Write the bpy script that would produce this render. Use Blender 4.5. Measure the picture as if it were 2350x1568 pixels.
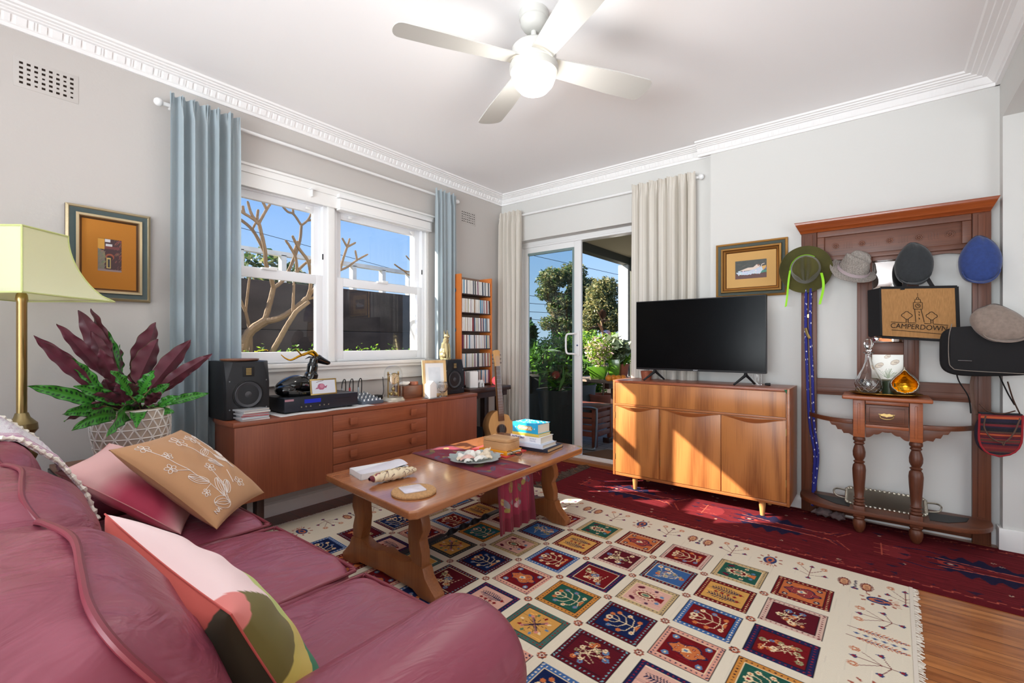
import bpy, bmesh, math, random
import numpy as np
from mathutils import Vector, Matrix, Euler
for o in list(bpy.data.objects): bpy.data.objects.remove(o)
S = bpy.context.scene
COL = S.collection
PI = math.pi
TH = math.radians(38.3)
# ---------------------------------------------------------------- camera
cd = bpy.data.cameras.new('camera'); cam = bpy.data.objects.new('camera', cd); COL.objects.link(cam)
cam.location = (0, 0, 1.12); cam.rotation_euler = (PI/2, 0, TH)
cd.sensor_width = 36; cd.lens = 36*1064/2350; cd.shift_y = 4/2350; cd.clip_start = 0.02; cd.clip_end = 300
S.camera = cam
S.view_settings.view_transform = 'Standard'; S.view_settings.look = 'None'
S.view_settings.exposure = 0.33; S.view_settings.gamma = 1.0; S.view_settings.use_curve_mapping = False
# ---------------------------------------------------------------- sky, sun, added fill lamps
def lin(c):
    return tuple((v/12.92 if v <= .04045 else ((v+.055)/1.055)**2.4) for v in [q/255 for q in c])
w = bpy.data.worlds.new('sky'); S.world = w; w.use_nodes = True
nt = w.node_tree; nt.nodes.clear()
wo = nt.nodes.new('ShaderNodeOutputWorld'); bg = nt.nodes.new('ShaderNodeBackground')
tc = nt.nodes.new('ShaderNodeTexCoord'); sp = nt.nodes.new('ShaderNodeSeparateXYZ'); cr = nt.nodes.new('ShaderNodeValToRGB')
nt.links.new(tc.outputs['Generated'], sp.inputs[0]); nt.links.new(sp.outputs['Z'], cr.inputs[0])
nt.links.new(cr.outputs[0], bg.inputs[0]); nt.links.new(bg.outputs[0], wo.inputs[0])
el = cr.color_ramp.elements
el[0].position = 0.0; el[0].color = (*lin((205, 226, 248)), 1)
el[1].position = 0.75; el[1].color = (*lin((74, 134, 214)), 1)
for p_, c_ in ((.12, (176, 210, 250)), (.3, (128, 180, 246)), (.5, (98, 158, 236))):
    e_ = el.new(p_); e_.color = (*lin(c_), 1)
bg.inputs[1].default_value = 0.92
def light(kind, name, loc, energy, color=(1, 1, 1), size=None, target=None, rot=None, **k):
    l = bpy.data.lights.new(name, kind); l.energy = energy; l.color = color
    if size and kind == 'AREA': l.shape = 'RECTANGLE'; l.size, l.size_y = size
    for a, b in k.items(): setattr(l, a, b)
    o = bpy.data.objects.new(name, l); COL.objects.link(o); o.location = loc
    if rot is None: return o
    o.rotation_euler = Vector(rot).to_track_quat('-Z', 'Y').to_euler()
    return o
light('SUN', 'sun', (-10, -8, 9), 15, (1.0, .92, .80), rot=(1, .80, -.76), angle=math.radians(.5))
light('AREA', 'rear_fill', (-.7, -2.05, 1.45), 27, (.90, .965, 1.0), (2.2, 1.5), rot=(-.12, 1, .22), spread=math.radians(105))  # added fill lamp behind the camera, brightens the whole room
light('AREA', 'hallway_fill', (1.9, 1.6, 1.3), 24, (.92, .97, 1.0), (1.8, 1.8), rot=(-1, .35, .35))  # added fill lamp in the unseen part of the hallway
light('AREA', 'rear_up_fill', (-.7, -2.10, 1.0), 26, (.93, .975, 1.0), (2.2, .75), rot=(-.1, 1.0, .62), spread=math.radians(88))  # added fill lamp behind the camera, tilted up to lift the ceiling
# ---------------------------------------------------------------- materials
def nodes(name):
    m = bpy.data.materials.new(name); m.use_nodes = True
    return m, m.node_tree, m.node_tree.nodes['Principled BSDF']
def noise_bump(nt, b, scale, strength, dist=.002, coord='Object', stretch=(1, 1, 1), detail=4):
    tc = nt.nodes.new('ShaderNodeTexCoord'); mp = nt.nodes.new('ShaderNodeMapping'); n = nt.nodes.new('ShaderNodeTexNoise'); bu = nt.nodes.new('ShaderNodeBump')
    mp.inputs['Scale'].default_value = stretch; n.inputs['Scale'].default_value = scale; n.inputs['Detail'].default_value = detail
    bu.inputs['Strength'].default_value = strength; bu.inputs['Distance'].default_value = dist
    nt.links.new(tc.outputs[coord], mp.inputs[0]); nt.links.new(mp.outputs[0], n.inputs[0]); nt.links.new(n.outputs[0], bu.inputs['Height']); nt.links.new(bu.outputs[0], b.inputs['Normal'])
    return n
def mat(name, c, rough=.5, metal=0, spec=.5, bump=None, var=None, sheen=0, trans=0, emit=None, coat=0, alpha=1, ior=1.45):
    m, nt, b = nodes(name); c = lin(c)
    b.inputs['Base Color'].default_value = (*c, 1); b.inputs['Roughness'].default_value = rough; b.inputs['Metallic'].default_value = metal
    b.inputs['Specular IOR Level'].default_value = spec; b.inputs['IOR'].default_value = ior
    if sheen: b.inputs['Sheen Weight'].default_value = sheen
    if coat: b.inputs['Coat Weight'].default_value = coat; b.inputs['Coat Roughness'].default_value = .1
    if trans: b.inputs['Transmission Weight'].default_value = trans
    if emit: b.inputs['Emission Color'].default_value = (*lin(emit[0]), 1); b.inputs['Emission Strength'].default_value = emit[1]
    if alpha < 1: b.inputs['Alpha'].default_value = alpha
    if bump: noise_bump(nt, b, *bump)
    if var:  # (scale, amount, stretch)
        tc = nt.nodes.new('ShaderNodeTexCoord'); mp = nt.nodes.new('ShaderNodeMapping'); n = nt.nodes.new('ShaderNodeTexNoise'); r = nt.nodes.new('ShaderNodeValToRGB')
        mp.inputs['Scale'].default_value = var[2] if len(var) > 2 else (1, 1, 1)
        n.inputs['Scale'].default_value = var[0]; n.inputs['Detail'].default_value = 5
        r.color_ramp.elements[0].position = .3; r.color_ramp.elements[1].position = .7
        r.color_ramp.elements[0].color = (*[v*(1-var[1]) for v in c], 1); r.color_ramp.elements[1].color = (*[min(1, v*(1+var[1])) for v in c], 1)
        nt.links.new(tc.outputs['Object'], mp.inputs[0]); nt.links.new(mp.outputs[0], n.inputs[0]); nt.links.new(n.outputs[0], r.inputs[0]); nt.links.new(r.outputs[0], b.inputs['Base Color'])
    return m
def wood(name, c, dark, axis='z', rough=.35, scale=1.0, amt=1.0, coat=0, figure=2.2):
    m, nt, b = nodes(name)
    tc = nt.nodes.new('ShaderNodeTexCoord'); mp = nt.nodes.new('ShaderNodeMapping'); n1 = nt.nodes.new('ShaderNodeTexNoise'); n2 = nt.nodes.new('ShaderNodeTexNoise')
    wv = nt.nodes.new('ShaderNodeMath'); wv.operation = 'FRACT'; ml = nt.nodes.new('ShaderNodeMath'); ml.operation = 'MULTIPLY'; ml.inputs[1].default_value = 9
    st = {'x': (.12, 1, 1), 'y': (1, .12, 1), 'z': (1, 1, .12)}[axis]
    mp.inputs['Scale'].default_value = st
    n1.inputs['Scale'].default_value = figure*scale; n1.inputs['Detail'].default_value = 1.5
    st2 = {'x': (.03, 1, 1), 'y': (1, .03, 1), 'z': (1, 1, .03)}[axis]
    mp2 = nt.nodes.new('ShaderNodeMapping'); mp2.inputs['Scale'].default_value = st2
    n2.inputs['Scale'].default_value = 160*scale; n2.inputs['Detail'].default_value = 3
    L = nt.links.new
    L(tc.outputs['Object'], mp.inputs[0]); L(mp.outputs[0], n1.inputs[0]); L(tc.outputs['Object'], mp2.inputs[0]); L(mp2.outputs[0], n2.inputs[0])
    L(n1.outputs[0], ml.inputs[0]); L(ml.outputs[0], wv.inputs[0])
    tri = nt.nodes.new('ShaderNodeMath'); tri.operation = 'PINGPONG'; tri.inputs[1].default_value = .5; L(ml.outputs[0], tri.inputs[0])
    ad = nt.nodes.new('ShaderNodeMath'); ad.operation = 'MULTIPLY_ADD'; ad.inputs[1].default_value = .9*amt; L(tri.outputs[0], ad.inputs[0])
    m2 = nt.nodes.new('ShaderNodeMath'); m2.operation = 'MULTIPLY'; m2.inputs[1].default_value = .75; L(n2.outputs[0], m2.inputs[0]); L(m2.outputs[0], ad.inputs[2])
    r = nt.nodes.new('ShaderNodeValToRGB'); r.color_ramp.elements[0].position = .15; r.color_ramp.elements[1].position = .85
    r.color_ramp.elements[0].color = (*lin(dark), 1); r.color_ramp.elements[1].color = (*lin(c), 1)
    L(ad.outputs[0], r.inputs[0]); L(r.outputs[0], b.inputs['Base Color'])
    b.inputs['Roughness'].default_value = rough
    if coat: b.inputs['Coat Weight'].default_value = coat; b.inputs['Coat Roughness'].default_value = .12
    return m
def paintmat(name, rough=.8, sheen=0, bump=None, metal=0):
    m, nt, b = nodes(name); a = nt.nodes.new('ShaderNodeAttribute'); a.attribute_name = 'Col'
    nt.links.new(a.outputs['Color'], b.inputs['Base Color']); b.inputs['Roughness'].default_value = rough; b.inputs['Metallic'].default_value = metal
    if sheen: b.inputs['Sheen Weight'].default_value = sheen
    if bump: noise_bump(nt, b, *bump)
    return m
def cloth_translucent(name, c, t=.35, stripe=None, weave=500):
    m, nt, b = nodes(name); b.inputs['Base Color'].default_value = (*lin(c), 1); b.inputs['Roughness'].default_value = .95; b.inputs['Specular IOR Level'].default_value = .1
    tr = nt.nodes.new('ShaderNodeBsdfTranslucent'); tr.inputs[0].default_value = (*lin(c), 1)
    mx = nt.nodes.new('ShaderNodeMixShader'); mx.inputs[0].default_value = t
    out = nt.nodes['Material Output']
    nt.links.new(b.outputs[0], mx.inputs[1]); nt.links.new(tr.outputs[0], mx.inputs[2]); nt.links.new(mx.outputs[0], out.inputs[0])
    if stripe:  # vertical weave stripes follow the UV-like attribute 'Col' of the cloth
        a = nt.nodes.new('ShaderNodeAttribute'); a.attribute_name = 'Col'
        nt.links.new(a.outputs['Color'], b.inputs['Base Color']); nt.links.new(a.outputs['Color'], tr.inputs[0])
    noise_bump(nt, b, weave, .25, .001)
    return m
M = {}
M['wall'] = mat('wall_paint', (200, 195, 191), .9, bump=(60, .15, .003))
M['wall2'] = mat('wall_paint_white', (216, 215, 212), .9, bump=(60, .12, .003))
M['ceil'] = mat('ceiling_paint', (251, 250, 251), .95)
M['plaster'] = mat('cornice_plaster', (246, 245, 245), .8)
M['trim'] = mat('gloss_white_trim', (244, 243, 241), .3)
M['pvc'] = mat('window_frame_white', (244, 245, 248), .35)
M['alu'] = mat('door_frame_white', (238, 238, 238), .3)
M['seal'] = mat('grey_seal', (120, 140, 140), .5)
M['dark'] = mat('near_black', (22, 22, 24), .5)
M['black'] = mat('black_satin', (26, 27, 31), .45)
M['blackg'] = mat('black_gloss', (12, 12, 14), .08, coat=.5)
M['screen'] = mat('tv_screen', (6, 6, 7), .18, spec=.12)
def glassmat(name, tint=(1, 1, 1), refl=.1):
    m = bpy.data.materials.new(name); m.use_nodes = True; nt = m.node_tree; nt.nodes.clear()
    o = nt.nodes.new('ShaderNodeOutputMaterial'); t = nt.nodes.new('ShaderNodeBsdfTransparent'); g = nt.nodes.new('ShaderNodeBsdfGlossy'); mx = nt.nodes.new('ShaderNodeMixShader'); f = nt.nodes.new('ShaderNodeLayerWeight'); p = nt.nodes.new('ShaderNodeMath'); q = nt.nodes.new('ShaderNodeMath')
    p.operation = 'POWER'; p.inputs[1].default_value = 4; q.operation = 'MULTIPLY_ADD'; q.inputs[1].default_value = .5; q.inputs[2].default_value = refl*.35
    t.inputs[0].default_value = (*tint, 1); g.inputs[1].default_value = .0; f.inputs[0].default_value = .5; L = nt.links.new
    L(f.outputs['Facing'], p.inputs[0]); L(p.outputs[0], q.inputs[0]); L(q.outputs[0], mx.inputs[0]); L(t.outputs[0], mx.inputs[1]); L(g.outputs[0], mx.inputs[2]); L(mx.outputs[0], o.inputs[0])
    return m
M['pane'] = glassmat('window_pane', (.97, .98, .98), .1)
M['doorpane'] = glassmat('door_pane', (.80, .86, .86), .12)
M['glass'] = mat('clear_crystal', (255, 255, 255), .02, trans=1, ior=1.5)
M['dome'] = glassmat('thin_glass', (.95, .96, .96), .12)
M['brass'] = mat('brass', (184, 158, 104), .32, 1)
M['gold'] = mat('gold', (214, 160, 40), .25, 1, bump=(60, .5, .004))
M['silver'] = mat('silver', (190, 185, 172), .28, 1, bump=(90, .15, .002))
M['steel'] = mat('galvanised_steel', (150, 155, 158), .35, 1)
M['mirror'] = mat('mirror', (235, 235, 235), .02, 1)
M['teak'] = wood('teak_sideboard', (158, 88, 58), (122, 62, 42), 'z', .4, amt=.45)
M['teakx'] = wood('teak_sideboard_grain_y', (166, 94, 62), (128, 66, 44), 'y', .33, amt=.45)
M['maple'] = wood('walnut_cabinet', (190, 122, 66), (122, 66, 34), 'z', .32, amt=1.25, figure=2.2)
M['maplex'] = wood('cabinet_edge', (182, 112, 62), (146, 84, 46), 'x', .3, amt=.5)
M['pine'] = wood('coffee_table_wood', (184, 120, 76), (144, 86, 52), 'y', .24, amt=.5, coat=.6)
M['pinez'] = wood('coffee_table_leg', (160, 100, 58), (118, 68, 36), 'z', .38, amt=.6)
M['mahog'] = wood('hall_stand_wood', (118, 66, 42), (74, 38, 24), 'z', .42, amt=.5)
M['mahogx'] = wood('hall_stand_wood_x', (122, 68, 42), (76, 40, 25), 'x', .42, amt=.5)
M['orangew'] = wood('hall_stand_front', (172, 94, 48), (132, 66, 34), 'x', .35, amt=.4)
M['darkw'] = wood('dark_brown_wood', (74, 44, 34), (44, 26, 20), 'y', .35, amt=.5)
M['orange'] = mat('orange_shelf_wood', (222, 128, 62), .4)
M['leather'] = mat('burgundy_leather', (140, 66, 84), .38, spec=.6, bump=(900, .06, .0006), var=(1.2, .10))
m = M['leather']; nt = m.node_tree; b = nt.nodes['Principled BSDF']; tc = nt.nodes.new('ShaderNodeTexCoord'); mp = nt.nodes.new('ShaderNodeMapping'); mp.inputs['Scale'].default_value = (2.2, .8, 2.2); n1 = nt.nodes.new('ShaderNodeTexNoise'); n1.inputs['Scale'].default_value = 7; n1.inputs['Detail'].default_value = 3; n1.inputs['Distortion'].default_value = 1.6; bu = nt.nodes.new('ShaderNodeBump'); bu.inputs['Strength'].default_value = .55; bu.inputs['Distance'].default_value = .012
nt.links.new(tc.outputs['Object'], mp.inputs[0]); nt.links.new(mp.outputs[0], n1.inputs[0]); nt.links.new(n1.outputs[0], bu.inputs['Height']); old = b.inputs['Normal'].links[0].from_node; nt.links.new(bu.outputs[0], old.inputs['Normal'])
M['leatherp'] = mat('leather_piping', (120, 46, 58), .40)
M['white'] = mat('white_plastic', (240, 240, 240), .35)
M['cream'] = mat('cream_paper', (226, 214, 196), .8)
M['fanw'] = mat('fan_white', (198, 197, 192), .4)
# ---------------------------------------------------------------- mesh helpers
ORG = {}
class MB:
    def __init__(s): s.v = []; s.f = []; s.m = []; s.k = 0; s.xf = None
    def add(s, vs, fs):
        o = len(s.v)
        if s.xf is not None: vs = [tuple(s.xf @ Vector(v)) for v in vs]
        s.v += [tuple(v) for v in vs]; s.f += [tuple(i+o for i in f) for f in fs]; s.m += [s.k]*len(fs); return s
    def box(s, x0, x1, y0, y1, z0, z1):
        vs = [(x, y, z) for z in (z0, z1) for y in (y0, y1) for x in (x0, x1)]
        return s.add(vs, [(0, 2, 3, 1), (4, 5, 7, 6), (0, 1, 5, 4), (2, 6, 7, 3), (0, 4, 6, 2), (1, 3, 7, 5)])
    def prism(s, pts, a0, a1, ax='y'):
        n = len(pts)
        f = {'x': lambda p, a: (a, p[0], p[1]), 'y': lambda p, a: (p[0], a, p[1]), 'z': lambda p, a: (p[0], p[1], a)}[ax]
        vs = [f(p, a0) for p in pts]+[f(p, a1) for p in pts]
        return s.add(vs, [tuple(range(n))[::-1], tuple(range(n, 2*n))]+[(i, (i+1) % n, n+(i+1) % n, n+i) for i in range(n)])
    def lathe(s, prof, c=(0, 0, 0), n=28, ax='z', caps=True, sx=1, sy=1):
        vs = []; fs = []
        for r, h in prof:
            for i in range(n):
                a = 2*PI*i/n; u, v = r*math.cos(a)*sx, r*math.sin(a)*sy
                p = {'z': (u, v, h), 'y': (u, h, v), 'x': (h, u, v)}[ax]
                vs.append((c[0]+p[0], c[1]+p[1], c[2]+p[2]))
        m = len(prof)
        for j in range(m-1):
            for i in range(n): fs.append((j*n+i, j*n+(i+1) % n, (j+1)*n+(i+1) % n, (j+1)*n+i))
        if caps: fs.append(tuple(range(n))[::-1]); fs.append(tuple(range((m-1)*n, m*n)))
        return s.add(vs, fs)
    def tube(s, pts, r, n=8, closed=False, flat=1.0):
        pts = [Vector(p) for p in pts]; m = len(pts); R = r if isinstance(r, (list, tuple)) else [r]*m
        vs = []; up = Vector((0, 0, 1)); prev = None
        for i, p in enumerate(pts):
            a = pts[(i-1) % m] if (closed or i > 0) else p; b = pts[(i+1) % m] if (closed or i < m-1) else p
            t = (b-a).normalized()
            if prev is None: x = t.cross(up if abs(t.z) < .9 else Vector((1, 0, 0))).normalized()
            else: x = (prev-t*prev.dot(t)); x = x.normalized() if x.length > 1e-6 else t.orthogonal().normalized()
            prev = x; y = t.cross(x)
            for k in range(n):
                q = 2*PI*k/n; vs.append(p+x*(R[i]*math.cos(q))+y*(R[i]*flat*math.sin(q)))
        fs = []; L = m if closed else m-1
        for i in range(L):
            j = (i+1) % m
            for k in range(n): fs.append((i*n+k, i*n+(k+1) % n, j*n+(k+1) % n, j*n+k))
        if not closed: fs += [tuple(range(n))[::-1], tuple(range((m-1)*n, m*n))]
        return s.add([tuple(v) for v in vs], fs)
    def grid(s, fn, nu, nv, cu=False, cv=False):
        U = nu if cu else nu+1; V = nv if cv else nv+1
        vs = [fn(i/nu, j/nv) for j in range(V) for i in range(U)]
        fs = [(j*U+i, j*U+(i+1) % U, ((j+1) % V)*U+(i+1) % U, ((j+1) % V)*U+i) for j in range(nv) for i in range(nu)]
        return s.add(vs, fs)
    def sheet(s, fn, nu, nv, th=.002):   # a grid with real thickness
        e = 1e-3; A = {}
        def nrm(u, v):
            p = Vector(fn(u, v)); a = Vector(fn(min(1, u+e), v))-Vector(fn(max(0, u-e), v)); b = Vector(fn(u, min(1, v+e)))-Vector(fn(u, max(0, v-e)))
            n = a.cross(b); n = n.normalized() if n.length > 1e-12 else Vector((0, 0, 1)); return p, n
        top = []; bot = []
        for j in range(nv+1):
            for i in range(nu+1):
                p, n = nrm(i/nu, j/nv); top.append(tuple(p+n*th/2)); bot.append(tuple(p-n*th/2))
        W = nu+1; N = len(top); k = s.k
        q = [(j*W+i, j*W+i+1, (j+1)*W+i+1, (j+1)*W+i) for j in range(nv) for i in range(nu)]
        rim = list(range(W))+[j*W+nu for j in range(1, nv+1)]+[nv*W+i for i in range(nu-1, -1, -1)]+[j*W for j in range(nv-1, 0, -1)]
        return s.add(top+bot, q+[tuple(N+i for i in f[::-1]) for f in q]+[(rim[i], N+rim[i], N+rim[(i+1) % len(rim)], rim[(i+1) % len(rim)]) for i in range(len(rim))])
    def ell(s, c, r, n=16, m=10, e=1.0, fn=None):   # (super)ellipsoid
        def sg(v): return math.copysign(abs(v)**e, v)
        vs = []; fs = []
        for j in range(m+1):
            ph = -PI/2+PI*j/m
            for i in range(n):
                t = 2*PI*i/n; d = (sg(math.cos(ph))*sg(math.cos(t)), sg(math.cos(ph))*sg(math.sin(t)), sg(math.sin(ph)))
                p = (c[0]+r[0]*d[0], c[1]+r[1]*d[1], c[2]+r[2]*d[2])
                vs.append(fn(p, d) if fn else p)
        for j in range(m):
            for i in range(n): fs.append((j*n+i, j*n+(i+1) % n, (j+1)*n+(i+1) % n, (j+1)*n+i))
        return s.add(vs, fs)
    def build(s, name, m, parent=None, bevel=0, ang=35, loc=None, smooth=True, kind=None, weld=False, sub=0, bseg=2):
        me = bpy.data.meshes.new(name)
        org = Vector(ORG[parent.name]) if parent else Vector(loc or (0, 0, 0))
        me.from_pydata([(v[0]-org.x, v[1]-org.y, v[2]-org.z) for v in s.v], [], s.f)
        ms = m if isinstance(m, (list, tuple)) else [m]
        for q in ms: me.materials.append(q)
        me.polygons.foreach_set('material_index', s.m)
        bm = bmesh.new(); bm.from_mesh(me)
        if weld: bmesh.ops.remove_doubles(bm, verts=bm.verts, dist=1e-5)
        bmesh.ops.recalc_face_normals(bm, faces=bm.faces)
        if bevel:
            ed = [e for e in bm.edges if len(e.link_faces) == 2 and e.calc_face_angle(0) > math.radians(40)]
            bmesh.ops.bevel(bm, geom=ed, offset=bevel, segments=bseg, affect='EDGES', profile=.6, clamp_overlap=True)
        bm.to_mesh(me); bm.free()
        if smooth:
            me.polygons.foreach_set('use_smooth', [True]*len(me.polygons)); me.set_sharp_from_angle(angle=math.radians(ang))
        o = bpy.data.objects.new(name, me); COL.objects.link(o)
        if parent: o.parent = parent
        else: o.location = org
        ORG[o.name] = tuple(org)
        if kind: o['kind'] = kind
        if sub: md = o.modifiers.new('sub', 'SUBSURF'); md.levels = sub; md.render_levels = sub
        return o
def B(*a): return MB().box(*a)
def tag(o, label=None, cat=None, group=None, kind=None):
    for k, v in (('label', label), ('category', cat), ('group', group), ('kind', kind)):
        if v: o[k] = v
    return o
def T(name, label, cat, loc, group=None):
    o = bpy.data.objects.new(name, None); COL.objects.link(o); o.location = loc; o.empty_display_size = .05; ORG[o.name] = tuple(loc)
    return tag(o, label, cat, group)
def struct(o): o['kind'] = 'structure'; return o
def copytree(o, parent=None):
    c = o.copy(); COL.objects.link(c)
    if parent: c.parent = parent
    for ch in list(o.children): copytree(ch, c)
    return c
def xform(cx, cy, cz, rz=0, rx=0, ry=0): return Matrix.Translation((cx, cy, cz)) @ Euler((rx, ry, rz)).to_matrix().to_4x4()
def spline(pts, n=8):
    P = [Vector(p) for p in pts]; out = []
    for i in range(len(P)-1):
        a = P[max(0, i-1)]; b = P[i]; c = P[i+1]; d = P[min(len(P)-1, i+2)]
        for k in range(n):
            t = k/n; out.append(.5*((2*b)+(c-a)*t+(2*a-5*b+4*c-d)*t*t+(3*b-a-3*c+d)*t**3))
    out.append(P[-1]); return out
# ---- painted pattern: colours of a weave/print held per vertex of a fine mesh
class Canvas:
    def __init__(s, w, h, res, base):
        s.res = res; s.nx = int(w/res)+1; s.ny = int(h/res)+1; s.a = np.zeros((s.ny, s.nx, 3), np.float32); s.a[:] = lin(base); s.w = w; s.h = h
    def win(s, x0, x1, y0, y1):
        r = s.res; i0 = max(0, int(x0/r)); i1 = min(s.nx, int(x1/r)+2); j0 = max(0, int(y0/r)); j1 = min(s.ny, int(y1/r)+2)
        if i0 >= i1 or j0 >= j1: return None
        Y, X = np.mgrid[j0:j1, i0:i1]; return X*r, Y*r, s.a[j0:j1, i0:i1]
    def put(s, mask, v, c): v[mask] = lin(c) if max(c) > 1 else c
    def disc(s, x, y, r, c, ry=None, rot=0):
        ry = ry or r; R = max(r, ry); q = s.win(x-R, x+R, y-R, y+R)
        if q is None: return
        X, Y, v = q; dx = X-x; dy = Y-y; ca, sa = math.cos(rot), math.sin(rot)
        s.put(((dx*ca+dy*sa)/r)**2+((-dx*sa+dy*ca)/ry)**2 <= 1, v, c)
    def poly(s, P, c):
        xs = [p[0] for p in P]; ys = [p[1] for p in P]; q = s.win(min(xs), max(xs), min(ys), max(ys))
        if q is None: return
        X, Y, v = q; ins = np.zeros(X.shape, bool); n = len(P)
        for i in range(n):
            x1, y1 = P[i]; x2, y2 = P[(i+1) % n]
            if y1 == y2: continue
            cnd = ((y1 > Y) != (y2 > Y)) & (X < (x2-x1)*(Y-y1)/(y2-y1)+x1); ins ^= cnd
        s.put(ins, v, c)
    def rect(s, x0, x1, y0, y1, c): s.poly([(x0, y0), (x1, y0), (x1, y1), (x0, y1)], c)
    def line(s, P, wd, c):
        for (x1, y1), (x2, y2) in zip(P[:-1], P[1:]):
            q = s.win(min(x1, x2)-wd, max(x1, x2)+wd, min(y1, y2)-wd, max(y1, y2)+wd)
            if q is None: continue
            X, Y, v = q; L = (x2-x1)**2+(y2-y1)**2+1e-12; t = np.clip(((X-x1)*(x2-x1)+(Y-y1)*(y2-y1))/L, 0, 1)
            s.put((X-x1-t*(x2-x1))**2+(Y-y1-t*(y2-y1))**2 <= (wd/2)**2, v, c)
    def mesh(s, name, m, fn, parent=None, loc=None, thick=0):
        nx, ny = s.nx, s.ny; org = Vector(ORG[parent.name]) if parent else Vector(loc or (0, 0, 0))
        V, U = np.mgrid[0:ny, 0:nx]; P = fn(U/(nx-1), V/(ny-1)); P = np.stack([np.broadcast_to(q, U.shape) for q in P], -1).reshape(-1, 3).astype(np.float32)-np.array(org, np.float32)
        idx = (V*nx+U)[:-1, :-1].ravel(); F = np.stack([idx, idx+1, idx+nx+1, idx+nx], 1).astype(np.int32)
        C = np.concatenate([s.a.reshape(-1, 3), np.ones((nx*ny, 1), np.float32)], 1)
        if thick:   # rim and underside so the cloth has depth
            ring = np.concatenate([np.arange(nx), np.arange(1, ny)*nx+nx-1, (ny-1)*nx+np.arange(nx-2, -1, -1), np.arange(ny-2, 0, -1)*nx])
            n0 = len(P); low = P[ring].copy(); low += np.array(thick, np.float32); P = np.concatenate([P, low]); C = np.concatenate([C, C[ring]])
            k = len(ring); i = np.arange(k); R = np.stack([ring[i], n0+i, n0+(i+1) % k, ring[(i+1) % k]], 1).astype(np.int32); F = np.concatenate([F, R])
        me = bpy.data.meshes.new(name); me.vertices.add(len(P)); me.vertices.foreach_set('co', P.ravel())
        me.loops.add(F.size); me.loops.foreach_set('vertex_index', F.ravel()); me.polygons.add(len(F)); me.polygons.foreach_set('loop_start', np.arange(len(F), dtype=np.int32)*4)
        me.update(calc_edges=True); me.validate()
        ca = me.color_attributes.new('Col', 'FLOAT_COLOR', 'POINT'); ca.data.foreach_set('color', C.astype(np.float32).ravel())
        me.polygons.foreach_set('use_smooth', [True]*len(me.polygons))
        me.materials.append(m); o = bpy.data.objects.new(name, me); COL.objects.link(o)
        if parent: o.parent = parent
        else: o.location = org
        ORG[o.name] = tuple(org); return o
def text(name, body, size, m, parent, mtx, ext=.0006, bold=0, sx=1):
    c = bpy.data.curves.new(name, 'FONT'); c.body = body; c.size = size; c.align_x = 'CENTER'; c.align_y = 'CENTER'; c.extrude = ext; c.offset = bold
    t = bpy.data.objects.new(name+'_t', c); COL.objects.link(t); dg = bpy.context.evaluated_depsgraph_get()
    me = bpy.data.meshes.new_from_object(t.evaluated_get(dg)); bpy.data.objects.remove(t)
    org = Vector(ORG[parent.name]); me.transform(Matrix.Translation(-org) @ mtx @ Matrix.Diagonal((sx, 1, 1, 1))); me.materials.clear(); me.materials.append(m)
    o = bpy.data.objects.new(name, me); COL.objects.link(o); o.parent = parent; ORG[o.name] = tuple(org); return o
def frame(c, ux, uy):   # matrix with local x,y along ux,uy
    X = Vector(ux).normalized(); Z = X.cross(Vector(uy)).normalized(); Y = Z.cross(X)
    m = Matrix((X, Y, Z)).transposed().to_4x4(); m.translation = Vector(c); return m
# ================================================================ THE SETTING
CZ = 2.645
# floor boards
m, nt, b = nodes('floor_boards')
tc = nt.nodes.new('ShaderNodeTexCoord'); br = nt.nodes.new('ShaderNodeTexBrick'); L = nt.links.new
br.inputs['Scale'].default_value = 1; br.inputs['Brick Width'].default_value = 1.7; br.inputs['Row Height'].default_value = .083; br.inputs['Mortar Size'].default_value = .0012
br.inputs['Color1'].default_value = (*lin((196, 128, 72)), 1); br.inputs['Color2'].default_value = (*lin((164, 98, 52)), 1); br.inputs['Mortar'].default_value = (*lin((70, 36, 18)), 1); br.offset = .37
L(tc.outputs['Object'], br.inputs[0])
mp = nt.nodes.new('ShaderNodeMapping'); mp.inputs['Scale'].default_value = (.12, 1, 1); n = nt.nodes.new('ShaderNodeTexNoise'); n.inputs['Scale'].default_value = 38; n.inputs['Detail'].default_value = 4
L(tc.outputs['Object'], mp.inputs[0]); L(mp.outputs[0], n.inputs[0])
mx = nt.nodes.new('ShaderNodeMix'); mx.data_type = 'RGBA'; mx.blend_type = 'MULTIPLY'; mx.inputs[0].default_value = .7
cr = nt.nodes.new('ShaderNodeValToRGB'); cr.color_ramp.elements[0].position = .33; cr.color_ramp.elements[0].color = (.42, .3, .22, 1); cr.color_ramp.elements[1].position = .6; cr.color_ramp.elements[1].color = (1, 1, 1, 1)
L(n.outputs[0], cr.inputs[0]); L(br.outputs[0], mx.inputs[6]); L(cr.outputs[0], mx.inputs[7])
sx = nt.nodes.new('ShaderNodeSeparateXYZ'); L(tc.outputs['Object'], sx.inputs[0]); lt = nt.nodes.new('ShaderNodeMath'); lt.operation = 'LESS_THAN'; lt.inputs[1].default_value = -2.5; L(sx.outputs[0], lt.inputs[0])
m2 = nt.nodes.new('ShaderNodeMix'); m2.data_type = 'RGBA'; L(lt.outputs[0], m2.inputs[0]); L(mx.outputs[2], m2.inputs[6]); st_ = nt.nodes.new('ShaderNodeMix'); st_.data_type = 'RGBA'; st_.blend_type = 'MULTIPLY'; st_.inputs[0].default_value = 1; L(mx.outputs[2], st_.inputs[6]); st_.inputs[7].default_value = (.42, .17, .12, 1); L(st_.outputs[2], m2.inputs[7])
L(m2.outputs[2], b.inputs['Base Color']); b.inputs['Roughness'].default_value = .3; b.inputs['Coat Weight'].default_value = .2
M['floor'] = m
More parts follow.
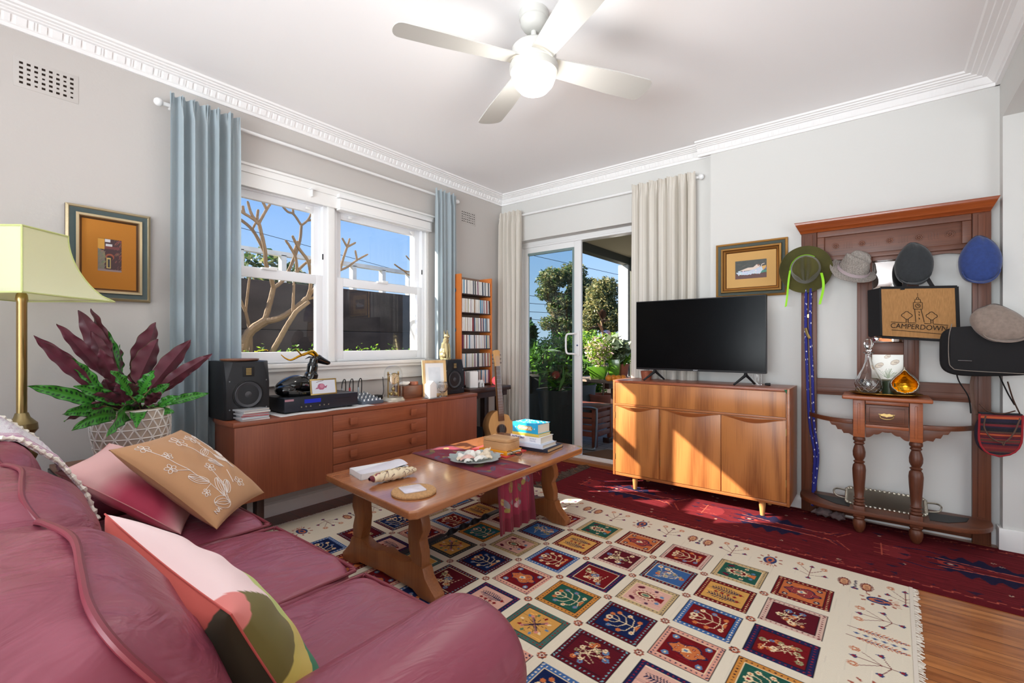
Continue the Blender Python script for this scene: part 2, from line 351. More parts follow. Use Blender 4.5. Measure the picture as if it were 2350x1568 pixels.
struct(B(-3.35, 2.1, -2.2, 3.86, -.1, 0).build('floor', M['floor']))
struct(B(-3.35, 2.2, -2.3, 4.0, CZ, CZ+.1).build('ceiling', M['ceil']))
w = MB()
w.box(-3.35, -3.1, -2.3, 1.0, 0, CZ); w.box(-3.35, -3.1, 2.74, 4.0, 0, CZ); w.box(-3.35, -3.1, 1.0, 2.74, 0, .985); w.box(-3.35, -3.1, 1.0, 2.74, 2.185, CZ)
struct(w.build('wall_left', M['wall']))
w = MB()
w.box(-3.1, -2.95, 3.75, 4.0, 0, CZ); w.box(-1.25, .75, 3.75, 4.0, 0, CZ); w.box(-2.95, -1.25, 3.75, 4.0, 2.155, CZ); w.box(-1.0, .53, 3.70, 3.75, 0, CZ)
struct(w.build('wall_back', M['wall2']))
w = MB(); w.box(.53, .66, 3.62, 3.75, 0, CZ); w.box(.53, .66, 1.2, 3.62, 2.35, CZ); w.box(.53, .66, -2.3, 1.2, 0, CZ)
struct(w.build('wall_right', M['wall2']))
w = MB(); w.box(.66, 2.2, 3.62, 3.75, 0, CZ); w.box(2.1, 2.2, -2.3, 3.62, 0, CZ)
struct(w.build('wall_hallway', M['wall2']))
w = MB(); w.box(-3.1, -2.4, -2.3, -2.2, 0, CZ); w.box(.4, 2.2, -2.3, -2.2, 0, CZ); w.box(-2.4, .4, -2.3, -2.2, 0, .6); w.box(-2.4, .4, -2.3, -2.2, 2.45, CZ)
struct(w.build('wall_front', M['wall2']))
r3 = T('window_3', None, None, (-1, -2.25, .6)); struct(r3)  # unseen window, added to go with the rear fill lamps
w = MB()
for x in (-2.4, -1.03, .34): w.box(x, x+.06, -2.28, -2.22, .6, 2.45)
w.box(-2.4, .4, -2.28, -2.22, .6, .66); w.box(-2.4, .4, -2.28, -2.22, 2.39, 2.45)
w.build('window_frame', M['pvc'], r3); B(-2.34, .34, -2.255, -2.25, .66, 2.39).build('pane', M['pane'], r3)
# cornices with dentil band
PR = [(0, 2.553), (.012, 2.553), (.012, 2.570), (.018, 2.573), (.034, 2.606), (.046, 2.609), (.048, 2.614), (.060, 2.617), (.062, 2.622), (.076, 2.625), (.078, 2.632), (.092, 2.634), (.096, CZ), (0, CZ)]
def cornice(name, kind, base, a0, a1, sg):
    w = MB(); pts = [(base+sg*d, z) for d, z in PR]; w.prism(pts, a0, a1, kind)
    t = a0+.03
    def pad(t, wd, h):
        q = [(base+sg*(.018+.0), 2.576), (base+sg*(.019+h), 2.574), (base+sg*(.033+h), 2.603), (base+sg*.033, 2.604)]
        w.prism(q, t, t+wd, kind)
    while t+.13 < a1:
        pad(t, .005, .004); pad(t+.010, .005, .004); pad(t+.028, .020, .005); pad(t+.066, .034, .005); t += .118
    return struct(w.build(name, M['plaster'], smooth=False))
cornice('trim_1', 'y', -3.1, -2.2, 3.75, 1); cornice('trim_2', 'x', 3.75, -3.1, -1.0, -1); cornice('trim_3', 'x', 3.70, -1.09, .53, -1)
w = MB(); w.prism([(.53-d*1.6, z) for d, z in PR], -2.2, 3.7, 'y'); struct(w.build('trim_4', M['plaster'], smooth=False))
# skirtings
def skirt(name, ax, base, sg, a0, a1, h=.10):
    p = [(base, 0), (base+sg*.016, 0), (base+sg*.016, h-.025), (base+sg*.010, h-.008), (base+sg*.004, h), (base, h)]
    return struct(MB().prism(p, a0, a1, ax).build(name, M['trim']))
w = MB(); w.prism([(-3.1, 0), (-3.075, 0), (-3.075, .055), (-3.082, .075), (-3.1, .085)], -2.2, 3.75, 'y'); struct(w.build('baseboard_left', M['trim']))
skirt('baseboard_back', 'x', 3.70, -1, -1.0, .53, .085)
w = MB(); w.prism([(.512, 3.685), (.512, 3.602), (2.1, 3.602), (2.1, 3.6198), (.5298, 3.6198), (.5298, 3.685)], 0, .12, 'z')
struct(w.build('baseboard_right', M['trim'], bevel=.006))
# ---- window wall: two double hung windows in one white frame
def sash(parent, y0, y1, z0, z1, x, st, rb, rt, name='sash'):
    w = MB(); d = .032
    w.box(x-d, x, y0, y0+st, z0, z1); w.box(x-d, x, y1-st, y1, z0, z1); w.box(x-d, x, y0+st, y1-st, z0, z0+rb); w.box(x-d, x, y0+st, y1-st, z1-rt, z1)
    f = w.build(name, M['pvc'], parent, bevel=.003)
    MB().box(x-d*.6, x-d*.6+.004, y0+st-.004, y1-st+.004, z0+rb-.004, z1-rt+.004).build('pane', M['pane'], f, smooth=False)
    return f
def window(n, y0, y1):
    r = struct(T('window_%d' % n, None, None, (-3.13, (y0+y1)/2, .985)))
    w = MB(); w.box(-3.21, -3.125, y0, y0+.03, .985, 2.14); w.box(-3.21, -3.125, y1-.03, y1, .985, 2.14); w.box(-3.21, -3.125, y0+.03, y1-.03, .985, 1.0); w.box(-3.21, -3.125, y0+.03, y1-.03, 2.10, 2.14)
    w.build('window_frame', M['pvc'], r, bevel=.003)
    sash(r, y0+.03, y1-.03, 1.0, 1.605, -3.128, .052, .062, .062, 'lower_sash'); sash(r, y0+.03, y1-.03, 1.56, 2.10, -3.163, .052, .05, .05, 'upper_sash')
    ym = (y0+y1)/2-.03
    w = MB(); w.box(-3.135, -3.112, ym-.03, ym+.07, 1.598, 1.612); w.box(-3.13, -3.118, ym+.02, ym+.075, 1.612, 1.622); w.build('sash_lock', M['white'], r, bevel=.003)
    for yy in (y0+.12, y1-.16):
        MB().box(-3.128, -3.118, yy, yy+.035, 2.055, 2.072).box(-3.122, -3.112, yy+.004, yy+.03, 2.05, 2.056).build('tilt_latch', M['white'], r, bevel=.002)
    w = MB(); w.box(-3.13, -3.123, y1-.034, y1-.028, 1.72, 1.76); w.build('side_catch', M['dark'], r)
    return r
window(1, 1.01, 1.80); window(2, 1.85, 2.72)
w = MB(); w.box(-3.21, -3.105, 1.80, 1.85, .985, 2.14); w.box(-3.21, -3.105, 1.0, 2.74, 2.14, 2.185); w.box(-3.21, -3.11, 2.72, 2.74, .985, 2.14)
w.box(-3.1, -3.075, .96, 2.78, 2.185, 2.225); w.box(-3.1, -3.06, .95, 2.79, 2.225, 2.24); w.box(-3.1, -3.084, .97, 2.77, 2.10, 2.185)
struct(w.build('trim_5', M['trim'], bevel=.003))
w = MB(); w.box(-3.21, -3.035, 1.0, 2.76, .958, .985); w.box(-3.1, -3.05, 1.0, 2.76, .935, .958); w.box(-3.1, -3.082, .98, 2.76, .85, .935); w.box(-3.1, -3.075, .98, 2.76, .838, .85)
struct(w.build('trim_6', M['trim'], bevel=.004))
# ---- sliding door in the back wall
d = struct(T('door_1', None, None, (-2.1, 3.88, 0)))
w = MB(); w.box(-2.95, -1.25, 3.85, 3.95, 2.10, 2.155); w.box(-2.95, -2.90, 3.85, 3.95, .03, 2.10); w.box(-1.30, -1.25, 3.85, 3.95, .03, 2.10)
w.box(-2.95, -1.25, 3.845, 3.855, 2.118, 2.122); w.build('door_frame', M['alu'], d, bevel=.003)
w = MB(); w.box(-2.95, -1.25, 3.85, 3.95, .0, .035); w.box(-2.95, -1.25, 3.868, 3.875, .035, .05); w.box(-2.95, -1.25, 3.905, 3.912, .035, .05); w.build('door_track', M['alu'], d, bevel=.002)
def dpanel(y, x0, x1, name):
    w = MB(); w.box(x0, x0+.06, y, y+.03, .05, 2.10); w.box(x1-.075, x1, y, y+.03, .05, 2.10); w.box(x0+.06, x1-.075, y, y+.03, .05, .13); w.box(x0+.06, x1-.075, y, y+.03, 2.045, 2.10)
    f = w.build(name, M['alu'], d, bevel=.003); MB().box(x0+.06, x1-.075, y+.012, y+.018, .13, 2.045).build('pane', M['doorpane'], f, smooth=False)
    w = MB(); w.box(x1-.095, x1-.075, y-.001, y+.02, .13, 2.045); w.box(x0+.06, x1-.095, y-.001, y+.02, 2.02, 2.045); w.build('seal', M['seal'], f)
    return f
f = dpanel(3.862, -2.90, -2.215, 'fixed_panel'); 
w = MB(); w.box(-2.275, -2.225, 3.85, 3.862, 1.0, 1.24); w.build('lock_plate', M['white'], d, bevel=.004)
w = MB(); w.tube(spline([(-2.255, 3.855, 1.215), (-2.28, 3.81, 1.21), (-2.335, 3.80, 1.20), (-2.345, 3.80, 1.12), (-2.335, 3.80, 1.03), (-2.28, 3.81, 1.02), (-2.255, 3.855, 1.015)], 5), .009, 10); w.build('door_handle', M['white'], d)
MB().lathe([(.007, 0), (.007, .008)], (-2.247, 3.842, 1.10), 12, 'y').build('key_lock', mat('blue_lock', (40, 60, 110), .4), d)
w = MB(); w.box(-2.95, -1.25, 3.75, 3.85, 0, .028); struct(w.build('trim_7', wood('threshold_timber', (176, 120, 74), (130, 80, 46), 'x'), bevel=.003))
# ---- wall vents
def vent(name, y0, z0, nx, nz, dy, dz, hs, label):
    r = T(name, label, 'air vent', (-3.1, y0, z0)); W = nx*dy; Hh = nz*dz
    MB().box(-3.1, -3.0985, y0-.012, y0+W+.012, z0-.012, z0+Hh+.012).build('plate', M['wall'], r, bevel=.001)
    rr = random.Random(3); w = MB()
    for i in range(nx):
        for j in range(nz):
            s_ = hs*(1 if rr.random() < .8 else .75); y = y0+(i+.5)*dy; z = z0+(j+.5)*dz; w.box(-3.0995, -3.0982, y-s_/2, y+s_/2, z-s_*.42, z+s_*.42)
    w.build('opening', mat('vent_hole', (40, 28, 20), 1), r, smooth=False)
vent('air_vent', .262, 2.312, 8, 5, .0245, .0225, .0125, 'large painted wall vent of square holes above the floor lamp')
vent('air_vent', 3.15, 2.275, 8, 5, .0235, .0215, .011, 'small square holed wall vent beside the right blue curtain')
# ================================================================ OUTSIDE, window side
M['bark'] = mat('frangipani_bark', (124, 102, 78), .85, bump=(40, .6, .01), var=(8, .18))
M['conc'] = mat('dark_stained_concrete', (66, 58, 54), .95, bump=(6, .5, .02), var=(1.6, .45, (1, 1, 3)))
M['ofence'] = mat('old_white_fence', (222, 222, 216), .7, var=(9, .12))
M['soil'] = mat('garden_soil', (60, 48, 34), 1)
def leafm(n, c, t=.35):
    m, nt, b = nodes(n); b.inputs['Base Color'].default_value = (*lin(c), 1); b.inputs['Roughness'].default_value = .45
    tr = nt.nodes.new('ShaderNodeBsdfTranslucent'); tr.inputs[0].default_value = (*lin(tuple(min(255, int(q*1.25)) for q in c)), 1); mx = nt.nodes.new('ShaderNodeMixShader'); mx.inputs[0].default_value = t
    nt.links.new(b.outputs[0], mx.inputs[1]); nt.links.new(tr.outputs[0], mx.inputs[2]); nt.links.new(mx.outputs[0], nt.nodes['Material Output'].inputs[0]); return m
GR = [leafm('leaf_bright', (150, 180, 60)), leafm('leaf_mid', (98, 140, 44)), leafm('leaf_dark', (52, 84, 34))]
OL = [leafm('leaf_olive', (120, 124, 78)), leafm('leaf_grey_green', (88, 98, 66)), leafm('leaf_tan', (150, 140, 92))]
def leaves(name, blobs, n, size, mats, seed=1, parent=None, loc=None, asp=.45, kind=None, shell=.55, fl=.6):
    rg = np.random.default_rng(seed); tot = sum(b[3]*b[4]*b[5] for b in blobs); P = []
    for b_ in blobs:
        k = max(20, int(n*b_[3]*b_[4]*b_[5]/tot)); d = rg.normal(size=(k, 3)); d /= np.linalg.norm(d, axis=1)[:, None]
        r = shell+(1-shell)*rg.random(k)**.6; r *= 1+.16*np.sin(d[:, 0]*7+d[:, 2]*5+seed)*np.cos(d[:, 1]*6); P.append(np.array(b_[:3])+d*r[:, None]*np.array(b_[3:6]))
    P = np.concatenate(P); k = len(P); a = rg.normal(size=(k, 3)); a[:, 2] *= fl; a /= np.linalg.norm(a, axis=1)[:, None]; c = np.cross(a, rg.normal(size=(k, 3))); c /= np.linalg.norm(c, axis=1)[:, None]
    s_ = size*(.6+.8*rg.random(k))[:, None]; up = np.cross(a, c)
    V = np.stack([P-a*s_/2, P+c*s_*asp/2+up*s_*.06, P+a*s_/2, P-c*s_*asp/2+up*s_*.06], 1).reshape(-1, 3); org = np.array(ORG[parent.name] if parent else (loc or (0, 0, 0)))
    V = V-org; F = np.arange(k*4, dtype=np.int32).reshape(-1, 4)
    me = bpy.data.meshes.new(name); me.vertices.add(k*4); me.vertices.foreach_set('co', V.astype(np.float32).ravel()); me.loops.add(k*4); me.loops.foreach_set('vertex_index', F.ravel()); me.polygons.add(k); me.polygons.foreach_set('loop_start', np.arange(k, dtype=np.int32)*4)
    me.update(calc_edges=True)
    for q in mats: me.materials.append(q)
    me.polygons.foreach_set('material_index', rg.integers(0, len(mats), k).astype(np.int32))
    o = bpy.data.objects.new(name, me); COL.objects.link(o); ORG[o.name] = tuple(org)
    if parent: o.parent = parent
    else: o.location = org
    if kind: o['kind'] = kind
    return o
struct(B(-12, -3.35, -6, 9, .50, .72).build('trim_8', M['soil']))
rw = tag(MB().box(-5.75, -5.5, -2, 7.5, .7, 1.275).box(-5.75, -5.52, -2, 7.5, 1.28, 1.84).build('retaining_wall', M['conc'], loc=(-5.6, 2.7, .7), bevel=.01), 'dark stained concrete retaining wall outside the window, under a white fence', 'wall')
r = T('garden_fence', 'weathered white post and rail fence on top of the dark garden wall', 'fence', (-5.6, 3, 1.84))
MB().box(-5.64, -5.56, -1, 7, 2.16, 2.21).build('top_rail', M['ofence'], r); MB().box(-5.62, -5.58, -1, 7, 1.95, 1.99).build('lower_rail', M['ofence'], r)
for i in range(12): MB().box(-5.64, -5.56, .25+.475*i, .31+.475*i, 1.84, 2.17).build('post', M['ofence'], r)
bx = [(-3.64+.05*math.sin(i*2), 1.0+.2*i, .84, .17, .16, .25) for i in range(11)]
tag(leaves('low_hedge', bx, 15000, .028, GR, 4, loc=(-3.6, 2, .7), shell=.5), 'low clipped green hedge just outside the window sill', 'hedge', kind='stuff')
# frangipani, branches measured against the window and spread in depth
def oz(X, Y, x):
    px, py = 500+X/3.135, 350+Y/3.135; l = (px-1175)/1064; dx = -math.sin(TH)+math.cos(TH)*l; dy = math.cos(TH)+math.sin(TH)*l; t = x/dx; return (x, dy*t, 1.12+(788-py)/1064*t)
def br_(w, pts, r0, r1, x0=-4.35, dx=0, tip=True):
    P = spline([oz(X, Y, x0+dx*i/(len(pts)-1)) for i, (X, Y) in enumerate(pts)], 5); n = len(P); R = [.84*(r0+(r1-r0)*i/(n-1)) for i in range(n)]
    R = [q*(1+.06*math.sin(i*2.7)) for i, q in enumerate(R)]
    if tip: R[-1] *= .55
    w.tube(P, R, 9)
r = T('frangipani_tree', 'bare forked frangipani tree with stubby grey brown branches outside left window', 'tree', (-4.35, 1.85, .7))
w = MB(); br_(w, [(120, 1800), (180, 1440), (225, 1300), (340, 1215)], .052, .046, dx=.05, tip=False); w.build('trunk', M['bark'], r)
w = MB(); br_(w, [(335, 1220), (375, 1080), (400, 975)], .03, .026, -4.3, tip=False)
br_(w, [(400, 975), (380, 900), (345, 800), (338, 700), (295, 510)], .024, .018, -4.3, .15, tip=False)
for q in ([(295, 510), (240, 470), (160, 420), (100, 360)], [(290, 515), (240, 440), (213, 350)], [(280, 500), (285, 450), (290, 410)], [(295, 510), (345, 420), (392, 345)], [(350, 410), (330, 370), (308, 328)], [(190, 440), (182, 410), (180, 383)]): br_(w, q, .015, .013, -4.15)
br_(w, [(335, 715), (250, 560), (145, 470)], .018, .015, -4.25, -.1, tip=False)
for q in ([(145, 470), (110, 470), (80, 462)], [(150, 470), (115, 425), (85, 382)], [(145, 465), (145, 430), (135, 395)], [(248, 555), (270, 510), (290, 475)]): br_(w, q, .012, .011, -4.35)
w.build('branch', M['bark'], r)
w = MB(); br_(w, [(400, 975), (460, 930), (510, 850), (570, 700), (592, 620), (600, 525)], .02, .016, -4.3, -.2, tip=False)
for q in ([(600, 525), (545, 445), (500, 425), (453, 372)], [(543, 445), (540, 410), (540, 378)], [(600, 525), (648, 485), (682, 415)], [(648, 490), (680, 485), (712, 475)]): br_(w, q, .014, .012, -4.5)
w.build('branch', M['bark'], r)
w = MB(); br_(w, [(335, 1215), (400, 1205), (470, 1180), (560, 1120), (640, 1050)], .036, .028, -4.3, .2, tip=False)
br_(w, [(640, 1055), (668, 960), (655, 800), (590, 700), (560, 650), (535, 598)], .02, .013, -4.1, .1)
for q in ([(640, 1055), (690, 1045), (760, 1025), (830, 940), (880, 850)], [(655, 800), (690, 750), (705, 690)], [(565, 860), (640, 790), (720, 755)], [(570, 870), (560, 760), (520, 680), (485, 630)], [(650, 1060), (680, 1000), (720, 940)], [(575, 640), (560, 680), (545, 720)]): br_(w, q, .016, .012, -4.1)
br_(w, [(880, 850), (900, 770), (930, 680)], .015, .013, -4.1, tip=False)
for q in ([(930, 680), (910, 645), (893, 615)], [(930, 680), (940, 650), (948, 618)], [(930, 680), (960, 665), (992, 648)], [(880, 848), (940, 820), (1000, 775), (1080, 732)], [(1000, 770), (995, 740), (988, 704)]): br_(w, q, .013, .011, -4.1)
w.build('branch', M['bark'], r)
w = MB(); br_(w, [(370, 1500), (390, 1440), (440, 1350), (490, 1260), (540, 1180), (570, 1140), (655, 1075)], .030, .022, -4.1, .1, tip=False)
br_(w, [(540, 1180), (543, 1050), (548, 930)], .016, .013, -4.1); w.build('stem', M['bark'], r)
w = MB(); br_(w, [(232, 1500), (238, 1400), (232, 1290), (200, 1150)], .022, .017, -4.5, tip=False); br_(w, [(200, 1150), (155, 1040), (140, 960), (95, 880)], .015, .012, -4.5); br_(w, [(200, 1150), (215, 1010), (228, 900)], .014, .012, -4.5); w.build('stem', M['bark'], r)
r2 = T('frangipani_tree', 'thin frangipani branches reaching into the right edge of the right window', 'tree', (-4.3, 3.6, .7))
w = MB(); br_(w, [(1450, 1800), (1420, 1100), (1408, 850), (1385, 760), (1385, 718)], .02, .008, -4.3); br_(w, [(1408, 860), (1350, 855), (1305, 830), (1268, 803)], .012, .010, -4.3); br_(w, [(1405, 890), (1370, 880), (1335, 850)], .011, .008, -4.3); br_(w, [(1395, 790), (1372, 765), (1352, 742)], .010, .009, -4.3); w.build('branch', M['bark'], r2)
for k_, (c_, n_, lab) in enumerate((((-9.2, 3.9, 2.42, .8, .75, .42), 1500, 'round dark green bush showing through the fence outside left window'), ((-9.2, 2.1, 2.3, .4, .4, .5), 700, 'dark bush beyond the fence beside the left blue curtain'))):
    rr = T('distant_bush', lab, 'bush', (c_[0], c_[1], .7)); leaves('foliage', [c_, (c_[0]+.2, c_[1]+.4, c_[2]-.25, .7, .6, .4)], n_, .14, [GR[2], OL[1], OL[0]], 7+k_, rr); MB().tube([(c_[0], c_[1], .7), (c_[0], c_[1], c_[2])], .08).build('trunk', M['bark'], rr)
# ================================================================ OUTSIDE, patio side
m, nt, b = nodes('patio_pavers'); tc = nt.nodes.new('ShaderNodeTexCoord'); br = nt.nodes.new('ShaderNodeTexBrick'); br.inputs['Scale'].default_value = 1; br.inputs['Brick Width'].default_value = .23; br.inputs['Row Height'].default_value = .115; br.inputs['Mortar Size'].default_value = .004
br.inputs['Color1'].default_value = (*lin((150, 138, 128)), 1); br.inputs['Color2'].default_value = (*lin((118, 108, 102)), 1); br.inputs['Mortar'].default_value = (*lin((80, 74, 68)), 1)
nt.links.new(tc.outputs['Object'], br.inputs[0]); nt.links.new(br.outputs[0], b.inputs['Base Color']); b.inputs['Roughness'].default_value = .9
struct(B(-3.35, 3, 3.95, 8, -.1, -.01).build('trim_9', m)); struct(B(-30, 12, 4.0, 40, -.5, -.12).build('trim_10', M['soil']))
M['soffit'] = mat('patio_soffit', (186, 178, 148), .9); M['beam'] = mat('dark_olive_beam', (72, 74, 64), .7)
struct(B(-3.0, 3, 4.0, 6.75, 2.44, 2.5).build('trim_11', M['soffit'])); struct(MB().box(-3.12, -3.0, 4.0, 6.85, 2.33, 2.52).box(-3.0, 3, 6.73, 6.85, 2.33, 2.52).build('trim_12', M['beam']))
tag(MB().box(-3.18, -3.02, 6.70, 6.86, -.1, 2.33).build('patio_column', mat('column_white', (236, 234, 228), .8), loc=(-3.1, 6.78, -.1), bevel=.004), 'white square patio column beyond the sliding door', 'column')
tag(MB().box(-3.0, -2.92, 6.72, 6.84, -.1, 2.33).build('column_shaded_side', M['beam'], loc=(-2.96, 6.78, -.1), bevel=.003), 'dark strip standing in for the shaded side of the white patio column', 'post')  # dark box puts the shade on the column's right side into colour
def tree(lab, base, blobs, n, size, mats, seed, tr=.12, cat='tree', nm='garden_tree'):
    r = T(nm, lab, cat, base); w = MB()
    for b_ in blobs: w.tube(spline([base, ((base[0]+b_[0])/2+.1, (base[1]+b_[1])/2, (base[2]+b_[2])/2), b_[:3]], 4), [tr]*4+[tr*.7]*3+[tr*.4]*2, 8)
    w.build('trunk', M['bark'], r); leaves('foliage', blobs, n, size, mats, seed, r, shell=.25); return r
# positions: distance along the sight lines through the door
def ray_at(px, d): l = (px-1175)/1064; return (d*(-math.sin(TH)+math.cos(TH)*l), d*(math.cos(TH)+math.sin(TH)*l))
def zat(py, d): return 1.12+(788-py)/1064*d
def blob(px, py, d, rx, rz): x, y = ray_at(px, d); k = d/1064; return (x, y, zat(py, d), rx*k, rx*k, rz*k)
bb = [blob(1268, 640, 15, 36, 26), blob(1315, 628, 15, 32, 26), blob(1255, 672, 15, 26, 20), blob(1290, 700, 15, 36, 30), blob(1340, 680, 15.5, 45, 45), blob(1262, 742, 15, 24, 18), blob(1300, 745, 15, 36, 26)]
tree('tall ragged olive green tree in the middle distance seen through the glass door', (*ray_at(1300, 15), -.12), bb, 15000, .11, OL+[GR[2]], 11)
bb = [blob(1375, 700, 13, 34, 60), blob(1395, 665, 13, 26, 30), blob(1400, 730, 13, 40, 40), blob(1445, 660, 13, 26, 50), blob(1350, 740, 13, 26, 36)]
tree('broad dry looking tree behind the patio column', (*ray_at(1400, 13), -.12), bb, 15000, .09, OL, 12)
bb = [blob(1235, 820, 9, 34, 42), blob(1280, 800, 9, 38, 38), blob(1320, 800, 9, 34, 38), blob(1260, 870, 9, 50, 50), blob(1350, 800, 9.5, 40, 42), blob(1400, 810, 9.5, 40, 46), blob(1440, 800, 9.5, 30, 46), blob(1330, 900, 9, 60, 60)]
tree('bright green leafy hedge beyond the patio', (*ray_at(1300, 9), -.12), bb, 26000, .06, [GR[0], GR[0], GR[1], GR[2]], 13, .05, 'hedge', 'garden_hedge')
bb = [blob(1216, 765, 11, 14, 22), blob(1205, 800, 11, 18, 24)]
r = tree('dark palm fronds at the left edge of the glass door view', (*ray_at(1206, 11), -.12), bb, 700, .3, [GR[2]], 14, .06, 'palm', 'palm_tree')
r = T('power_pole', 'distant power pole with overhead wires seen through the glass door', 'power pole', (*ray_at(1218, 30), -.12)); x, y = ray_at(1218, 30)
MB().tube([(x, y, -.12), (x, y, zat(728, 30))], .07).build('pole', M['dark'], r)
w = MB()
for (a_, b_) in (((1150, 672), (1330, 690)), ((1150, 692), (1330, 704)), ((1150, 712), (1330, 722)), ((1240, 548), (1460, 606)), ((1150, 570), (1460, 640)), ((1180, 728), (1300, 742))):
    p_ = (*ray_at(a_[0], 26), zat(a_[1], 26)); q_ = (*ray_at(b_[0], 30), zat(b_[1], 30)); w.tube([p_, q_], .014, 4)
w.build('wire', M['dark'], r)
r = T('overhead_wire', 'thin overhead wire crossing the sky behind the frangipani', 'wire', (-12, 4, 3)); MB().tube([oz(-100, 470, -11), oz(1500, 905, -11)], .006, 4).build('cable', M['dark'], r)
# patio furniture
r = T('patio_table', 'dark timber outdoor table holding green pots and oranges', 'table', (-2.15, 5.05, -.01))
MB().prism([(-2.15+.78*math.cos(a)*1.0, 5.05+.42*math.sin(a)) for a in [2*PI*i/32 for i in range(32)]], .675, .71, 'z').build('tabletop', wood('grey_teak', (128, 112, 98), (90, 76, 66), 'x', .7), r, bevel=.004)
for x in (-2.42, -1.85):
    w = MB(); w.box(x-.05, x+.05, 5.0, 5.1, .05, .675); w.box(x-.04, x+.04, 4.78, 5.32, -.01, .05); w.box(x-.03, x+.03, 4.8, 5.3, .6, .675); w.build('leg', M['darkw'], r, bevel=.006)
M['redteak'] = wood('red_teak', (128, 66, 44), (84, 40, 28), 'x', .5)
r = T('slatted_stool', 'reddish brown slatted timber stool just outside the sliding door', 'stool', (-2.6, 4.68, -.01))
for (x, y) in ((-2.83, 4.50), (-2.41, 4.50), (-2.83, 4.86), (-2.41, 4.86)): MB().box(x-.025, x+.025, y-.025, y+.025, -.01, .40).build('leg', M['redteak'], r, bevel=.005)
for z in (.10, .17, .24, .31): MB().box(-2.805, -2.435, 4.478, 4.492, z, z+.055).build('slat', M['redteak'], r, bevel=.002)
for z in (.10, .17, .24, .31): MB().box(-2.406, -2.392, 4.525, 4.835, z, z+.055).build('slat', M['redteak'], r, bevel=.002)
MB().box(-2.87, -2.37, 4.46, 4.90, .40, .425).build('seat', M['redteak'], r, bevel=.004)
r = tag(MB().tube(spline([(-2.55, 4.40, .425), (-2.36, 4.40, .43), (-2.33, 4.39, .38), (-2.33, 4.37, .1), (-2.335, 4.36, .02), (-2.37, 4.34, .0), (-2.62, 4.32, .0)], 6), .011, 8).build('bent_tube', M['steel'], loc=(-2.4, 4.38, -.01)), 'bent grey metal tube frame in front of the slatted stool', 'tube frame')
tag(MB().prism([(-2.35, 4.08), (-1.6, 4.08), (-1.6, 4.42), (-2.22, 4.42)], -.01, .012, 'z').build('door_mat', mat('coir_mat', (120, 84, 52), 1, bump=(300, .8, .004)), loc=(-1.95, 4.25, -.01)), 'brown coir door mat on the patio pavers', 'mat')
def pot(name, lab, c, r0, r1, h, m_, plant=None, sq=False, n=900, size=.05, mats=GR, bl=None):
    r = T(name, lab, 'potted plant', c)
    if sq:
        w = MB(); a = lambda q, z: [(c[0]+q*math.cos(t), c[1]+q*math.sin(t), z) for t in [PI/4+.3+PI/2*i for i in range(4)]]; V = a(r0*1.3, c[2])+a(r1*1.3, c[2]+h)+a(r1*1.15, c[2]+h)+a(r1*1.1, c[2]+h-.03)
        w.add(V, [(3, 2, 1, 0)]+[(4*k+i, 4*k+(i+1) % 4, 4*k+4+(i+1) % 4, 4*k+4+i) for k in range(3) for i in range(4)]+[(12, 13, 14, 15)]); w.build('pot', m_, r, bevel=.003)
    else: MB().lathe([(r0, c[2]), (r1, c[2]+h), (r1*1.05, c[2]+h), (r1*1.05, c[2]+h+.02), (r1*.9, c[2]+h+.02), (r1*.88, c[2]+h-.03)], (c[0], c[1], 0), 24).build('pot', m_, r)
    w = MB(); rr = random.Random(n)
    for i in range(7): w.tube([(c[0], c[1], c[2]+h-.04), (c[0]+rr.uniform(-1, 1)*r1*.8, c[1]+rr.uniform(-1, 1)*r1*.8, c[2]+h+bl[2]*rr.uniform(.6, 1))], .005, 5)
    w.build('stem', M['bark'], r)
    leaves('foliage', [(c[0], c[1], c[2]+h+bl[2]*.75, bl[0], bl[1], bl[2]*.75)], n, size, mats, n, r, shell=.2, asp=.14 if name == 'patio_planter' else .5); return r
M['ggl'] = mat('green_glazed_pot', (92, 140, 40), .2, coat=.5); M['terra'] = mat('terracotta', (168, 92, 66), .7)
x, y = ray_at(1374, 5.35); pot('flower_pot', 'square lime green glazed pot of small pale flowers on the patio table', (x, y, .71), .08, .12, .14, M['ggl'], sq=True, n=900, size=.045, mats=[GR[1], leafm('pale_pink_flower', (226, 190, 190)), GR[0], OL[2]], bl=(.17, .15, .24))
x, y = ray_at(1411, 5.5); pot('flower_pot', 'tall green square pot with upright grey green leaves on the patio table', (x, y, .71), .06, .075, .22, M['ggl'], sq=True, n=160, size=.14, mats=[leafm('sage_leaf', (150, 165, 140)), OL[1]], bl=(.18, .14, .18))
x, y = ray_at(1428, 5.6); pot('flower_pot', 'small terracotta pot behind the oranges on the patio table', (x, y, .71), .06, .08, .14, M['terra'], n=200, size=.08, mats=[GR[0], GR[1]], bl=(.12, .1, .14))
x, y = ray_at(1383, 6.75); r = T('rubber_plant', 'rubber plant with large dark brown leaves behind the green pots', 'potted plant', (x, y, -.01))
MB().lathe([(.14, -.01), (.19, .35), (.2, .35), (.2, .38), (.17, .38), (.16, .33)], (x, y, 0)).build('pot', M['terra'], r); MB().tube(spline([(x, y, .3), (x+.03, y, .9), (x-.02, y, 1.45)], 6), .014).build('stem', M['bark'], r)
def bigleaf(name, base, dirv, Ln, wd, m_, parent, droop=.3, th=.002):
    d_ = Vector(dirv).normalized(); s_ = d_.cross(Vector((0, 0, 1))).normalized(); n_ = s_.cross(d_)
    def fn(u, v): return tuple(Vector(base)+d_*Ln*v+s_*wd*(u-.5)*math.sin(PI*min(1, v**.8*.98+.01))*1.0+Vector((0, 0, -droop*Ln*v*v))+n_*abs(u-.5)*wd*.25)
    return MB().sheet(fn, 4, 12, th).build(name, m_, parent)
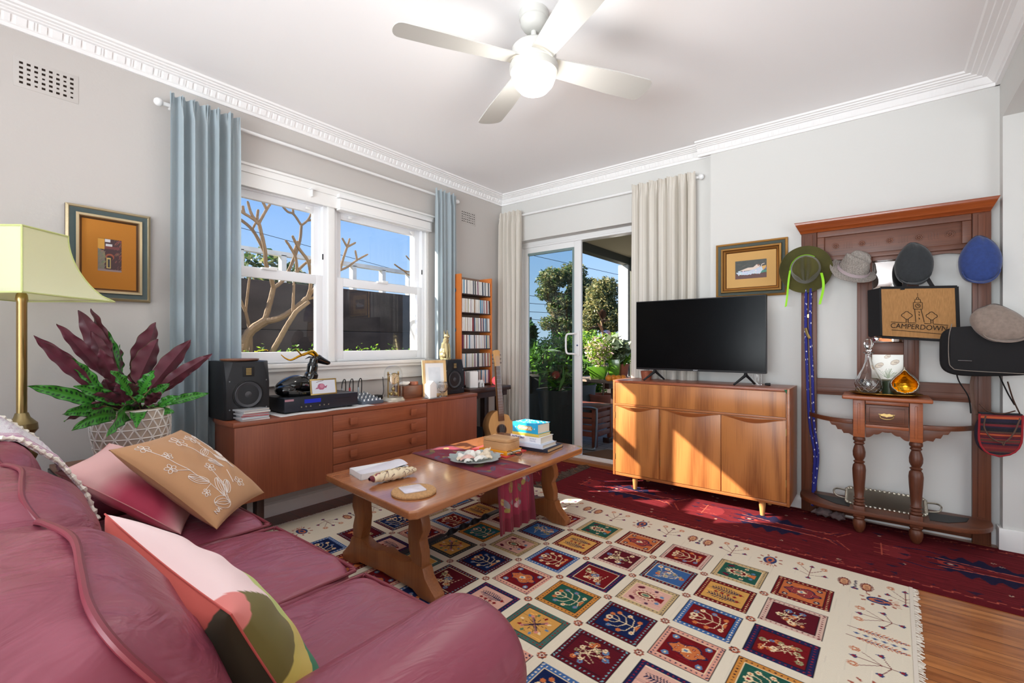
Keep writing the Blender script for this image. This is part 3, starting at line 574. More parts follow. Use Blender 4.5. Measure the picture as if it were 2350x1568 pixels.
LB = mat('dark_bronze_leaf', (70, 50, 40), .25, coat=.3)
for i, (dx, dz, h_) in enumerate(((-.9, .1, 1.35), (.7, .5, 1.4), (.1, 1, 1.45), (-.5, .9, 1.42), (.9, .0, 1.3), (-.7, -.2, 1.2), (.8, -.3, 1.1), (-.3, .6, 1.25))): bigleaf('leaf', (x, y, h_-.0), (dx*.8+.1, -dx*.4-.3, dz), .27, .11, LB, r, .35)
for i, px in enumerate((1397, 1408, 1419, 1430)):
    x, y = ray_at(px, 4.96+.02*(i % 2)); o = MB().ell((0, 0, .036), (.037, .037, .035), 20, 12).build('orange', mat('orange_peel_%d' % i, (232, 138+6*(i % 2), 40), .45, bump=(120, .3, .002)) if i == 0 else bpy.data.materials['orange_peel_0'], loc=(0, 0, 0)); o.location = (x, y, .71)
    tag(o, 'ripe orange in the row on the patio table, %s' % ('farthest left by the green pot', 'second from the left', 'third from the left', 'beside the cabinet edge at right')[i], 'orange', 'oranges on the patio table')
x, y = ray_at(1338, 6.9); pot('patio_planter', 'grey planter with strappy leaves behind the slatted stool', (x, y, -.01), .14, .19, .5, mat('grey_planter', (110, 112, 112), .8), n=240, size=.22, mats=[GR[2], GR[1]], bl=(.3, .3, .3))
for k_, (px, d_, lab) in enumerate(((1243, 5.9, 'dark tall planter outside the glass panel, left one'), (1283, 5.15, 'dark tall planter with spiky leaves outside the glass panel, right one'))):
    x, y = ray_at(px, d_); pot('patio_planter', lab, (x, y, -.01), .17, .24, .72 if k_ == 0 else .6, mat('charcoal_planter_%d' % k_, (58, 52, 48), .8), n=240, size=.20, mats=[GR[2], GR[1], GR[2]], bl=(.24, .22, .26))
# ================================================================ RUGS
rr = random.Random(5)
def rug_tile(C, x0, y0, s, sy, border, field, motif, rd):
    CB = {'P': (222, 160, 140), 'G': (204, 138, 66), 'R': (112, 24, 30), 'B': (66, 104, 158), 'N': (34, 38, 78), 'T': (200, 172, 124), 'C': (214, 180, 164), 'E': (70, 106, 98), 'Y': (60, 68, 68), 'M': (92, 20, 34)}
    CF = {'r': (116, 22, 28), 'g': (38, 88, 74), 'n': (22, 36, 78), 'p': (220, 172, 156), 'b': (58, 96, 148), 'o': (196, 108, 62), 'y': (212, 158, 84), 'd': (92, 22, 34), 't': (40, 98, 96)}
    bc = CB[border]; fc = CF[field]; dk = (34, 22, 32)
    C.rect(x0, x0+s, y0, y0+sy, dk); C.rect(x0+.003, x0+s-.003, y0+.003, y0+sy-.003, bc)
    bw = .026; inn = (236, 214, 176)
    C.rect(x0+bw-.003, x0+s-bw+.003, y0+bw-.003, y0+sy-bw+.003, inn if rd.random() < .4 else dk); C.rect(x0+bw, x0+s-bw, y0+bw, y0+sy-bw, fc)
    dc = {'P': (40, 40, 74), 'G': (60, 30, 40), 'R': (226, 186, 140), 'B': (232, 218, 190), 'N': (150, 40, 50), 'T': (90, 80, 80), 'C': (120, 50, 56), 'E': (150, 40, 40), 'Y': (150, 120, 90), 'M': (120, 180, 190)}[border]
    nn = 12
    for k in range(nn):
        t = (k+.5)/nn
        for (px, py) in ((x0+s*t, y0+bw/2), (x0+s*t, y0+sy-bw/2), (x0+bw/2, y0+sy*t), (x0+s-bw/2, y0+sy*t)): C.poly([(px-.0042, py), (px, py-.0048), (px+.0042, py), (px, py+.0048)], dc)
    for k in range(26):   # wool streaks of the field
        yy = rd.uniform(y0+bw, y0+sy-bw); xa = rd.uniform(x0+bw, x0+s-bw-.03); q = rd.uniform(.8, 1.25); C.line([(xa, yy), (xa+rd.uniform(.02, .05), yy)], .003, tuple(min(255, max(1.1, v*q)) for v in fc)) if xa+.05 < x0+s-bw else None
    cx, cy = x0+s/2, y0+sy/2; cr_ = (236, 212, 172); nb = (30, 36, 72); bl = (96, 132, 170); rdc = (136, 34, 36); og = (206, 116, 66)
    light = field in 'pyo'; ln = nb if light else cr_; ac = rdc if light else og
    def flower(x, y, r, a, b_=None):
        for q in range(6): C.disc(x+r*.7*math.cos(q*PI/3), y+r*.7*math.sin(q*PI/3), r*.45, a)
        C.disc(x, y, r*.45, b_ or rdc)
    if motif == 'tree':
        C.line([(cx+.065, cy), (cx-.05, cy)], .0055, ln)
        for sgn in (1, -1):
            for (bx_, ex, ey) in ((.045, .01, .055), (.02, -.035, .05), (-.01, -.055, .028), (.055, .06, .04)):
                C.line([(cx+bx_, cy), (cx+(bx_+ex)/2+.008, cy+sgn*ey*.75), (cx+ex, cy+sgn*ey)], .0035, ln); flower(cx+ex, cy+sgn*ey, .0095, [cr_, bl, og][rd.randrange(3)] if not light else [nb, rdc, bl][rd.randrange(3)], ac)
        flower(cx-.055, cy, .014, cr_ if not light else nb, rdc); C.poly([(cx+.07, cy-.02), (cx+.07, cy+.02), (cx+.055, cy)], ac)
    elif motif == 'boteh':
        for k in range(18):
            a = 2*PI*k/18; C.line([(cx-.008+.028*math.cos(a), cy+.018*math.sin(a)), (cx-.008+.056*math.cos(a), cy+.036*math.sin(a))], .004, rdc if light else cr_)
        C.disc(cx-.008, cy, .044, cr_, .027); C.disc(cx-.008, cy, .036, (110, 30, 34), .021); C.disc(cx-.008, cy, .022, cr_, .013); C.disc(cx-.008, cy, .016, (90, 120, 100), .009)
        C.poly([(cx+.03, cy-.005), (cx+.07, cy-.02), (cx+.07, cy+.02), (cx+.03, cy+.005)], ac); C.disc(cx+.055, cy+.03, .009, bl); C.disc(cx+.055, cy-.03, .009, bl)
        for sg in (1, -1): C.disc(cx-.05, cy+sg*.052, .017, (100, 30, 50), .010, sg*.5); flower(cx+.02, cy+sg*.058, .008, nb if light else cr_)
    elif motif == 'feather':
        for sg in (1, -1):
            C.line([(cx-.06, cy+sg*.032), (cx+.068, cy+sg*.032)], .004, nb if light else cr_)
            for k in range(11):
                x_ = cx-.055+k*.011; h_ = .019*math.sin(PI*(k+1)/12)+.004
                C.line([(x_, cy+sg*.032), (x_-.010, cy+sg*.032+h_)], .0042, nb if light else cr_); C.line([(x_, cy+sg*.032), (x_-.010, cy+sg*.032-h_)], .0042, nb if light else cr_)
            C.disc(cx+.055, cy+sg*.032, .008, rdc)
        for k in range(4): C.poly([(cx-.05+.026*k, cy), (cx-.04+.026*k, cy-.009), (cx-.03+.026*k, cy), (cx-.04+.026*k, cy+.009)], rdc)
    elif motif == 'cross':
        for a in (PI/4, 3*PI/4, 5*PI/4, 7*PI/4):
            ex, ey = cx+.05*math.cos(a), cy+.05*math.sin(a); C.line([(cx, cy), (ex, ey)], .010, nb); C.line([(cx, cy), (ex, ey)], .004, (214, 150, 140)); C.disc(ex, ey, .008, (214, 140, 130))
        for k in range(10):
            a = 2*PI*k/10; q = .062; C.disc(cx+q*math.cos(a), cy+q*math.sin(a)*.95, .009, [bl, cr_, rdc, (90, 120, 90)][k % 4], .006, a); C.line([(cx, cy), (cx+q*.9*math.cos(a+.2), cy+q*.9*math.sin(a+.2))], .0022, (70, 40, 50))
    elif motif == 'med':
        P_ = [(cx+.066*math.cos(a)*(1+.14*math.cos(6*a)), cy+.04*math.sin(a)*(1+.2*math.cos(5*a))) for a in [2*PI*i/40 for i in range(40)]]
        C.poly(P_, nb); C.poly([((x-cx)*.88+cx, (y-cy)*.88+cy) for x, y in P_], og if field == 'r' else (150, 60, 60))
        C.poly([(cx-.012, cy-.016), (cx+.018, cy), (cx-.0, cy+.018), (cx-.02, cy+.002)], cr_); C.disc(cx-.004, cy, .007, bl)
        for k in range(8):
            a = 2*PI*k/8+.3; flower(cx+.04*math.cos(a), cy+.024*math.sin(a), .005, rdc, cr_)
        for sx_ in (1, -1):
            for sy_ in (1, -1): flower(cx+sx_*.06, cy+sy_*.057, .0115, bl if not light else nb, cr_)
    else:
        for k in range(15):
            x_, y_ = cx+rd.uniform(-.066, .066), cy+rd.uniform(-.06, .06); flower(x_, y_, rd.uniform(.006, .013), [cr_, bl, og, (150, 150, 110)][rd.randrange(4)] if not light else [nb, rdc, bl][rd.randrange(3)])
            C.line([(x_, y_), (cx+rd.uniform(-.05, .05), cy+rd.uniform(-.05, .05))], .0024, ln)
# the large tribal rug: canvas x runs along the long side (2.95 m), y towards the back wall
RW, RH = 2.94, 2.34; iU = Vector((.2595, -.0175)); iV = Vector((.0055, .2450)); O0 = Vector((-1.452, 1.639))
LU, LV = .2601, .24506
C = Canvas(RW, RH, .0035, (230, 219, 198)); offx = 1.402; offy = 1.099    # canvas position of node (0,0)
rd = random.Random(2)
for k in range(900): xa = rd.uniform(0, RW); ya = rd.uniform(0, RH); q = rd.uniform(.955, 1.03); C.line([(xa, ya), (xa, ya+rd.uniform(.03, .16))], .0035, tuple(min(255, v*q) for v in (230, 219, 198)))
rows = {0: ['Pr', 'Gg', 'Mn'], 1: ['Br', 'Nr', 'Tp'], 2: ['Ry', 'Cd', 'Mb'], 3: ['Tg', 'Ro', 'Cr'], -1: ['Np', 'Ey', 'Md'], -2: ['Ro', 'Pr', 'Bn'], -3: ['Tg', 'Mn', 'Ry'], -4: ['Np', 'Br', 'Gg']}
mot = {'n': 'tree', 'g': 'tree', 'p': 'boteh', 'y': 'feather', 'o': 'med', 'b': 'scatter', 'd': 'scatter', 't': 'tree'}
for j in range(-4, 4):
    for i in range(-4, 5):
        bf = rows[j][i % 3]
        if (i, j) == (-2, 0): bf = 'Yy'
        if (i, j) == (-2, 1): bf = 'Gt'
        f_ = bf[1]; mo = mot.get(f_) or ('med' if bf == 'Pr' else 'scatter' if bf == 'Nr' else 'tree')
        if bf == 'Np': mo = 'feather'
        if bf in ('Ey', 'Yy'): mo = 'cross'
        if bf == 'Tg': mo = 'boteh'
        g = .021; rug_tile(C, offx+i*LU+g, offy+j*LV+g, LU-2*g, LV-2*g, bf[0], f_, mo, random.Random(abs(i*31+j*7)+3))
for j in range(-3, 4):
    for i in range(-3, 5):
        x_, y_ = offx+i*LU, offy+j*LV
        for q in range(8): a = q*PI/4; C.disc(x_+.014*math.cos(a), y_+.014*math.sin(a), .0055, (44, 20, 40) if q % 2 else (196, 104, 72)); C.disc(x_+.014*math.cos(a), y_+.014*math.sin(a), .0028, (206, 120, 84) if q % 2 else (60, 30, 50))
        C.disc(x_, y_, .005, (120, 34, 40))
def motif_border(x, y, kind, rot):
    ca, sa = math.cos(rot), math.sin(rot); R_ = lambda p: (x+p[0]*ca-p[1]*sa, y+p[0]*sa+p[1]*ca); br_c = (120, 44, 40); nb = (50, 64, 110); og = (196, 112, 76)
    if kind == 0:
        for (a, b_) in (((.07, 0), (-.05, 0)), ((.02, 0), (-.04, .045)), ((.02, 0), (-.04, -.045)), ((.045, 0), (.02, .055)), ((.045, 0), (.02, -.055))): C.line([R_(a), R_(b_)], .003, br_c)
        for p_ in ((-.06, .05), (-.06, -.05)):
            for q in range(7): o_ = R_((p_[0]+.012*math.cos(q*.9), p_[1]+.010*math.sin(q*.9))); C.disc(*o_, .0055, og); C.disc(*o_, .0025, (226, 206, 176))
        for p_ in ((-.06, 0), (.015, .06), (.015, -.06), (.075, 0)): C.poly([R_((p_[0]-.015, p_[1])), R_((p_[0]+.006, p_[1]-.013)), R_((p_[0]+.012, p_[1])), R_((p_[0]+.006, p_[1]+.013))], nb); C.disc(*R_(p_), .006, (150, 40, 44))
    elif kind == 1:
        for sg in (1, -1):
            for k in range(16): a = 2*PI*k/16; C.disc(*R_((-.0+.038*math.cos(a), sg*.042+.022*math.sin(a))), .005, br_c)
            C.disc(*R_((0, sg*.042)), .036, br_c, .019, rot); C.disc(*R_((0, sg*.042)), .031, (216, 160, 120), .015, rot)
            for k in range(5): C.line([R_((-.02+.01*k, sg*.042-.007)), R_((-.02+.01*k, sg*.042+.007))], .003, br_c)
            C.line([R_((.035, sg*.042)), R_((.055, sg*.042))], .004, br_c)
        for k in range(5): C.disc(*R_((-.035+.016*k, 0)), .008, (70, 60, 80), .0045, rot+(.7 if k % 2 else -.7))
        C.disc(*R_((.045, 0)), .014, nb, .010); C.disc(*R_((.045, 0)), .006, (150, 60, 60))
    elif kind == 2:
        C.disc(*R_((0, 0)), .045, nb, .03, rot); C.disc(*R_((-.005, 0)), .03, og, .018, rot); C.disc(*R_((0, 0)), .018, nb, .01, rot)
        for k in range(9): a = 2*PI*k/9; C.disc(*R_((.06*math.cos(a), .05*math.sin(a))), .010, (166, 90, 70), .005, a+rot)
        for k in range(5): C.line([R_((.02, 0)), R_((.07, -.03+.015*k))], .003, og)
    else:
        for sg in (1, -1):
            C.line([R_((-.09, sg*.035)), R_((.09, sg*.035))], .003, br_c)
            for k in range(13):
                t = -.06+k*.012; h_ = .016*math.sin(PI*(k+2)/15); C.line([R_((t, sg*.035)), R_((t+.012, sg*.035+h_))], .004, og); C.line([R_((t, sg*.035)), R_((t+.012, sg*.035-h_))], .004, og); C.disc(*R_((t, sg*.035)), .003, nb)
        for k in range(6): C.poly([R_((-.07+.028*k, 0)), R_((-.06+.028*k, .008)), R_((-.05+.028*k, 0)), R_((-.06+.028*k, -.008))], (90, 104, 140))
x5 = offx+5*LU; y4 = offy+4*LV; xm4 = offx-4*LU
for k in range(10): motif_border(x5+.135, y4+.02-.168*k, [2, 0, 3, 0][k % 4], 0 if k % 4 else .2)
for k in range(10): motif_border(xm4-.17, y4+.02-.168*k, [2, 0, 1, 0][k % 4], PI)
for k in range(15): motif_border(xm4+.10+.176*k, y4+.125, [0, 1, 0, 2][k % 4], -PI/2)
m, nt, b = nodes('rug_wool'); at = nt.nodes.new('ShaderNodeAttribute'); at.attribute_name = 'Col'; nt.links.new(at.outputs['Color'], b.inputs['Base Color']); b.inputs['Roughness'].default_value = 1; b.inputs['Specular IOR Level'].default_value = .1; noise_bump(nt, b, 300, .6, .003); M['rug'] = m
eU = iU/LU; eV = iV/LV
def rugpt(X, Y): return (O0[0]+(X-offx)*eU[0]+(Y-offy)*eV[0], O0[1]+(X-offx)*eU[1]+(Y-offy)*eV[1])
rug = T('patterned_rug', 'large cream tribal rug of small square garden panels under the coffee table', 'rug', (-1.4, 1.7, 0))
C.mesh('pile', M['rug'], lambda u, v: (*rugpt(u*RW, v*RH), .0105+0*u), rug, thick=(0, 0, -.0065))
M['fringe'] = mat('rug_fringe_cotton', (222, 212, 198), 1)
for sd, nm in ((0, 'fringe'), (RW, 'fringe')):
    w = MB(); sg = -1 if sd == 0 else 1; rd = random.Random(4)
    for k in range(330):
        y_ = RH*k/330+.003; a = rugpt(sd-sg*.004, y_); b_ = rugpt(sd+sg*.018, y_+rd.uniform(-.005, .005)); c_ = rugpt(sd+sg*rd.uniform(.024, .036), y_+rd.uniform(-.01, .01))
        w.tube([(*a, .009), (*b_, .0075), (*c_, .005)], .0022, 4)
    a, b_, c_, d_ = rugpt(sd, 0), rugpt(sd, RH), rugpt(sd+sg*.012, RH), rugpt(sd+sg*.012, 0); w.prism([a, b_, c_, d_], .003, .012, 'z')
    w.build(nm, M['fringe'], rug, kind='stuff')
# red runner and the small red rug beside it
def red_canvas(W, H_, seed, per):
    C = Canvas(W, H_, .005, (104, 30, 36)); rd = random.Random(seed)
    for k in range(int(700*W)): xa = rd.uniform(0, W); ya = rd.uniform(0, H_); q = rd.uniform(.72, 1.2); C.line([(xa, ya), (xa+rd.uniform(.03, .2), ya)], .005, tuple(v*q for v in (104, 30, 36)))
    nv, nv2, cr_, og = (34, 30, 58), (50, 30, 52), (214, 176, 150), (190, 92, 74)
    C.rect(0, W, 0, .05, (96, 22, 30)); C.rect(0, W, H_-.05, H_, (96, 22, 30))
    for yy in (.06, H_-.06):
        x = 0
        while x < W: C.line([(x, yy), (x+.03, yy), (x+.03, yy+.014), (x+.055, yy+.014)], .003, og); C.disc(x+.04, yy-.03 if yy > .1 else yy+.04, .006, nv2); x += .07
    x = .35
    while x < W:
        cy = H_/2
        for sg in (1, -1):
            P_ = [(x+a*per*.5, cy+sg*(.02+.11*math.sin(PI*a)*(1+.28*math.sin(a*40)))) for a in [i/30 for i in range(31)]]; C.poly(P_+[(x+per*.5, cy+sg*.03), (x, cy+sg*.03)], nv)
            C.line([(x+.06, cy+sg*.06), (x+per*.3, cy+sg*.035), (x+per*.6, cy+sg*.05)], .008, og); C.line([(x-.1, cy+sg*.09), (x+.02, cy+sg*.13), (x+.1, cy+sg*.10)], .010, nv)
            for k in range(6): C.line([(x+per*.45+k*.03, cy+sg*.03), (x+per*.45+.06+k*.03, cy+sg*(.04+.02*k))], .004, og if k % 2 else nv)
        C.disc(x+per*.12, cy, .05, (150, 56, 50), .03); C.disc(x+per*.12, cy, .03, nv, .018); C.disc(x+per*.12, cy, .012, cr_, .008)
        C.disc(x-.10, cy, .06, (128, 44, 48), .09); C.line([(x-.16, cy-.09), (x-.16, cy+.09)], .004, og)
        for q in (-1, 0, 1): C.line([(x-.19, cy+q*.07), (x-.13, cy+q*.07)], .004, og)
        for k in range(9):
            a_, b_ = x+rd.uniform(-.2, per*.7), cy+rd.choice((-1, 1))*rd.uniform(.12, H_/2-.1)
            C.poly([(a_-.012, b_), (a_-.004, b_-.009), (a_+.010, b_), (a_-.002, b_+.009)], cr_); C.poly([(a_-.008, b_), (a_-.003, b_-.005), (a_+.006, b_), (a_-.002, b_+.005)], nv)
        for k in range(14): a_, b_ = x+rd.uniform(-.2, per*.75), rd.uniform(.09, H_-.09); C.poly([(a_, b_), (a_+rd.uniform(.02, .07), b_+.008), (a_+.03, b_-rd.uniform(.01, .03))], nv2)
        for k in range(10): a_, b_ = x+rd.uniform(-.2, per*.75), rd.uniform(.09, H_-.09); C.line([(a_, b_), (a_+.02, b_+.008), (a_+.035, b_-.005)], .003, og)
        x += per
    return C
def quadmap(p00, p10, p01, p11, z):
    return lambda u, v: (p00[0]*(1-u)*(1-v)+p10[0]*u*(1-v)+p01[0]*(1-u)*v+p11[0]*u*v, p00[1]*(1-u)*(1-v)+p10[1]*u*(1-v)+p01[1]*(1-u)*v+p11[1]*u*v, z+0*u)
run = T('red_runner', 'long worn dark red runner rug in front of the television cabinet and hall stand', 'rug', (-.5, 3.25, 0))
red_canvas(3.4, .86, 3, .92).mesh('pile', M['rug'], quadmap((-2.02, 2.87), (1.4, 2.755), (-2.06, 3.745), (1.4, 3.57), .0035), run, thick=(0, 0, -.003))
w = MB(); rd = random.Random(9)
for k in range(60):
    y_ = 2.92+.8*k/60; 
    w.tube([(-2.03, y_, .004), (-2.06-rd.uniform(0, .03), y_+rd.uniform(-.02, .02), .012), (-2.11-rd.uniform(0, .04), y_+rd.uniform(-.04, .03), .014)], [.004, .005, .0025], 5)
w.build('fringe', mat('dark_wool_fringe', (84, 70, 62), 1), run, kind='stuff')
C = red_canvas(.85, .85, 8, .5)
for (x_, y_) in ((.6, .72), (.55, .5), (.6, .25)): C.disc(x_, y_, .055, (214, 176, 150), .035); C.disc(x_, y_, .050, (140, 40, 40), .030); C.disc(x_, y_, .02, (214, 176, 150), .01); C.disc(x_, y_, .016, (140, 40, 40), .007)
sr = T('small_red_rug', 'small red rug with pale ovals between the guitar and the runner', 'rug', (-2.5, 3.3, 0)); C.mesh('pile', M['rug'], quadmap((-2.95, 2.92), (-2.12, 2.92), (-2.97, 3.73), (-2.14, 3.73), .0035), sr, thick=(0, 0, -.003))
# ================================================================ SOFA
def quilt(w, c, r, e=.35, n=48, m=26, wr=0, seed=0, fn=None):
    rd = random.Random(seed); ph = [rd.uniform(0, 6.28) for _ in range(8)]
    def f(p, d):
        x, y, z = p
        if wr:
            k = wr*(math.sin(x*23+y*9+ph[0])*math.sin(y*17-x*5+ph[1])+.6*math.sin(x*41+y*31+ph[2])*math.sin(z*30+ph[3])+.4*math.sin((x-y)*62+ph[4])*math.sin(x*19+ph[5])); x += d[0]*k; y += d[1]*k; z += d[2]*k
        return fn((x, y, z)) if fn else (x, y, z)
    return w.ell(c, r, n, m, e, f)
sofa = T('leather_sofa', 'burgundy leather three seat sofa with piped cushions in the foreground', 'sofa', (-1.5, .35, 0))
w = MB(); w.box(-2.42, -.62, .02, .74, .06, .33); w.build('base', M['leather'], sofa, bevel=.025, bseg=3)
w = MB(); w.box(-2.42, -.60, -.20, .02, .06, .74); w.build('back_frame', M['leather'], sofa, bevel=.05, bseg=4)
for x in (-2.45, -.6):
    for y in (-.12, .66): MB().lathe([(.028, 0), (.022, .07)], (x, y, 0), 14).build('foot', M['darkw'], sofa)
SC = [(-2.30, -1.755), (-1.745, -1.20), (-1.19, -.735)]
for i, (x0, x1) in enumerate(SC):
    cx = (x0+x1)/2; hx = (x1-x0)/2
    def crown(p, cx=cx, hx=hx):
        x, y, z = p
        if z > .38: z += .028*max(0, 1-((x-cx)/hx)**2)*max(0, 1-((y-.5)/.33)**2)
        return (x, y, z)
    w = MB(); quilt(w, (cx, .485, .385), (hx+.004, .315, .075), .28, 110, 48, .0026, i+1, crown); s_ = w.build('seat_cushion', M['leather'], sofa, ang=80)
    for zz in (.447, .322):
        y1 = .795; P_ = [(x0+.012, .22, zz), (x0+.012, y1-.05, zz), (x0+.03, y1-.012, zz), (x0+.06, y1, zz), (x1-.06, y1, zz), (x1-.03, y1-.012, zz), (x1-.012, y1-.05, zz), (x1-.012, .22, zz)]
        MB().tube(spline(P_, 4), .0055, 8).build('piping', M['leatherp'], s_)
BC = [(-2.30, -1.72), (-1.71, -1.165), (-1.155, -.60)]
for i, (x0, x1) in enumerate(BC):
    cx = (x0+x1)/2; hx = (x1-x0)/2
    def lean(p, cx=cx, hx=hx):
        x, y, z = p; t = (z-.45)/.42; sag = .02*math.sin(t*7+x*3)*max(0, 1-abs(t-.5)*1.6)
        return (x, y-.16*t+sag*(1 if y > .1 else 0)+.03*max(0, 1-((x-cx)/hx)**2)*(1 if y > .12 else .3), z+.012*max(0, 1-((x-cx)/hx)**2))
    w = MB(); quilt(w, (cx, .17, .638), (hx+.004, .135, .193), .45, 84, 44, .004, i+11, lean); s_ = w.build('back_cushion', M['leather'], sofa, ang=80)
    for yy, zt in ((.165, .853),):
        P_ = [(x0+.008, .29, .50), (x0+.004, .245, .62), (x0+.006, .185, .72), (x0+.03, .14, .79), (x0+.08, .125, .822), (x0+.16, .13, .836), (cx, .14, .842), (x1-.16, .13, .836), (x1-.08, .125, .822), (x1-.03, .14, .79), (x1-.006, .185, .72), (x1-.004, .245, .62), (x1-.008, .29, .50)]; P_ = [(x, y-.012, z+.006) for x, y, z in P_]
        MB().tube(spline(P_, 5), .0052, 8).build('piping', M['leatherp'], s_)
for sx_, xc in ((1, -.640), (-1, -2.425)):
    w = MB()
    def armf(u, v, xc=xc, sx_=sx_):
        a = 2*PI*u; R = .118+.010*math.cos(a*2); y = -.12+.86*v
        k = 1 if v < .93 else math.sqrt(max(0, 1-((v-.93)/.07)**2)); k0 = min(1, v/.05+.4)
        sq = 1+.0
        x = xc+R*k*k0*math.cos(a)*1.02; z = .50+R*k*k0*math.sin(a)*1.0
        return (x, y+(0), z)
    w.grid(armf, 48, 60, cu=True); w.build('arm_roll', M['leather'], sofa, ang=80)
    w = MB(); w.box(xc-.09, xc+.09, -.16, .70, .06, .50); w.build('arm_panel', M['leather'], sofa, bevel=.03, bseg=3)
# ================================================================ CUSHIONS
def pillow_fn(P1, P2, P4, th, pinch=.07, seed=0, wr=.003):
    P1, P2, P4 = Vector(P1), Vector(P2), Vector(P4); U = (P2-P1); V = (P4-P1); C0 = P1+U/2+V/2; N = U.cross(V).normalized()
    if N.z < 0: N = -N
    rd = random.Random(seed); ph = [rd.uniform(0, 6.28) for _ in range(6)]
    def f(u, v, side):
        a, b_ = 2*u-1, 2*v-1; x = a*(1-pinch*(1-b_*b_)); y = b_*(1-pinch*(1-a*a))
        t = th*math.sqrt(max(0, (1-abs(a)**2.6)*(1-abs(b_)**2.6)))
        k = wr*(math.sin(a*9+b_*4+ph[0])*math.sin(b_*11+ph[1])+math.sin((a+b_)*14+ph[2])*.5)*(1-a*a)*(1-b_*b_)
        q = C0+U*(x/2)+V*(y/2)+N*(side*(t+k)); return q
    return f, N, U, V, C0
def pillow(name, lab, P1, P2, P4, th, colf, m_, wr=.003, seed=0, nn=110, cat='cushion', pinch=.07):
    f, N, U, V, C0 = pillow_fn(P1, P2, P4, th, pinch, seed, wr); r = T(name, lab, cat, tuple(C0))
    vs = []; fs = []; cs = []; W = nn+1
    for side in (1, -1):
        o = len(vs)
        for j in range(W):
            for i in range(W): u, v = i/nn, j/nn; vs.append(tuple(f(u, v, side)-C0)); cs.append((*lin(colf(u, v, side)), 1))
        for j in range(nn):
            for i in range(nn): q = (o+j*W+i, o+j*W+i+1, o+(j+1)*W+i+1, o+(j+1)*W+i); fs.append(q if side > 0 else q[::-1])
    me = bpy.data.meshes.new('cover'); me.from_pydata(vs, [], fs); ca = me.color_attributes.new('Col', 'FLOAT_COLOR', 'POINT'); ca.data.foreach_set('color', np.array(cs, np.float32).ravel())
    me.polygons.foreach_set('use_smooth', [True]*len(me.polygons)); me.materials.append(m_); o = bpy.data.objects.new('cover', me); COL.objects.link(o); o.parent = r; ORG[o.name] = tuple(C0)
    P_ = [f(u, v, 0) for u, v in [(k/16, 0) for k in range(16)]+[(1, k/16) for k in range(16)]+[(1-k/16, 1) for k in range(16)]+[(0, 1-k/16) for k in range(16)]]
    MB().tube(P_, .0016, 6, closed=True).build('seam', m_ if 'seam' not in M else M['seam'], r)
    return r, f, N
M['velvet'] = paintmat('velvet_cover', .85, .12); M['linen'] = paintmat('linen_cover', .95, .1, (700, .3, .001))
def mixc(a, b_, t): t = max(0, min(1, t)); return tuple(a[i]*(1-t)+b_[i]*t for i in range(3))
M['seam'] = mat('seam_pink', (214, 150, 150), .8)
def pinkc(u, v, s_):
    d_ = math.hypot((u-.02)*1.1, (v-.62)*1.2); return mixc((200, 72, 100), (232, 184, 182), (d_-.16)/.26)
pk, _, _ = pillow('pink_cushion', 'pale pink velvet cushion with a deeper rose patch, behind the tan one', (-2.016, .253, .716), (-2.35, .445, .73), (-1.83, .53, .482), .062, pinkc, M['velvet'], .004, 3)
M['seam'] = mat('seam_tan', (168, 124, 86), .9)
tn, tf, TN = pillow('tan_cushion', 'tan cushion embroidered with white line drawn flowers at the far sofa end', (-1.935, .366, .777), (-2.24, .649, .765), (-1.709, .595, .508), .058, lambda u, v, s_: (188, 142, 102), M['linen'], .003, 5)
def onp(u, v): return tuple(tf(u, v, 1)+TN*.0012)
w = MB()
def stitch(P_, r=.0011): w.tube([onp(*p) for p in P_], r, 4)
def sp2(P_, n=6): return [(q[0], q[1]) for q in spline([(a, b_, 0) for a, b_ in P_], n)]
def ring(cx, cy, a, b_, rot, n=14): return [(cx+a*math.cos(t)*math.cos(rot)-b_*math.sin(t)*math.sin(rot), cy+a*math.cos(t)*math.sin(rot)+b_*math.sin(t)*math.cos(rot)) for t in [2*PI*k/n for k in range(n+1)]]
def fl(cx, cy, r):
    for k in range(5): a = k*2*PI/5; stitch(ring(cx+r*.6*math.cos(a), cy+r*.6*math.sin(a), r*.48, r*.32, a))
    stitch(ring(cx, cy, r*.2, r*.2, 0))
def lf(cx, cy, L_, wd, a):
    stitch(ring(cx+L_/2*math.cos(a), cy+L_/2*math.sin(a), L_/2, wd, a, 16))
    for k in (-.5, 0, .5): stitch(sp2([(cx, cy), (cx+L_/2*math.cos(a)-k*wd*math.sin(a), cy+L_/2*math.sin(a)+k*wd*math.cos(a)), (cx+L_*math.cos(a), cy+L_*math.sin(a))], 4))
for P_ in ([(.28, .93), (.24, .7), (.2, .5), (.17, .3), (.14, .14)], [(.28, .93), (.36, .75), (.42, .6)], [(.62, .62), (.55, .4), (.52, .22)], [(.80, .66), (.70, .42), (.72, .26)], [(.80, .66), (.82, .45), (.86, .2)], [(.52, .80), (.60, .66)], [(.2, .5), (.1, .42)], [(.24, .7), (.12, .72)]): stitch(sp2(P_))
for q in ((.14, .12, .05), (.10, .40, .045), (.52, .17, .075), (.72, .2, .075), (.44, .56, .05), (.62, .82, .055), (.13, .74, .035), (.86, .17, .03), (.9, .34, .03), (.2, .28, .04)): fl(*q)
for q in ((.24, .68, .18, .04, -2.2), (.27, .86, .2, .05, -1.1), (.30, .93, .2, .055, -2.7), (.33, .85, .16, .04, -.7), (.55, .42, .16, .035, -.4), (.62, .6, .15, .035, -2.3), (.78, .58, .14, .03, -2.0), (.8, .5, .12, .03, -.9)): lf(*q)
w.build('embroidery', mat('white_thread', (238, 228, 222), .8), tn)
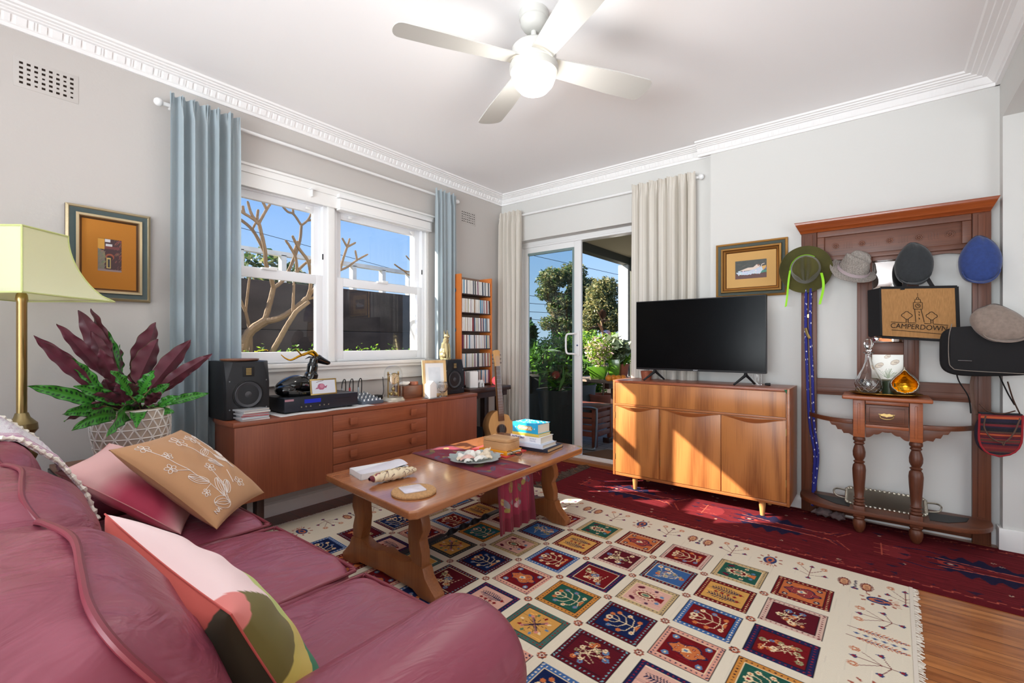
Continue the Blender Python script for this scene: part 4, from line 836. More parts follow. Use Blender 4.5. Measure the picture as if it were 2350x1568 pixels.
text('initials', 'NA', .022, bpy.data.materials['white_thread'], tn, frame(onp(.10, .91), Vector(tf(.2, .9, 1))-Vector(tf(.05, .9, 1)), Vector(tf(.1, .86, 1))-Vector(tf(.1, .94, 1))), .0008)
M['seam'] = mat('seam_coral', (196, 90, 84), .8)
def patch(u, v, s_):
    if s_ < 0:   # side towards the back cushion
        if u+v*.55 < .93: return mixc((196, 88, 78), (168, 62, 66), v*2)
        if v < .36: return (48, 40, 16)
        if v < .56: return (172, 148, 36)
        return (16, 108, 74)
    e_ = v+.07*math.sin(u*3)
    if u+e_*.3 < .88 and e_ < .27: return (244, 216, 216)
    if u > .86 and e_ < .10: return (222, 128, 122)
    if u > .62 and e_ < .40: return (108, 98, 38) if u > .80 else (188, 200, 112)
    if e_ < .46: return (190, 202, 114) if u < .8 else (206, 190, 92)
    if e_ < .56: return (224, 226, 150) if u < .6 else (208, 188, 90)
    if e_ < .74: return (18, 122, 82)
    return (206, 214, 230) if u > .4 else (240, 210, 210)
pt, _, _ = pillow('patchwork_cushion', 'coral, blush, olive and green patchwork velvet cushion nearest the camera', (-1.137, .209, .80), (-.693, .259, .75), (-1.13, .40, .405), .088, patch, M['velvet'], .005, 8, pinch=.09)
# crochet throw over the far back cushion
C = Canvas(.6, 1.0, .006, (238, 232, 236)); rd = random.Random(6)
for k in range(60): C.line([(0, k*.017), (.6, k*.017)], .003, (222, 206, 218))
for k in range(500): C.disc(rd.uniform(.06, .52), rd.uniform(0, 1), .004, (206, 190, 200))
for xx in (.02, .56): C.rect(xx, xx+.035, 0, 1, (208, 160, 186))
C.rect(.535, .55, 0, 1, (206, 150, 176))
def throwfn(u, v):
    x = -2.50+.56*u+.02*np.sin(v*5); t = v*1.0
    # runs from behind the back, over the top and down the front of the back cushion
    s1 = np.clip((t-.0)/.35, 0, 1); s2 = np.clip((t-.35)/.25, 0, 1); s3 = np.clip((t-.6)/.4, 0, 1)
    K = [0, .22, .34, .46, .58, .70, .82, .92, 1.0]; y = np.interp(t, K, [-.235, -.235, -.22, -.10, .05, .17, .255, .315, .345]); z = np.interp(t, K, [.55, .74, .80, .862, .872, .85, .765, .66, .56])
    d_ = .004*np.sin(u*34+v*3)+.002*np.sin(u*60); return (x, y+d_*.6, z+d_)
th = T('crochet_throw', 'white crochet throw with mauve stripes draped over the far sofa back', 'blanket', (-2.24, .0, .85))
C.mesh('blanket', paintmat('crochet', 1, .2, (260, .9, .006)), throwfn, th, thick=(0, -.004, -.008))
for uu in (0, 1): w = MB(); w.tube([tuple(float(q)+(.004*math.sin(k*1.3) if i_ == 0 else 0) for i_, q in enumerate(throwfn(np.float64(uu), np.float64(k/160)))) for k in range(161)], [.006+.003*math.sin(k*1.9) for k in range(161)], 7); w.build('lace_edge', mat('ivory_wool_%d' % uu, (240, 234, 222), 1), th)

# ================================================================ COFFEE TABLE
ct = T('coffee_table', 'rustic timber trestle coffee table with carved legs and twisted iron stretcher', 'coffee table', (-1.82, 1.9, 0))
MB().prism([(-2.185, 1.25), (-1.44, 1.172), (-1.418, 1.20), (-1.462, 2.56), (-1.49, 2.615), (-2.20, 2.66)], .425, .46, 'z').build('tabletop', M['pine'], ct, bevel=.009, bseg=3)
for y0, c0 in ((1.335, -1.815), (2.40, -1.83)):
    Rl = [(.165, .425), (.155, .37), (.172, .32), (.165, .26), (.175, .20), (.20, .13), (.26, .13), (.262, .20), (.245, .255), (.268, .30), (.262, .34), (.245, .38), (.245, .425)]
    for sg in (1, -1): MB().prism(spline_pts := [(c0+sg*x, z) for x, z in Rl], y0, y0+.05, 'y').build('leg', M['pinez'], ct, bevel=.006)
    F_ = [(-.345, .012), (-.35, .045), (-.32, .07), (-.285, .105), (-.27, .145), (-.19, .155), (-.13, .135), (-.05, .135), (-.0, .150), (.05, .135), (.13, .135), (.19, .155), (.27, .145), (.285, .105), (.32, .07), (.35, .045), (.345, .012), (.25, .012), (.20, .035), (0, .045), (-.20, .035), (-.25, .012)]
    MB().prism([(c0+x, z) for x, z in F_], y0-.004, y0+.054, 'y').build('foot_rail', M['pinez'], ct, bevel=.006)
w = MB(); n_ = 80
def iron(u, v):
    y = 1.385+1.015*v; a = 0 if v < .32 or v > .68 else (v-.32)/.36*4*PI; c_, s_ = [(-1, -1), (1, -1), (1, 1), (-1, 1)][int(round(u*4)) % 4]; X, Z = c_*.016, s_*.004
    return (-1.815+X*math.cos(a)-Z*math.sin(a), y, .10+X*math.sin(a)+Z*math.cos(a))
w.grid(iron, 4, n_, cu=True); w.build('iron_stretcher', mat('wrought_iron', (52, 54, 60), .5, .8), ct, ang=50)
# velvet table runner
Wd = .285; C = Canvas(1.02, Wd, .004, (112, 14, 40)); rd = random.Random(4)
C.rect(.05, .97, .025, Wd-.025, (124, 20, 48))
for k in range(34):
    x, y = rd.uniform(.04, .9), rd.uniform(.03, Wd-.03); c_ = [(126, 108, 52), (84, 78, 100), (150, 128, 70), (92, 84, 60), (70, 60, 84)][rd.randrange(5)]
    a = rd.uniform(0, 3); C.disc(x, y, rd.uniform(.02, .045), c_, rd.uniform(.009, .018), a); C.line([(x-.03*math.cos(a), y-.03*math.sin(a)), (x+.03*math.cos(a), y+.03*math.sin(a))], .003, (150, 30, 60))
for k in range(10):
    x, y = rd.uniform(.75, .92), rd.uniform(.05, Wd-.05); C.disc(x, y, rd.uniform(.012, .03), [(170, 140, 140), (120, 108, 110), (134, 116, 56)][k % 3], .012, rd.uniform(0, 3))
for k in range(5): yy = .045+k*.048; C.line([(.77, yy), (.93, yy+.004)], .004, (150, 26, 56))
C.rect(.955, 1.02, 0, Wd, (104, 10, 34)); C.rect(0, .03, 0, Wd, (96, 10, 34)); C.rect(.0, 1.02, 0, .014, (92, 10, 34)); C.rect(.0, 1.02, Wd-.014, Wd, (92, 10, 34))
def runfn(u, v):
    s_ = u*1.02; flat = .74; sx = np.clip(s_, 0, flat); hang = np.clip(s_-flat, 0, 1)
    x = -2.192+sx*.985+np.minimum(hang*.2, .008); z = .4625-np.where(hang > 0, hang, 0)*.99
    y = (1.805+.0*u)*(1-v)+(2.095)*v - .085*(sx/flat)+.005*(1-v)*hang*4; rip = np.where(hang > 0, np.minimum(hang*4, 1), 0)
    x = x+rip*(.010*np.sin(v*26)+.006*np.sin(v*51+1))+rip*.012+.004; z = z+np.where(hang > 0, .0, .0015*np.sin(v*20+u*9))
    return (x, y, z)
tr_ = T('table_runner', 'burgundy velvet runner with olive leaf pattern hanging over the coffee table edge', 'table runner', (-1.8, 1.95, .46))
C.mesh('cloth', paintmat('burgundy_velvet', .8, .05), runfn, tr_, thick=(-.0015, 0, -.0012))
# shell plate
PC = Vector((-1.77, 1.905, .467)); r = T('shell_plate', 'scalloped grey silver plate holding the seashells on the runner', 'plate', tuple(PC))
def plate(u, v):
    a = 2*PI*u; R = .02+.125*v; e = 1+(.05*math.sin(a*13)+.03*math.sin(a*7+1))*v**4; return (PC.x+R*e*math.cos(a), PC.y+R*e*math.sin(a), PC.z+.004+.018*v**3+.003*math.sin(a*13)*v**4)
w = MB(); w.grid(plate, 80, 12, cu=True); o = [(p[0], p[1], p[2]-.004) for p in w.v]; k = len(w.v); f0 = list(w.f); w.add(o, [f[::-1] for f in f0]); w.add([(PC.x, PC.y, PC.z+.004)], []); 
w.f += [(i, (i+1) % 80, 2*k) for i in range(80)]+[(k+(i+1) % 80, k+i, 2*k) for i in range(80)]+[(12*80+i, 12*80+(i+1) % 80, k+12*80+(i+1) % 80, k+12*80+i) for i in range(80)]; w.m = [0]*len(w.f)
w.build('dish', mat('aged_pewter', (176, 186, 184), .5, .3, bump=(80, .4, .003)), r)
SH = [mat('shell_white', (240, 236, 228), .5, bump=(90, .4, .004)), mat('shell_pink', (222, 178, 166), .5, bump=(90, .4, .004)), mat('shell_cream', (232, 214, 188), .5, bump=(90, .5, .004))]
def shell(i, x, y, r_, mt, lab, conch=False, up=.3, rz=0):
    o_ = T('seashell', lab, 'seashell', (0, 0, 0), 'seashells on the pewter plate'); w = MB()
    if conch:
        P_ = [(r_*(1-.8*t)*(.6+.4*math.cos(t*5))*math.cos(t*13)*.35, -r_*1.1+r_*2.3*t, r_*(1-.8*t)*.35*math.sin(t*13)) for t in [k/30 for k in range(31)]]; w.tube(P_, [r_*(.62*(1-abs(2*k/30-.7))+.16) for k in range(31)], 10)
    else:
        def f(u, v): a = PI*(.05+.9*u); R = r_*v*(1+.05*math.cos(u*60)*v); return (R*math.cos(a)*1.05, R*math.sin(a)*1.25-r_*.5, r_*.55*math.sin(PI*min(1, .15+v*.85))*math.sin(PI*(.1+.8*u))**.5+.002*math.cos(u*60)*v)
        w.sheet(f, 40, 8, .004)
    w.build('shell_body', SH[mt], o_); o_.location = (PC.x+x, PC.y+y, PC.z+.012+(r_*.45 if conch else .004)); o_.rotation_euler = (up, 0, rz); return o_
SL = [(-.075, .03, .03, 0, 'white scallop shell standing at the back left of the plate', 0, 1.0, .3), (-.03, .055, .032, 0, 'white fluted shell standing at the back centre of the plate', 0, 1.0, -.2), (-.02, .0, .034, 0, 'large round white whorled shell in the middle of the plate', 1, .5, .5), (.02, .075, .036, 2, 'striped spiral conch shell at the right of the plate', 1, .9, -.4), (.0, -.055, .042, 1, 'broad pink scallop shell at the front left of the plate', 0, .2, .9), (-.06, -.055, .026, 0, 'small smooth white shell at the left edge of the plate', 1, .2, 1.2), (.055, -.02, .035, 0, 'flat white shell at the front of the plate below the pink one', 0, .15, 1.4), (.065, .04, .026, 2, 'small peach fan shell at the right front of the plate', 0, .3, .2), (.05, .01, .026, 0, 'white fan shell between the conch and the front rim', 0, .3, .8), (-.035, -.085, .020, 2, 'tiny cream cockle shell at the far left rim', 0, .3, 1.6), (.03, -.085, .022, 0, 'tiny white cockle shell by the front left rim', 0, .3, 1.1)]
for i, (x, y, r_, mt, lab, cc, up, rz) in enumerate(SL): shell(i, x, y, r_, mt, lab, cc, up, rz)
# things on the near end of the table
r = T('paper_tray', 'open white cardboard lid lying on the near left of the coffee table', 'tray', (-2.0, 1.43, .46)); w = MB(); w.xf = xform(-1.995, 1.435, .46, -.21)
w.box(-.075, .075, -.125, .125, 0, .003)
for q in ((-.075, -.073, -.125, .125), (.073, .075, -.125, .125), (-.075, .075, -.125, -.123), (-.075, .075, .123, .125)): w.box(*q, 0, .03)
w.build('tray', M['cream' if 0 else 'white'], r); w = MB(); w.xf = xform(-2.0, 1.45, .462, -.15); w.sheet(lambda u, v: (-.07+.13*u, -.12+.24*v, .003+.026*v+.012*math.sin(u*3)), 8, 10, .001); w.build('folded_paper', mat('printed_paper', (224, 220, 226), .5), r)
C = Canvas(.26, .22, .003, (226, 208, 176)); rd = random.Random(3)
for k in range(26): x, y = rd.uniform(0, .26), rd.uniform(0, .22); C.line([(x, y), (x+rd.uniform(-.03, .03), y+rd.uniform(-.03, .03)), (x+rd.uniform(-.04, .04), y+rd.uniform(-.04, .04))], .003, (92, 50, 50))
for k in range(7): C.disc(rd.uniform(0, .26), rd.uniform(0, .22), .011, (136, 60, 80), .007, rd.uniform(0, 3))
C.rect(0, .02, 0, .22, (110, 40, 50))
def pcase(u, v): a = 2*PI*v; e = np.sin(PI*np.clip(u, .012, .988))**.35; R = .030*e; lx = -.125+.25*u; ly = R*np.cos(a)*1.15; lz = .027+R*np.sin(a)*.85+.002*np.sin(u*50); c_, s_ = math.cos(1.45), math.sin(1.45); return (-1.835+lx*c_-ly*s_, 1.40+lx*s_+ly*c_, .461+lz)
pc = T('pencil_case', 'cream floral printed zipped pencil case on the coffee table', 'pencil case', (-1.835, 1.40, .46)); C.mesh('case', paintmat('floral_cotton', .9, .1), pcase, pc); MB().tube([pcase(np.float64(.05+.9*k/20), np.float64(.25)) for k in range(21)], .002, 5).build('zip', M['brass'], pc)
tag(MB().lathe([(.001, 0), (.094, 0), (.098, .004), (.098, .010), (.094, .0145), (.001, .0145)], (-1.605, 1.335, .460), 48).build('cork_trivet', mat('cork', (190, 146, 100), .9, bump=(250, .5, .002), var=(120, .2)), loc=(-1.605, 1.335, .46)), 'round cork trivet at the near end of the coffee table', 'trivet')
w = MB(); w.xf = xform(-1.615, 1.335, .4748, -.35); P_ = [(sx*(.045-.008*(1-math.cos(a))) , sy*.055-sy*.008*(1-math.sin(a))) for sx, sy in ((1, 1), (-1, 1), (-1, -1), (1, -1)) for a in (0, PI/2)]; w.prism([(.05, -.042), (.05, .042), (.042, .05), (-.042, .05), (-.05, .042), (-.05, -.042), (-.042, -.05), (.042, -.05)], 0, .004, 'z')
tag(w.build('coaster', mat('pastel_print', (222, 214, 222), .25, var=(18, .14)), loc=(-1.615, 1.335, .4745), bevel=.001), 'pale square coaster lying on the round cork trivet', 'coaster')
# books and the wooden box
def book(name, lab, cx, cy, z, L_, D_, h, rz, cm, page, group=None, sp=None, grp='books stacked at the far end of the coffee table'):
    r = T(name, lab, 'book', (0, 0, 0), grp); w = MB(); t = .0028; w.box(-L_/2, L_/2, -D_/2, D_/2, 0, t); w.box(-L_/2, L_/2, -D_/2, D_/2, h-t, h); w.box(-L_/2, L_/2, -D_/2, -D_/2+t, t, h-t); w.build('cover', cm, r, bevel=.0008)
    MB().box(-L_/2+.004, L_/2-.004, -D_/2+t, D_/2-.005, t, h-t).build('page_block', page, r)
    if sp: text('spine_title', *sp[:2], sp[2], r, frame((sp[3] if len(sp) > 3 else 0, -D_/2-.0004, h*(sp[4] if len(sp) > 4 else .5)), (1, 0, 0), (0, 0, 1)), .0003, *(sp[5:6] or (0,)))
    r.location = (cx, cy, z); r.rotation_euler = (0, 0, rz); return r
PG = mat('page_edges', (232, 224, 208), .9, var=(300, .12, (1, 1, 8)))
bz = .4605
navy = mat('navy_ink', (44, 52, 120), .6); wht = mat('white_ink', (244, 244, 240), .6)
book('notebook', 'large black covered book at the bottom of the coffee table stack', -1.70, 2.405, bz, .27, .21, .022, .10, mat('cover_dark_navy', (40, 42, 58), .5), mat('kraft_pages', (210, 180, 140), .9))
book('thick_paperback', 'white paperback second from the bottom of the stack', -1.70, 2.37, bz+.0225, .24, .165, .024, .05, mat('cover_pale_blue', (206, 216, 232), .4), PG)
book('hardback_book', 'white hardback with blue lettering reading ANTHONY in the middle of the stack', -1.715, 2.375, bz+.047, .225, .15, .040, .04, mat('cover_white', (238, 240, 246), .4), PG, sp=('ANTHONY', .020, navy, -.055, .66, .0006))
h_ = book('thin_yellow_book', 'thin yellow book directly under the blue one', -1.715, 2.37, bz+.0875, .20, .14, .016, .02, mat('cover_yellow', (226, 200, 90), .4), PG)
ib = book('guide_book', 'thick bright blue book titled ISTANBUL on top of the stack', -1.72, 2.375, bz+.104, .195, .135, .060, 0, mat('cover_cyan', (40, 170, 222), .3), PG, sp=('ISTANBUL', .022, wht, 0, .5, .0008))
w = MB(); w.prism([(-.060, .030), (-.048, .044), (.048, .044), (.060, .030), (.048, .016), (-.048, .016)], -.0680, -.0677, 'y'); w.build('title_panel', mat('ochre_panel', (206, 160, 90), .4), ib)
w = MB(); rd = random.Random(5)
for k in range(60):
    x, y = rd.uniform(-.09, .09), rd.uniform(-.06, .06); w.ell((x, y, .0603), (rd.uniform(.003, .009), rd.uniform(.002, .004), .0005), 8, 3)
w.ell((.072, -.0679, .03), (.004, .0004, .004), 10, 3); w.ell((-.072, -.0679, .03), (.004, .0004, .004), 10, 3); w.build('cover_pattern', wht, ib)
for t_, x_, y_ in (('WORLD', .045, .026), ('TRAVEL', .045, .014)):
    pass
hb = [o for o in bpy.data.objects if o.name == 'hardback_book'][0]
text('title', 'WORLD\nTRAVEL', .013, mat('pale_ink', (150, 160, 190), .6), hb, frame((.055, -.0754, .02), (1, 0, 0), (0, 0, 1)), .0003)
r = T('red_folder', 'flat coral red folder under the yellow book and wooden box', 'folder', (0, 0, 0)); MB().box(-.15, .15, -.11, .11, 0, .007).build('cover', mat('coral_card', (214, 74, 74), .5), r, bevel=.001); r.location = (-1.83, 2.16, .4605); r.rotation_euler = (0, 0, .08)
b2 = book('orange_spined_book', 'orange spined book lying on the red folder under the wooden box', -1.79, 2.155, .468, .21, .15, .020, .03, mat('cover_orange', (236, 160, 30), .4), PG, sp=('TRAVELLERS STORIES' if 0 else '', .01, wht), grp='books under the wooden box')
w = MB(); w.box(.01, .08, -.0756, -.0752, .008, .012); w.build('spine_print', wht, b2)
r = T('wooden_box', 'light pine box with rounded front corner on the orange spined book', 'box', (0, 0, 0)); w = MB(); cc = [(-.09, -.06), (.055, -.06), (.078, -.054), (.088, -.042), (.092, -.02), (.092, .06), (-.09, .06)]; w.prism(cc, 0, .046, 'z'); w.build('body', wood('pale_pine', (214, 168, 118), (184, 134, 88), 'x', .5, amt=.5), r, bevel=.002)
w = MB(); w.prism(cc, .0475, .066, 'z'); w.build('lid', bpy.data.materials['pale_pine'], r, bevel=.003); r.location = (-1.785, 2.155, .4885); r.rotation_euler = (0, 0, .05)
r = T('reading_glasses', 'folded dark rimmed glasses on the right corner of the red folder', 'glasses', (0, 0, 0)); w = MB()
for sx in (-1, 1): w.tube([(sx*.025+.02*math.cos(a), 0, .014+.012*math.sin(a)) for a in [2*PI*k/16 for k in range(16)]], .0018, 6, closed=True)
w.tube([(-.005, 0, .018), (.005, 0, .018)], .0018, 6); w.build('rims', M['dark'], r); w = MB(); w.tube([(-.045, 0, .016), (-.03, .012, .006), (.04, .014, .004)], .0018, 6); w.tube([(.045, 0, .016), (.03, .018, .008), (-.04, .022, .004)], .0018, 6); w.build('temple_arms', M['dark'], r); r.location = (-1.655, 2.115, .4685); r.rotation_euler = (0, 0, .5)
# ================================================================ SIDEBOARD
sb = T('sideboard', 'long low teak sideboard with square knobbed drawers under the window', 'sideboard', (-2.85, 1.95, 0)); X0, X1 = -3.04, -2.65
w = MB(); P_ = [(X1, 1.00), (X1, 2.885), (X0, 2.885), (X0, 1.06), (-2.97, 1.015), (-2.85, .99)]
w.prism(P_, .675, .70, 'z'); w.build('top', M['teakx'], sb, bevel=.002)
w = MB(); P2 = [(X1+.012, 1.008), (X1+.012, 2.88), (X0, 2.88), (X0, 1.07), (-2.97, 1.025), (-2.85, 1.0)]
w.prism([(x-.022 if x > -2.7 else x, y) for x, y in P2], .258, .675, 'z'); w.build('carcass', M['teak'], sb)
for name, y0, y1, x in (('door', 1.006, 1.565, X1+.0), ('door', 2.335, 2.882, X1-.004)): MB().box(x-.018, x, y0, y1, .262, .672).build(name, M['teak'], sb, bevel=.0015)
for k in range(4):
    z0 = .262+.1028*k; dr = MB().box(X1-.018, X1-.001, 1.568, 2.325, z0+.001, z0+.1005).build('drawer', M['teakx'], sb, bevel=.0015)
    for y in (1.70, 2.19):
        w = MB(); w.box(X1-.001, X1+.012, y-.018, y+.018, z0+.034, z0+.070); w.box(X1+.012, X1+.024, y-.024, y+.024, z0+.028, z0+.076); w.build('knob', M['teakx'], dr, bevel=.004)
for y in (1.17, 2.70):
    w = MB(); w.prism([(X1-.02, .0), (X1-.02, .03), (X1-.06, .05), (X1-.075, .12), (X1-.075, .258), (X1-.13, .258), (X1-.13, .12), (X1-.15, .05), (X0+.10, .05), (X0+.09, .12), (X0+.09, .258), (X0+.03, .258), (X0+.03, .03), (X0+.01, 0)], y-.02, y+.02, 'y'); w.build('sled_leg', M['darkw'], sb, bevel=.004)
# speakers
def speaker(y0, y1, z0, z1, xf, label):
    r = T('bookshelf_speaker', label, 'speaker', (xf-.12, (y0+y1)/2, z0), 'pair of black studio speakers'); yc = (y0+y1)/2; h = z1-z0; W = y1-y0
    w = MB(); w.prism([(y0, z0), (y1, z0), (y1, z1), (y0, z1)], xf-.24, xf-.03, 'x'); w.build('cabinet', M['black'], r, bevel=.002)
    c = W*.16; w = MB(); V = [(xf-.03, y0, z0), (xf-.03, y1, z0), (xf-.03, y1, z1), (xf-.03, y0, z1), (xf, y0+.004, z0+.004), (xf, y1-.004, z0+.004), (xf, y1-.004, z0+h*.62), (xf, y1-c, z1-.004), (xf, y0+c, z1-.004), (xf, y0+.004, z0+h*.62)]
    w.add(V, [(4, 5, 6, 7, 8, 9), (0, 4, 9, 3), (3, 9, 8), (3, 8, 7, 2), (2, 7, 6), (1, 2, 6, 5), (0, 1, 5, 4), (0, 3, 2, 1)]); w.build('baffle', M['black'], r, bevel=.0015)
    zc = z0+h*.42; R = W*.35; w = MB(); w.lathe([(R, xf), (R, xf+.005), (R*.93, xf+.006), (R*.90, xf+.001)], (0, yc, zc), 44, 'x', caps=False); w.build('surround', M['dark'], r)
    w = MB(); w.lathe([(R*.90, xf+.002), (R*.84, xf+.006), (R*.78, xf+.003), (R*.34, xf-.012), (R*.33, xf-.006), (R*.18, xf+.002), (.001, xf+.005)], (0, yc, zc), 44, 'x', caps=False); w.build('woofer_cone', mat('woofer_grey', (66, 66, 70), .45), r)
    zt = z0+h*.82; w = MB(); w.box(xf-.004, xf+.003, yc-.030, yc+.030, zt-.028, zt+.028); t_ = w.build('tweeter_plate', M['dark'], r, bevel=.002); w = MB()
    for k in range(5): w.box(xf+.003, xf+.005, yc-.014, yc+.014, zt-.018+k*.008, zt-.013+k*.008)
    w.build('ribbon', M['brass'], t_); w = MB(); w.box(xf-.002, xf+.002, yc-.055, yc+.055, z0+.018, z0+.034); w.build('port', M['dark'], r, bevel=.003)
    for (a, b_) in ((-1, -1), (1, -1), (-1, 1), (1, 1)): MB().lathe([(.004, xf), (.003, xf+.0015)], (0, yc+a*(W/2-.02), z0+h*.42+b_*R*.95), 10, 'x').build('screw', M['steel'], r)
    return r
speaker(1.0, 1.232, .70, 1.02, -2.75, 'black studio speaker at the left end of the sideboard with a wooden disc on top')
speaker(2.605, 2.832, .70, .985, -2.75, 'black studio speaker at the right end of the sideboard under the bronze cat')
tag(MB().lathe([(.001, 0), (.09, 0), (.098, .006), (.096, .011), (.001, .012)], (-2.85, 1.11, 1.021), 36).build('wooden_disc', wood('olive_wood', (150, 100, 74), (96, 60, 46), 'y', .5), loc=(-2.85, 1.11, 1.021)), 'round wooden board resting on top of the left speaker', 'board')
# CD stack by the left speaker
for k, (c_, lab) in enumerate((((216, 196, 190), 'bottom case'), ((204, 206, 210), 'second case from the bottom'), ((190, 60, 66), 'red edged third case'), ((214, 120, 120), 'pink edged fourth case'), ((224, 214, 200), 'fifth case'), ((190, 180, 170), 'top case, slightly turned'))):
    r = T('cd_case', 'flat %s in the CD stack before the left speaker' % lab, 'CD case', (0, 0, 0), 'CD cases stacked before the left speaker'); MB().box(-.062, .062, -.071, .071, 0, .0098).build('case', mat('cd_clear', (206, 208, 212), .1, trans=.3) if k == 0 else bpy.data.materials['cd_clear'], r, bevel=.0008)
    MB().box(-.060, .0625, -.069, .069, .003, .0075).build('insert', mat('cd_insert_%d' % k, c_, .5), r); r.location = (-2.715+.004*math.sin(k*2), 1.115+.004*math.cos(k*3), .7005+k*.0101); r.rotation_euler = (0, 0, (-.05, .04, -.1, .06, .02, .16)[k])
# cloth and amplifier
tag(MB().sheet(lambda u, v: (-2.97+.315*v+.004*math.sin(u*20)*v, 1.25+.62*u, .7022+.0012*math.sin(u*16+v*5)), 30, 10, .0014).build('white_runner_cloth', mat('white_cotton', (232, 230, 228), .9), loc=(-2.82, 1.56, .70)), 'thin white cloth under the black amplifier on the sideboard', 'cloth')
am = T('cd_amplifier', 'black hi-fi disc player with blue display on the sideboard', 'amplifier', (-2.84, 1.54, .705)); MB().box(-2.975, -2.725, 1.30, 1.785, .712, .795).build('case', M['black'], am, bevel=.002); MB().box(-2.727, -2.718, 1.30, 1.785, .712, .795).build('front_panel', mat('dark_blue_black', (28, 30, 42), .4), am, bevel=.002)
MB().box(-2.7185, -2.7165, 1.42, 1.525, .756, .780).build('display', mat('blue_display', (20, 30, 120), .2, emit=((30, 50, 200), .25)), am); MB().box(-2.7185, -2.7172, 1.62, 1.735, .766, .770).build('disc_slot', M['dark'], am); MB().box(-2.7185, -2.7175, 1.302, 1.355, .776, .788).build('badge', mat('badge_pink', (176, 128, 138), .5), am)
for k in range(7):
    if k != 3: MB().lathe([(.0045, 0), (.004, .005)], (-2.7185, 1.40+.029*k, .737), 12, 'x').build('button', M['silver'], am)
for x in (-2.95, -2.76):
    for y in (1.34, 1.75): MB().lathe([(.015, .7035), (.015, .712)], (x, y, 0), 14).build('foot', M['dark'], am)
# antelope figurine (lying, looking to the right)
an = T('antelope_figurine', 'glossy black reclining antelope figurine with gilded horns on the amplifier', 'figurine', (-2.85, 1.45, .796))
w = MB(); w.ell((-2.87, 1.445, .852), (.064, .128, .060), 32, 18, .9, lambda p, d: (p[0], p[1], p[2]+.010*math.cos(d[1]*3)))
w.ell((-2.85, 1.37, .832), (.066, .062, .038), 24, 12); w.tube(spline([(-2.80, 1.36, .815), (-2.785, 1.44, .808), (-2.79, 1.52, .806)], 6), [.022]*6+[.016]*6+[.010], 10); w.tube(spline([(-2.82, 1.52, .83), (-2.79, 1.57, .812), (-2.80, 1.48, .806)], 6), [.022]*6+[.014]*6+[.009], 10)
w.tube(spline([(-2.86, 1.50, .85), (-2.86, 1.535, .90), (-2.855, 1.545, .97), (-2.85, 1.555, 1.02)], 6), [.050]*4+[.042]*5+[.033]*5+[.027]*5, 14)
w.ell((-2.85, 1.575, 1.02), (.025, .036, .028), 20, 12); w.tube([(-2.85, 1.58, 1.018), (-2.848, 1.615, 1.003), (-2.847, 1.648, .990)], [.028, .021, .015], 12); w.ell((-2.847, 1.652, .991), (.0125, .011, .0125), 12, 8); w.build('body', M['blackg'], an)
for sg in (1, -1):
    MB().tube([(-2.85+sg*.018, 1.56, 1.03), (-2.85+sg*.045, 1.545, 1.03), (-2.85+sg*.062, 1.525, 1.018)], [.008, .011, .002], 8, flat=.5).build('ear', M['blackg'], an)
    MB().tube(spline([(-2.85+sg*.012, 1.565, 1.04), (-2.85+sg*.030, 1.53, 1.062+.006*sg), (-2.85+sg*.055, 1.485, 1.050+.012*sg), (-2.85+sg*.072, 1.44, 1.030+.016*sg), (-2.85+sg*.085, 1.41, 1.045+.02*sg), (-2.85+sg*.090, 1.385, 1.068+.02*sg)], 6), [.011-.0085*k/30 for k in range(31)], 9).build('horn', M['gold'], an)
fr_ = T('small_gilt_frame', 'small gilt frame with a picture of a pink fruit, leaning on the amplifier', 'picture frame', (0, 0, 0)); w = MB()
for q in ((-.085, .085, 0, .009), (-.085, .085, .091, .10)): w.box(-.006, .006, *q[:2], *q[2:])
for q in ((-.085, -.075), (.075, .085)): w.box(-.006, .006, *q, .009, .091)
w.build('frame', M['brass'], fr_, bevel=.002); C = Canvas(.15, .082, .002, (214, 216, 224)); C.disc(.06, .042, .024, (170, 92, 120), .020); C.disc(.064, .046, .013, (196, 130, 150)); C.poly([(.08, .04), (.10, .05), (.09, .03)], (160, 80, 110)); C.poly([(.035, .04), (.022, .03), (.04, .03)], (150, 70, 100)); C.line([(.03, .07), (.075, .08)], .003, (90, 70, 70)); C.mesh('picture', paintmat('print_a', .3), lambda u, v: (0*u+.004, -.075+.15*u, .009+.082*v), fr_)
fr_.location = (-2.735, 1.555, .797); fr_.rotation_euler = (0, -.16, -.08)
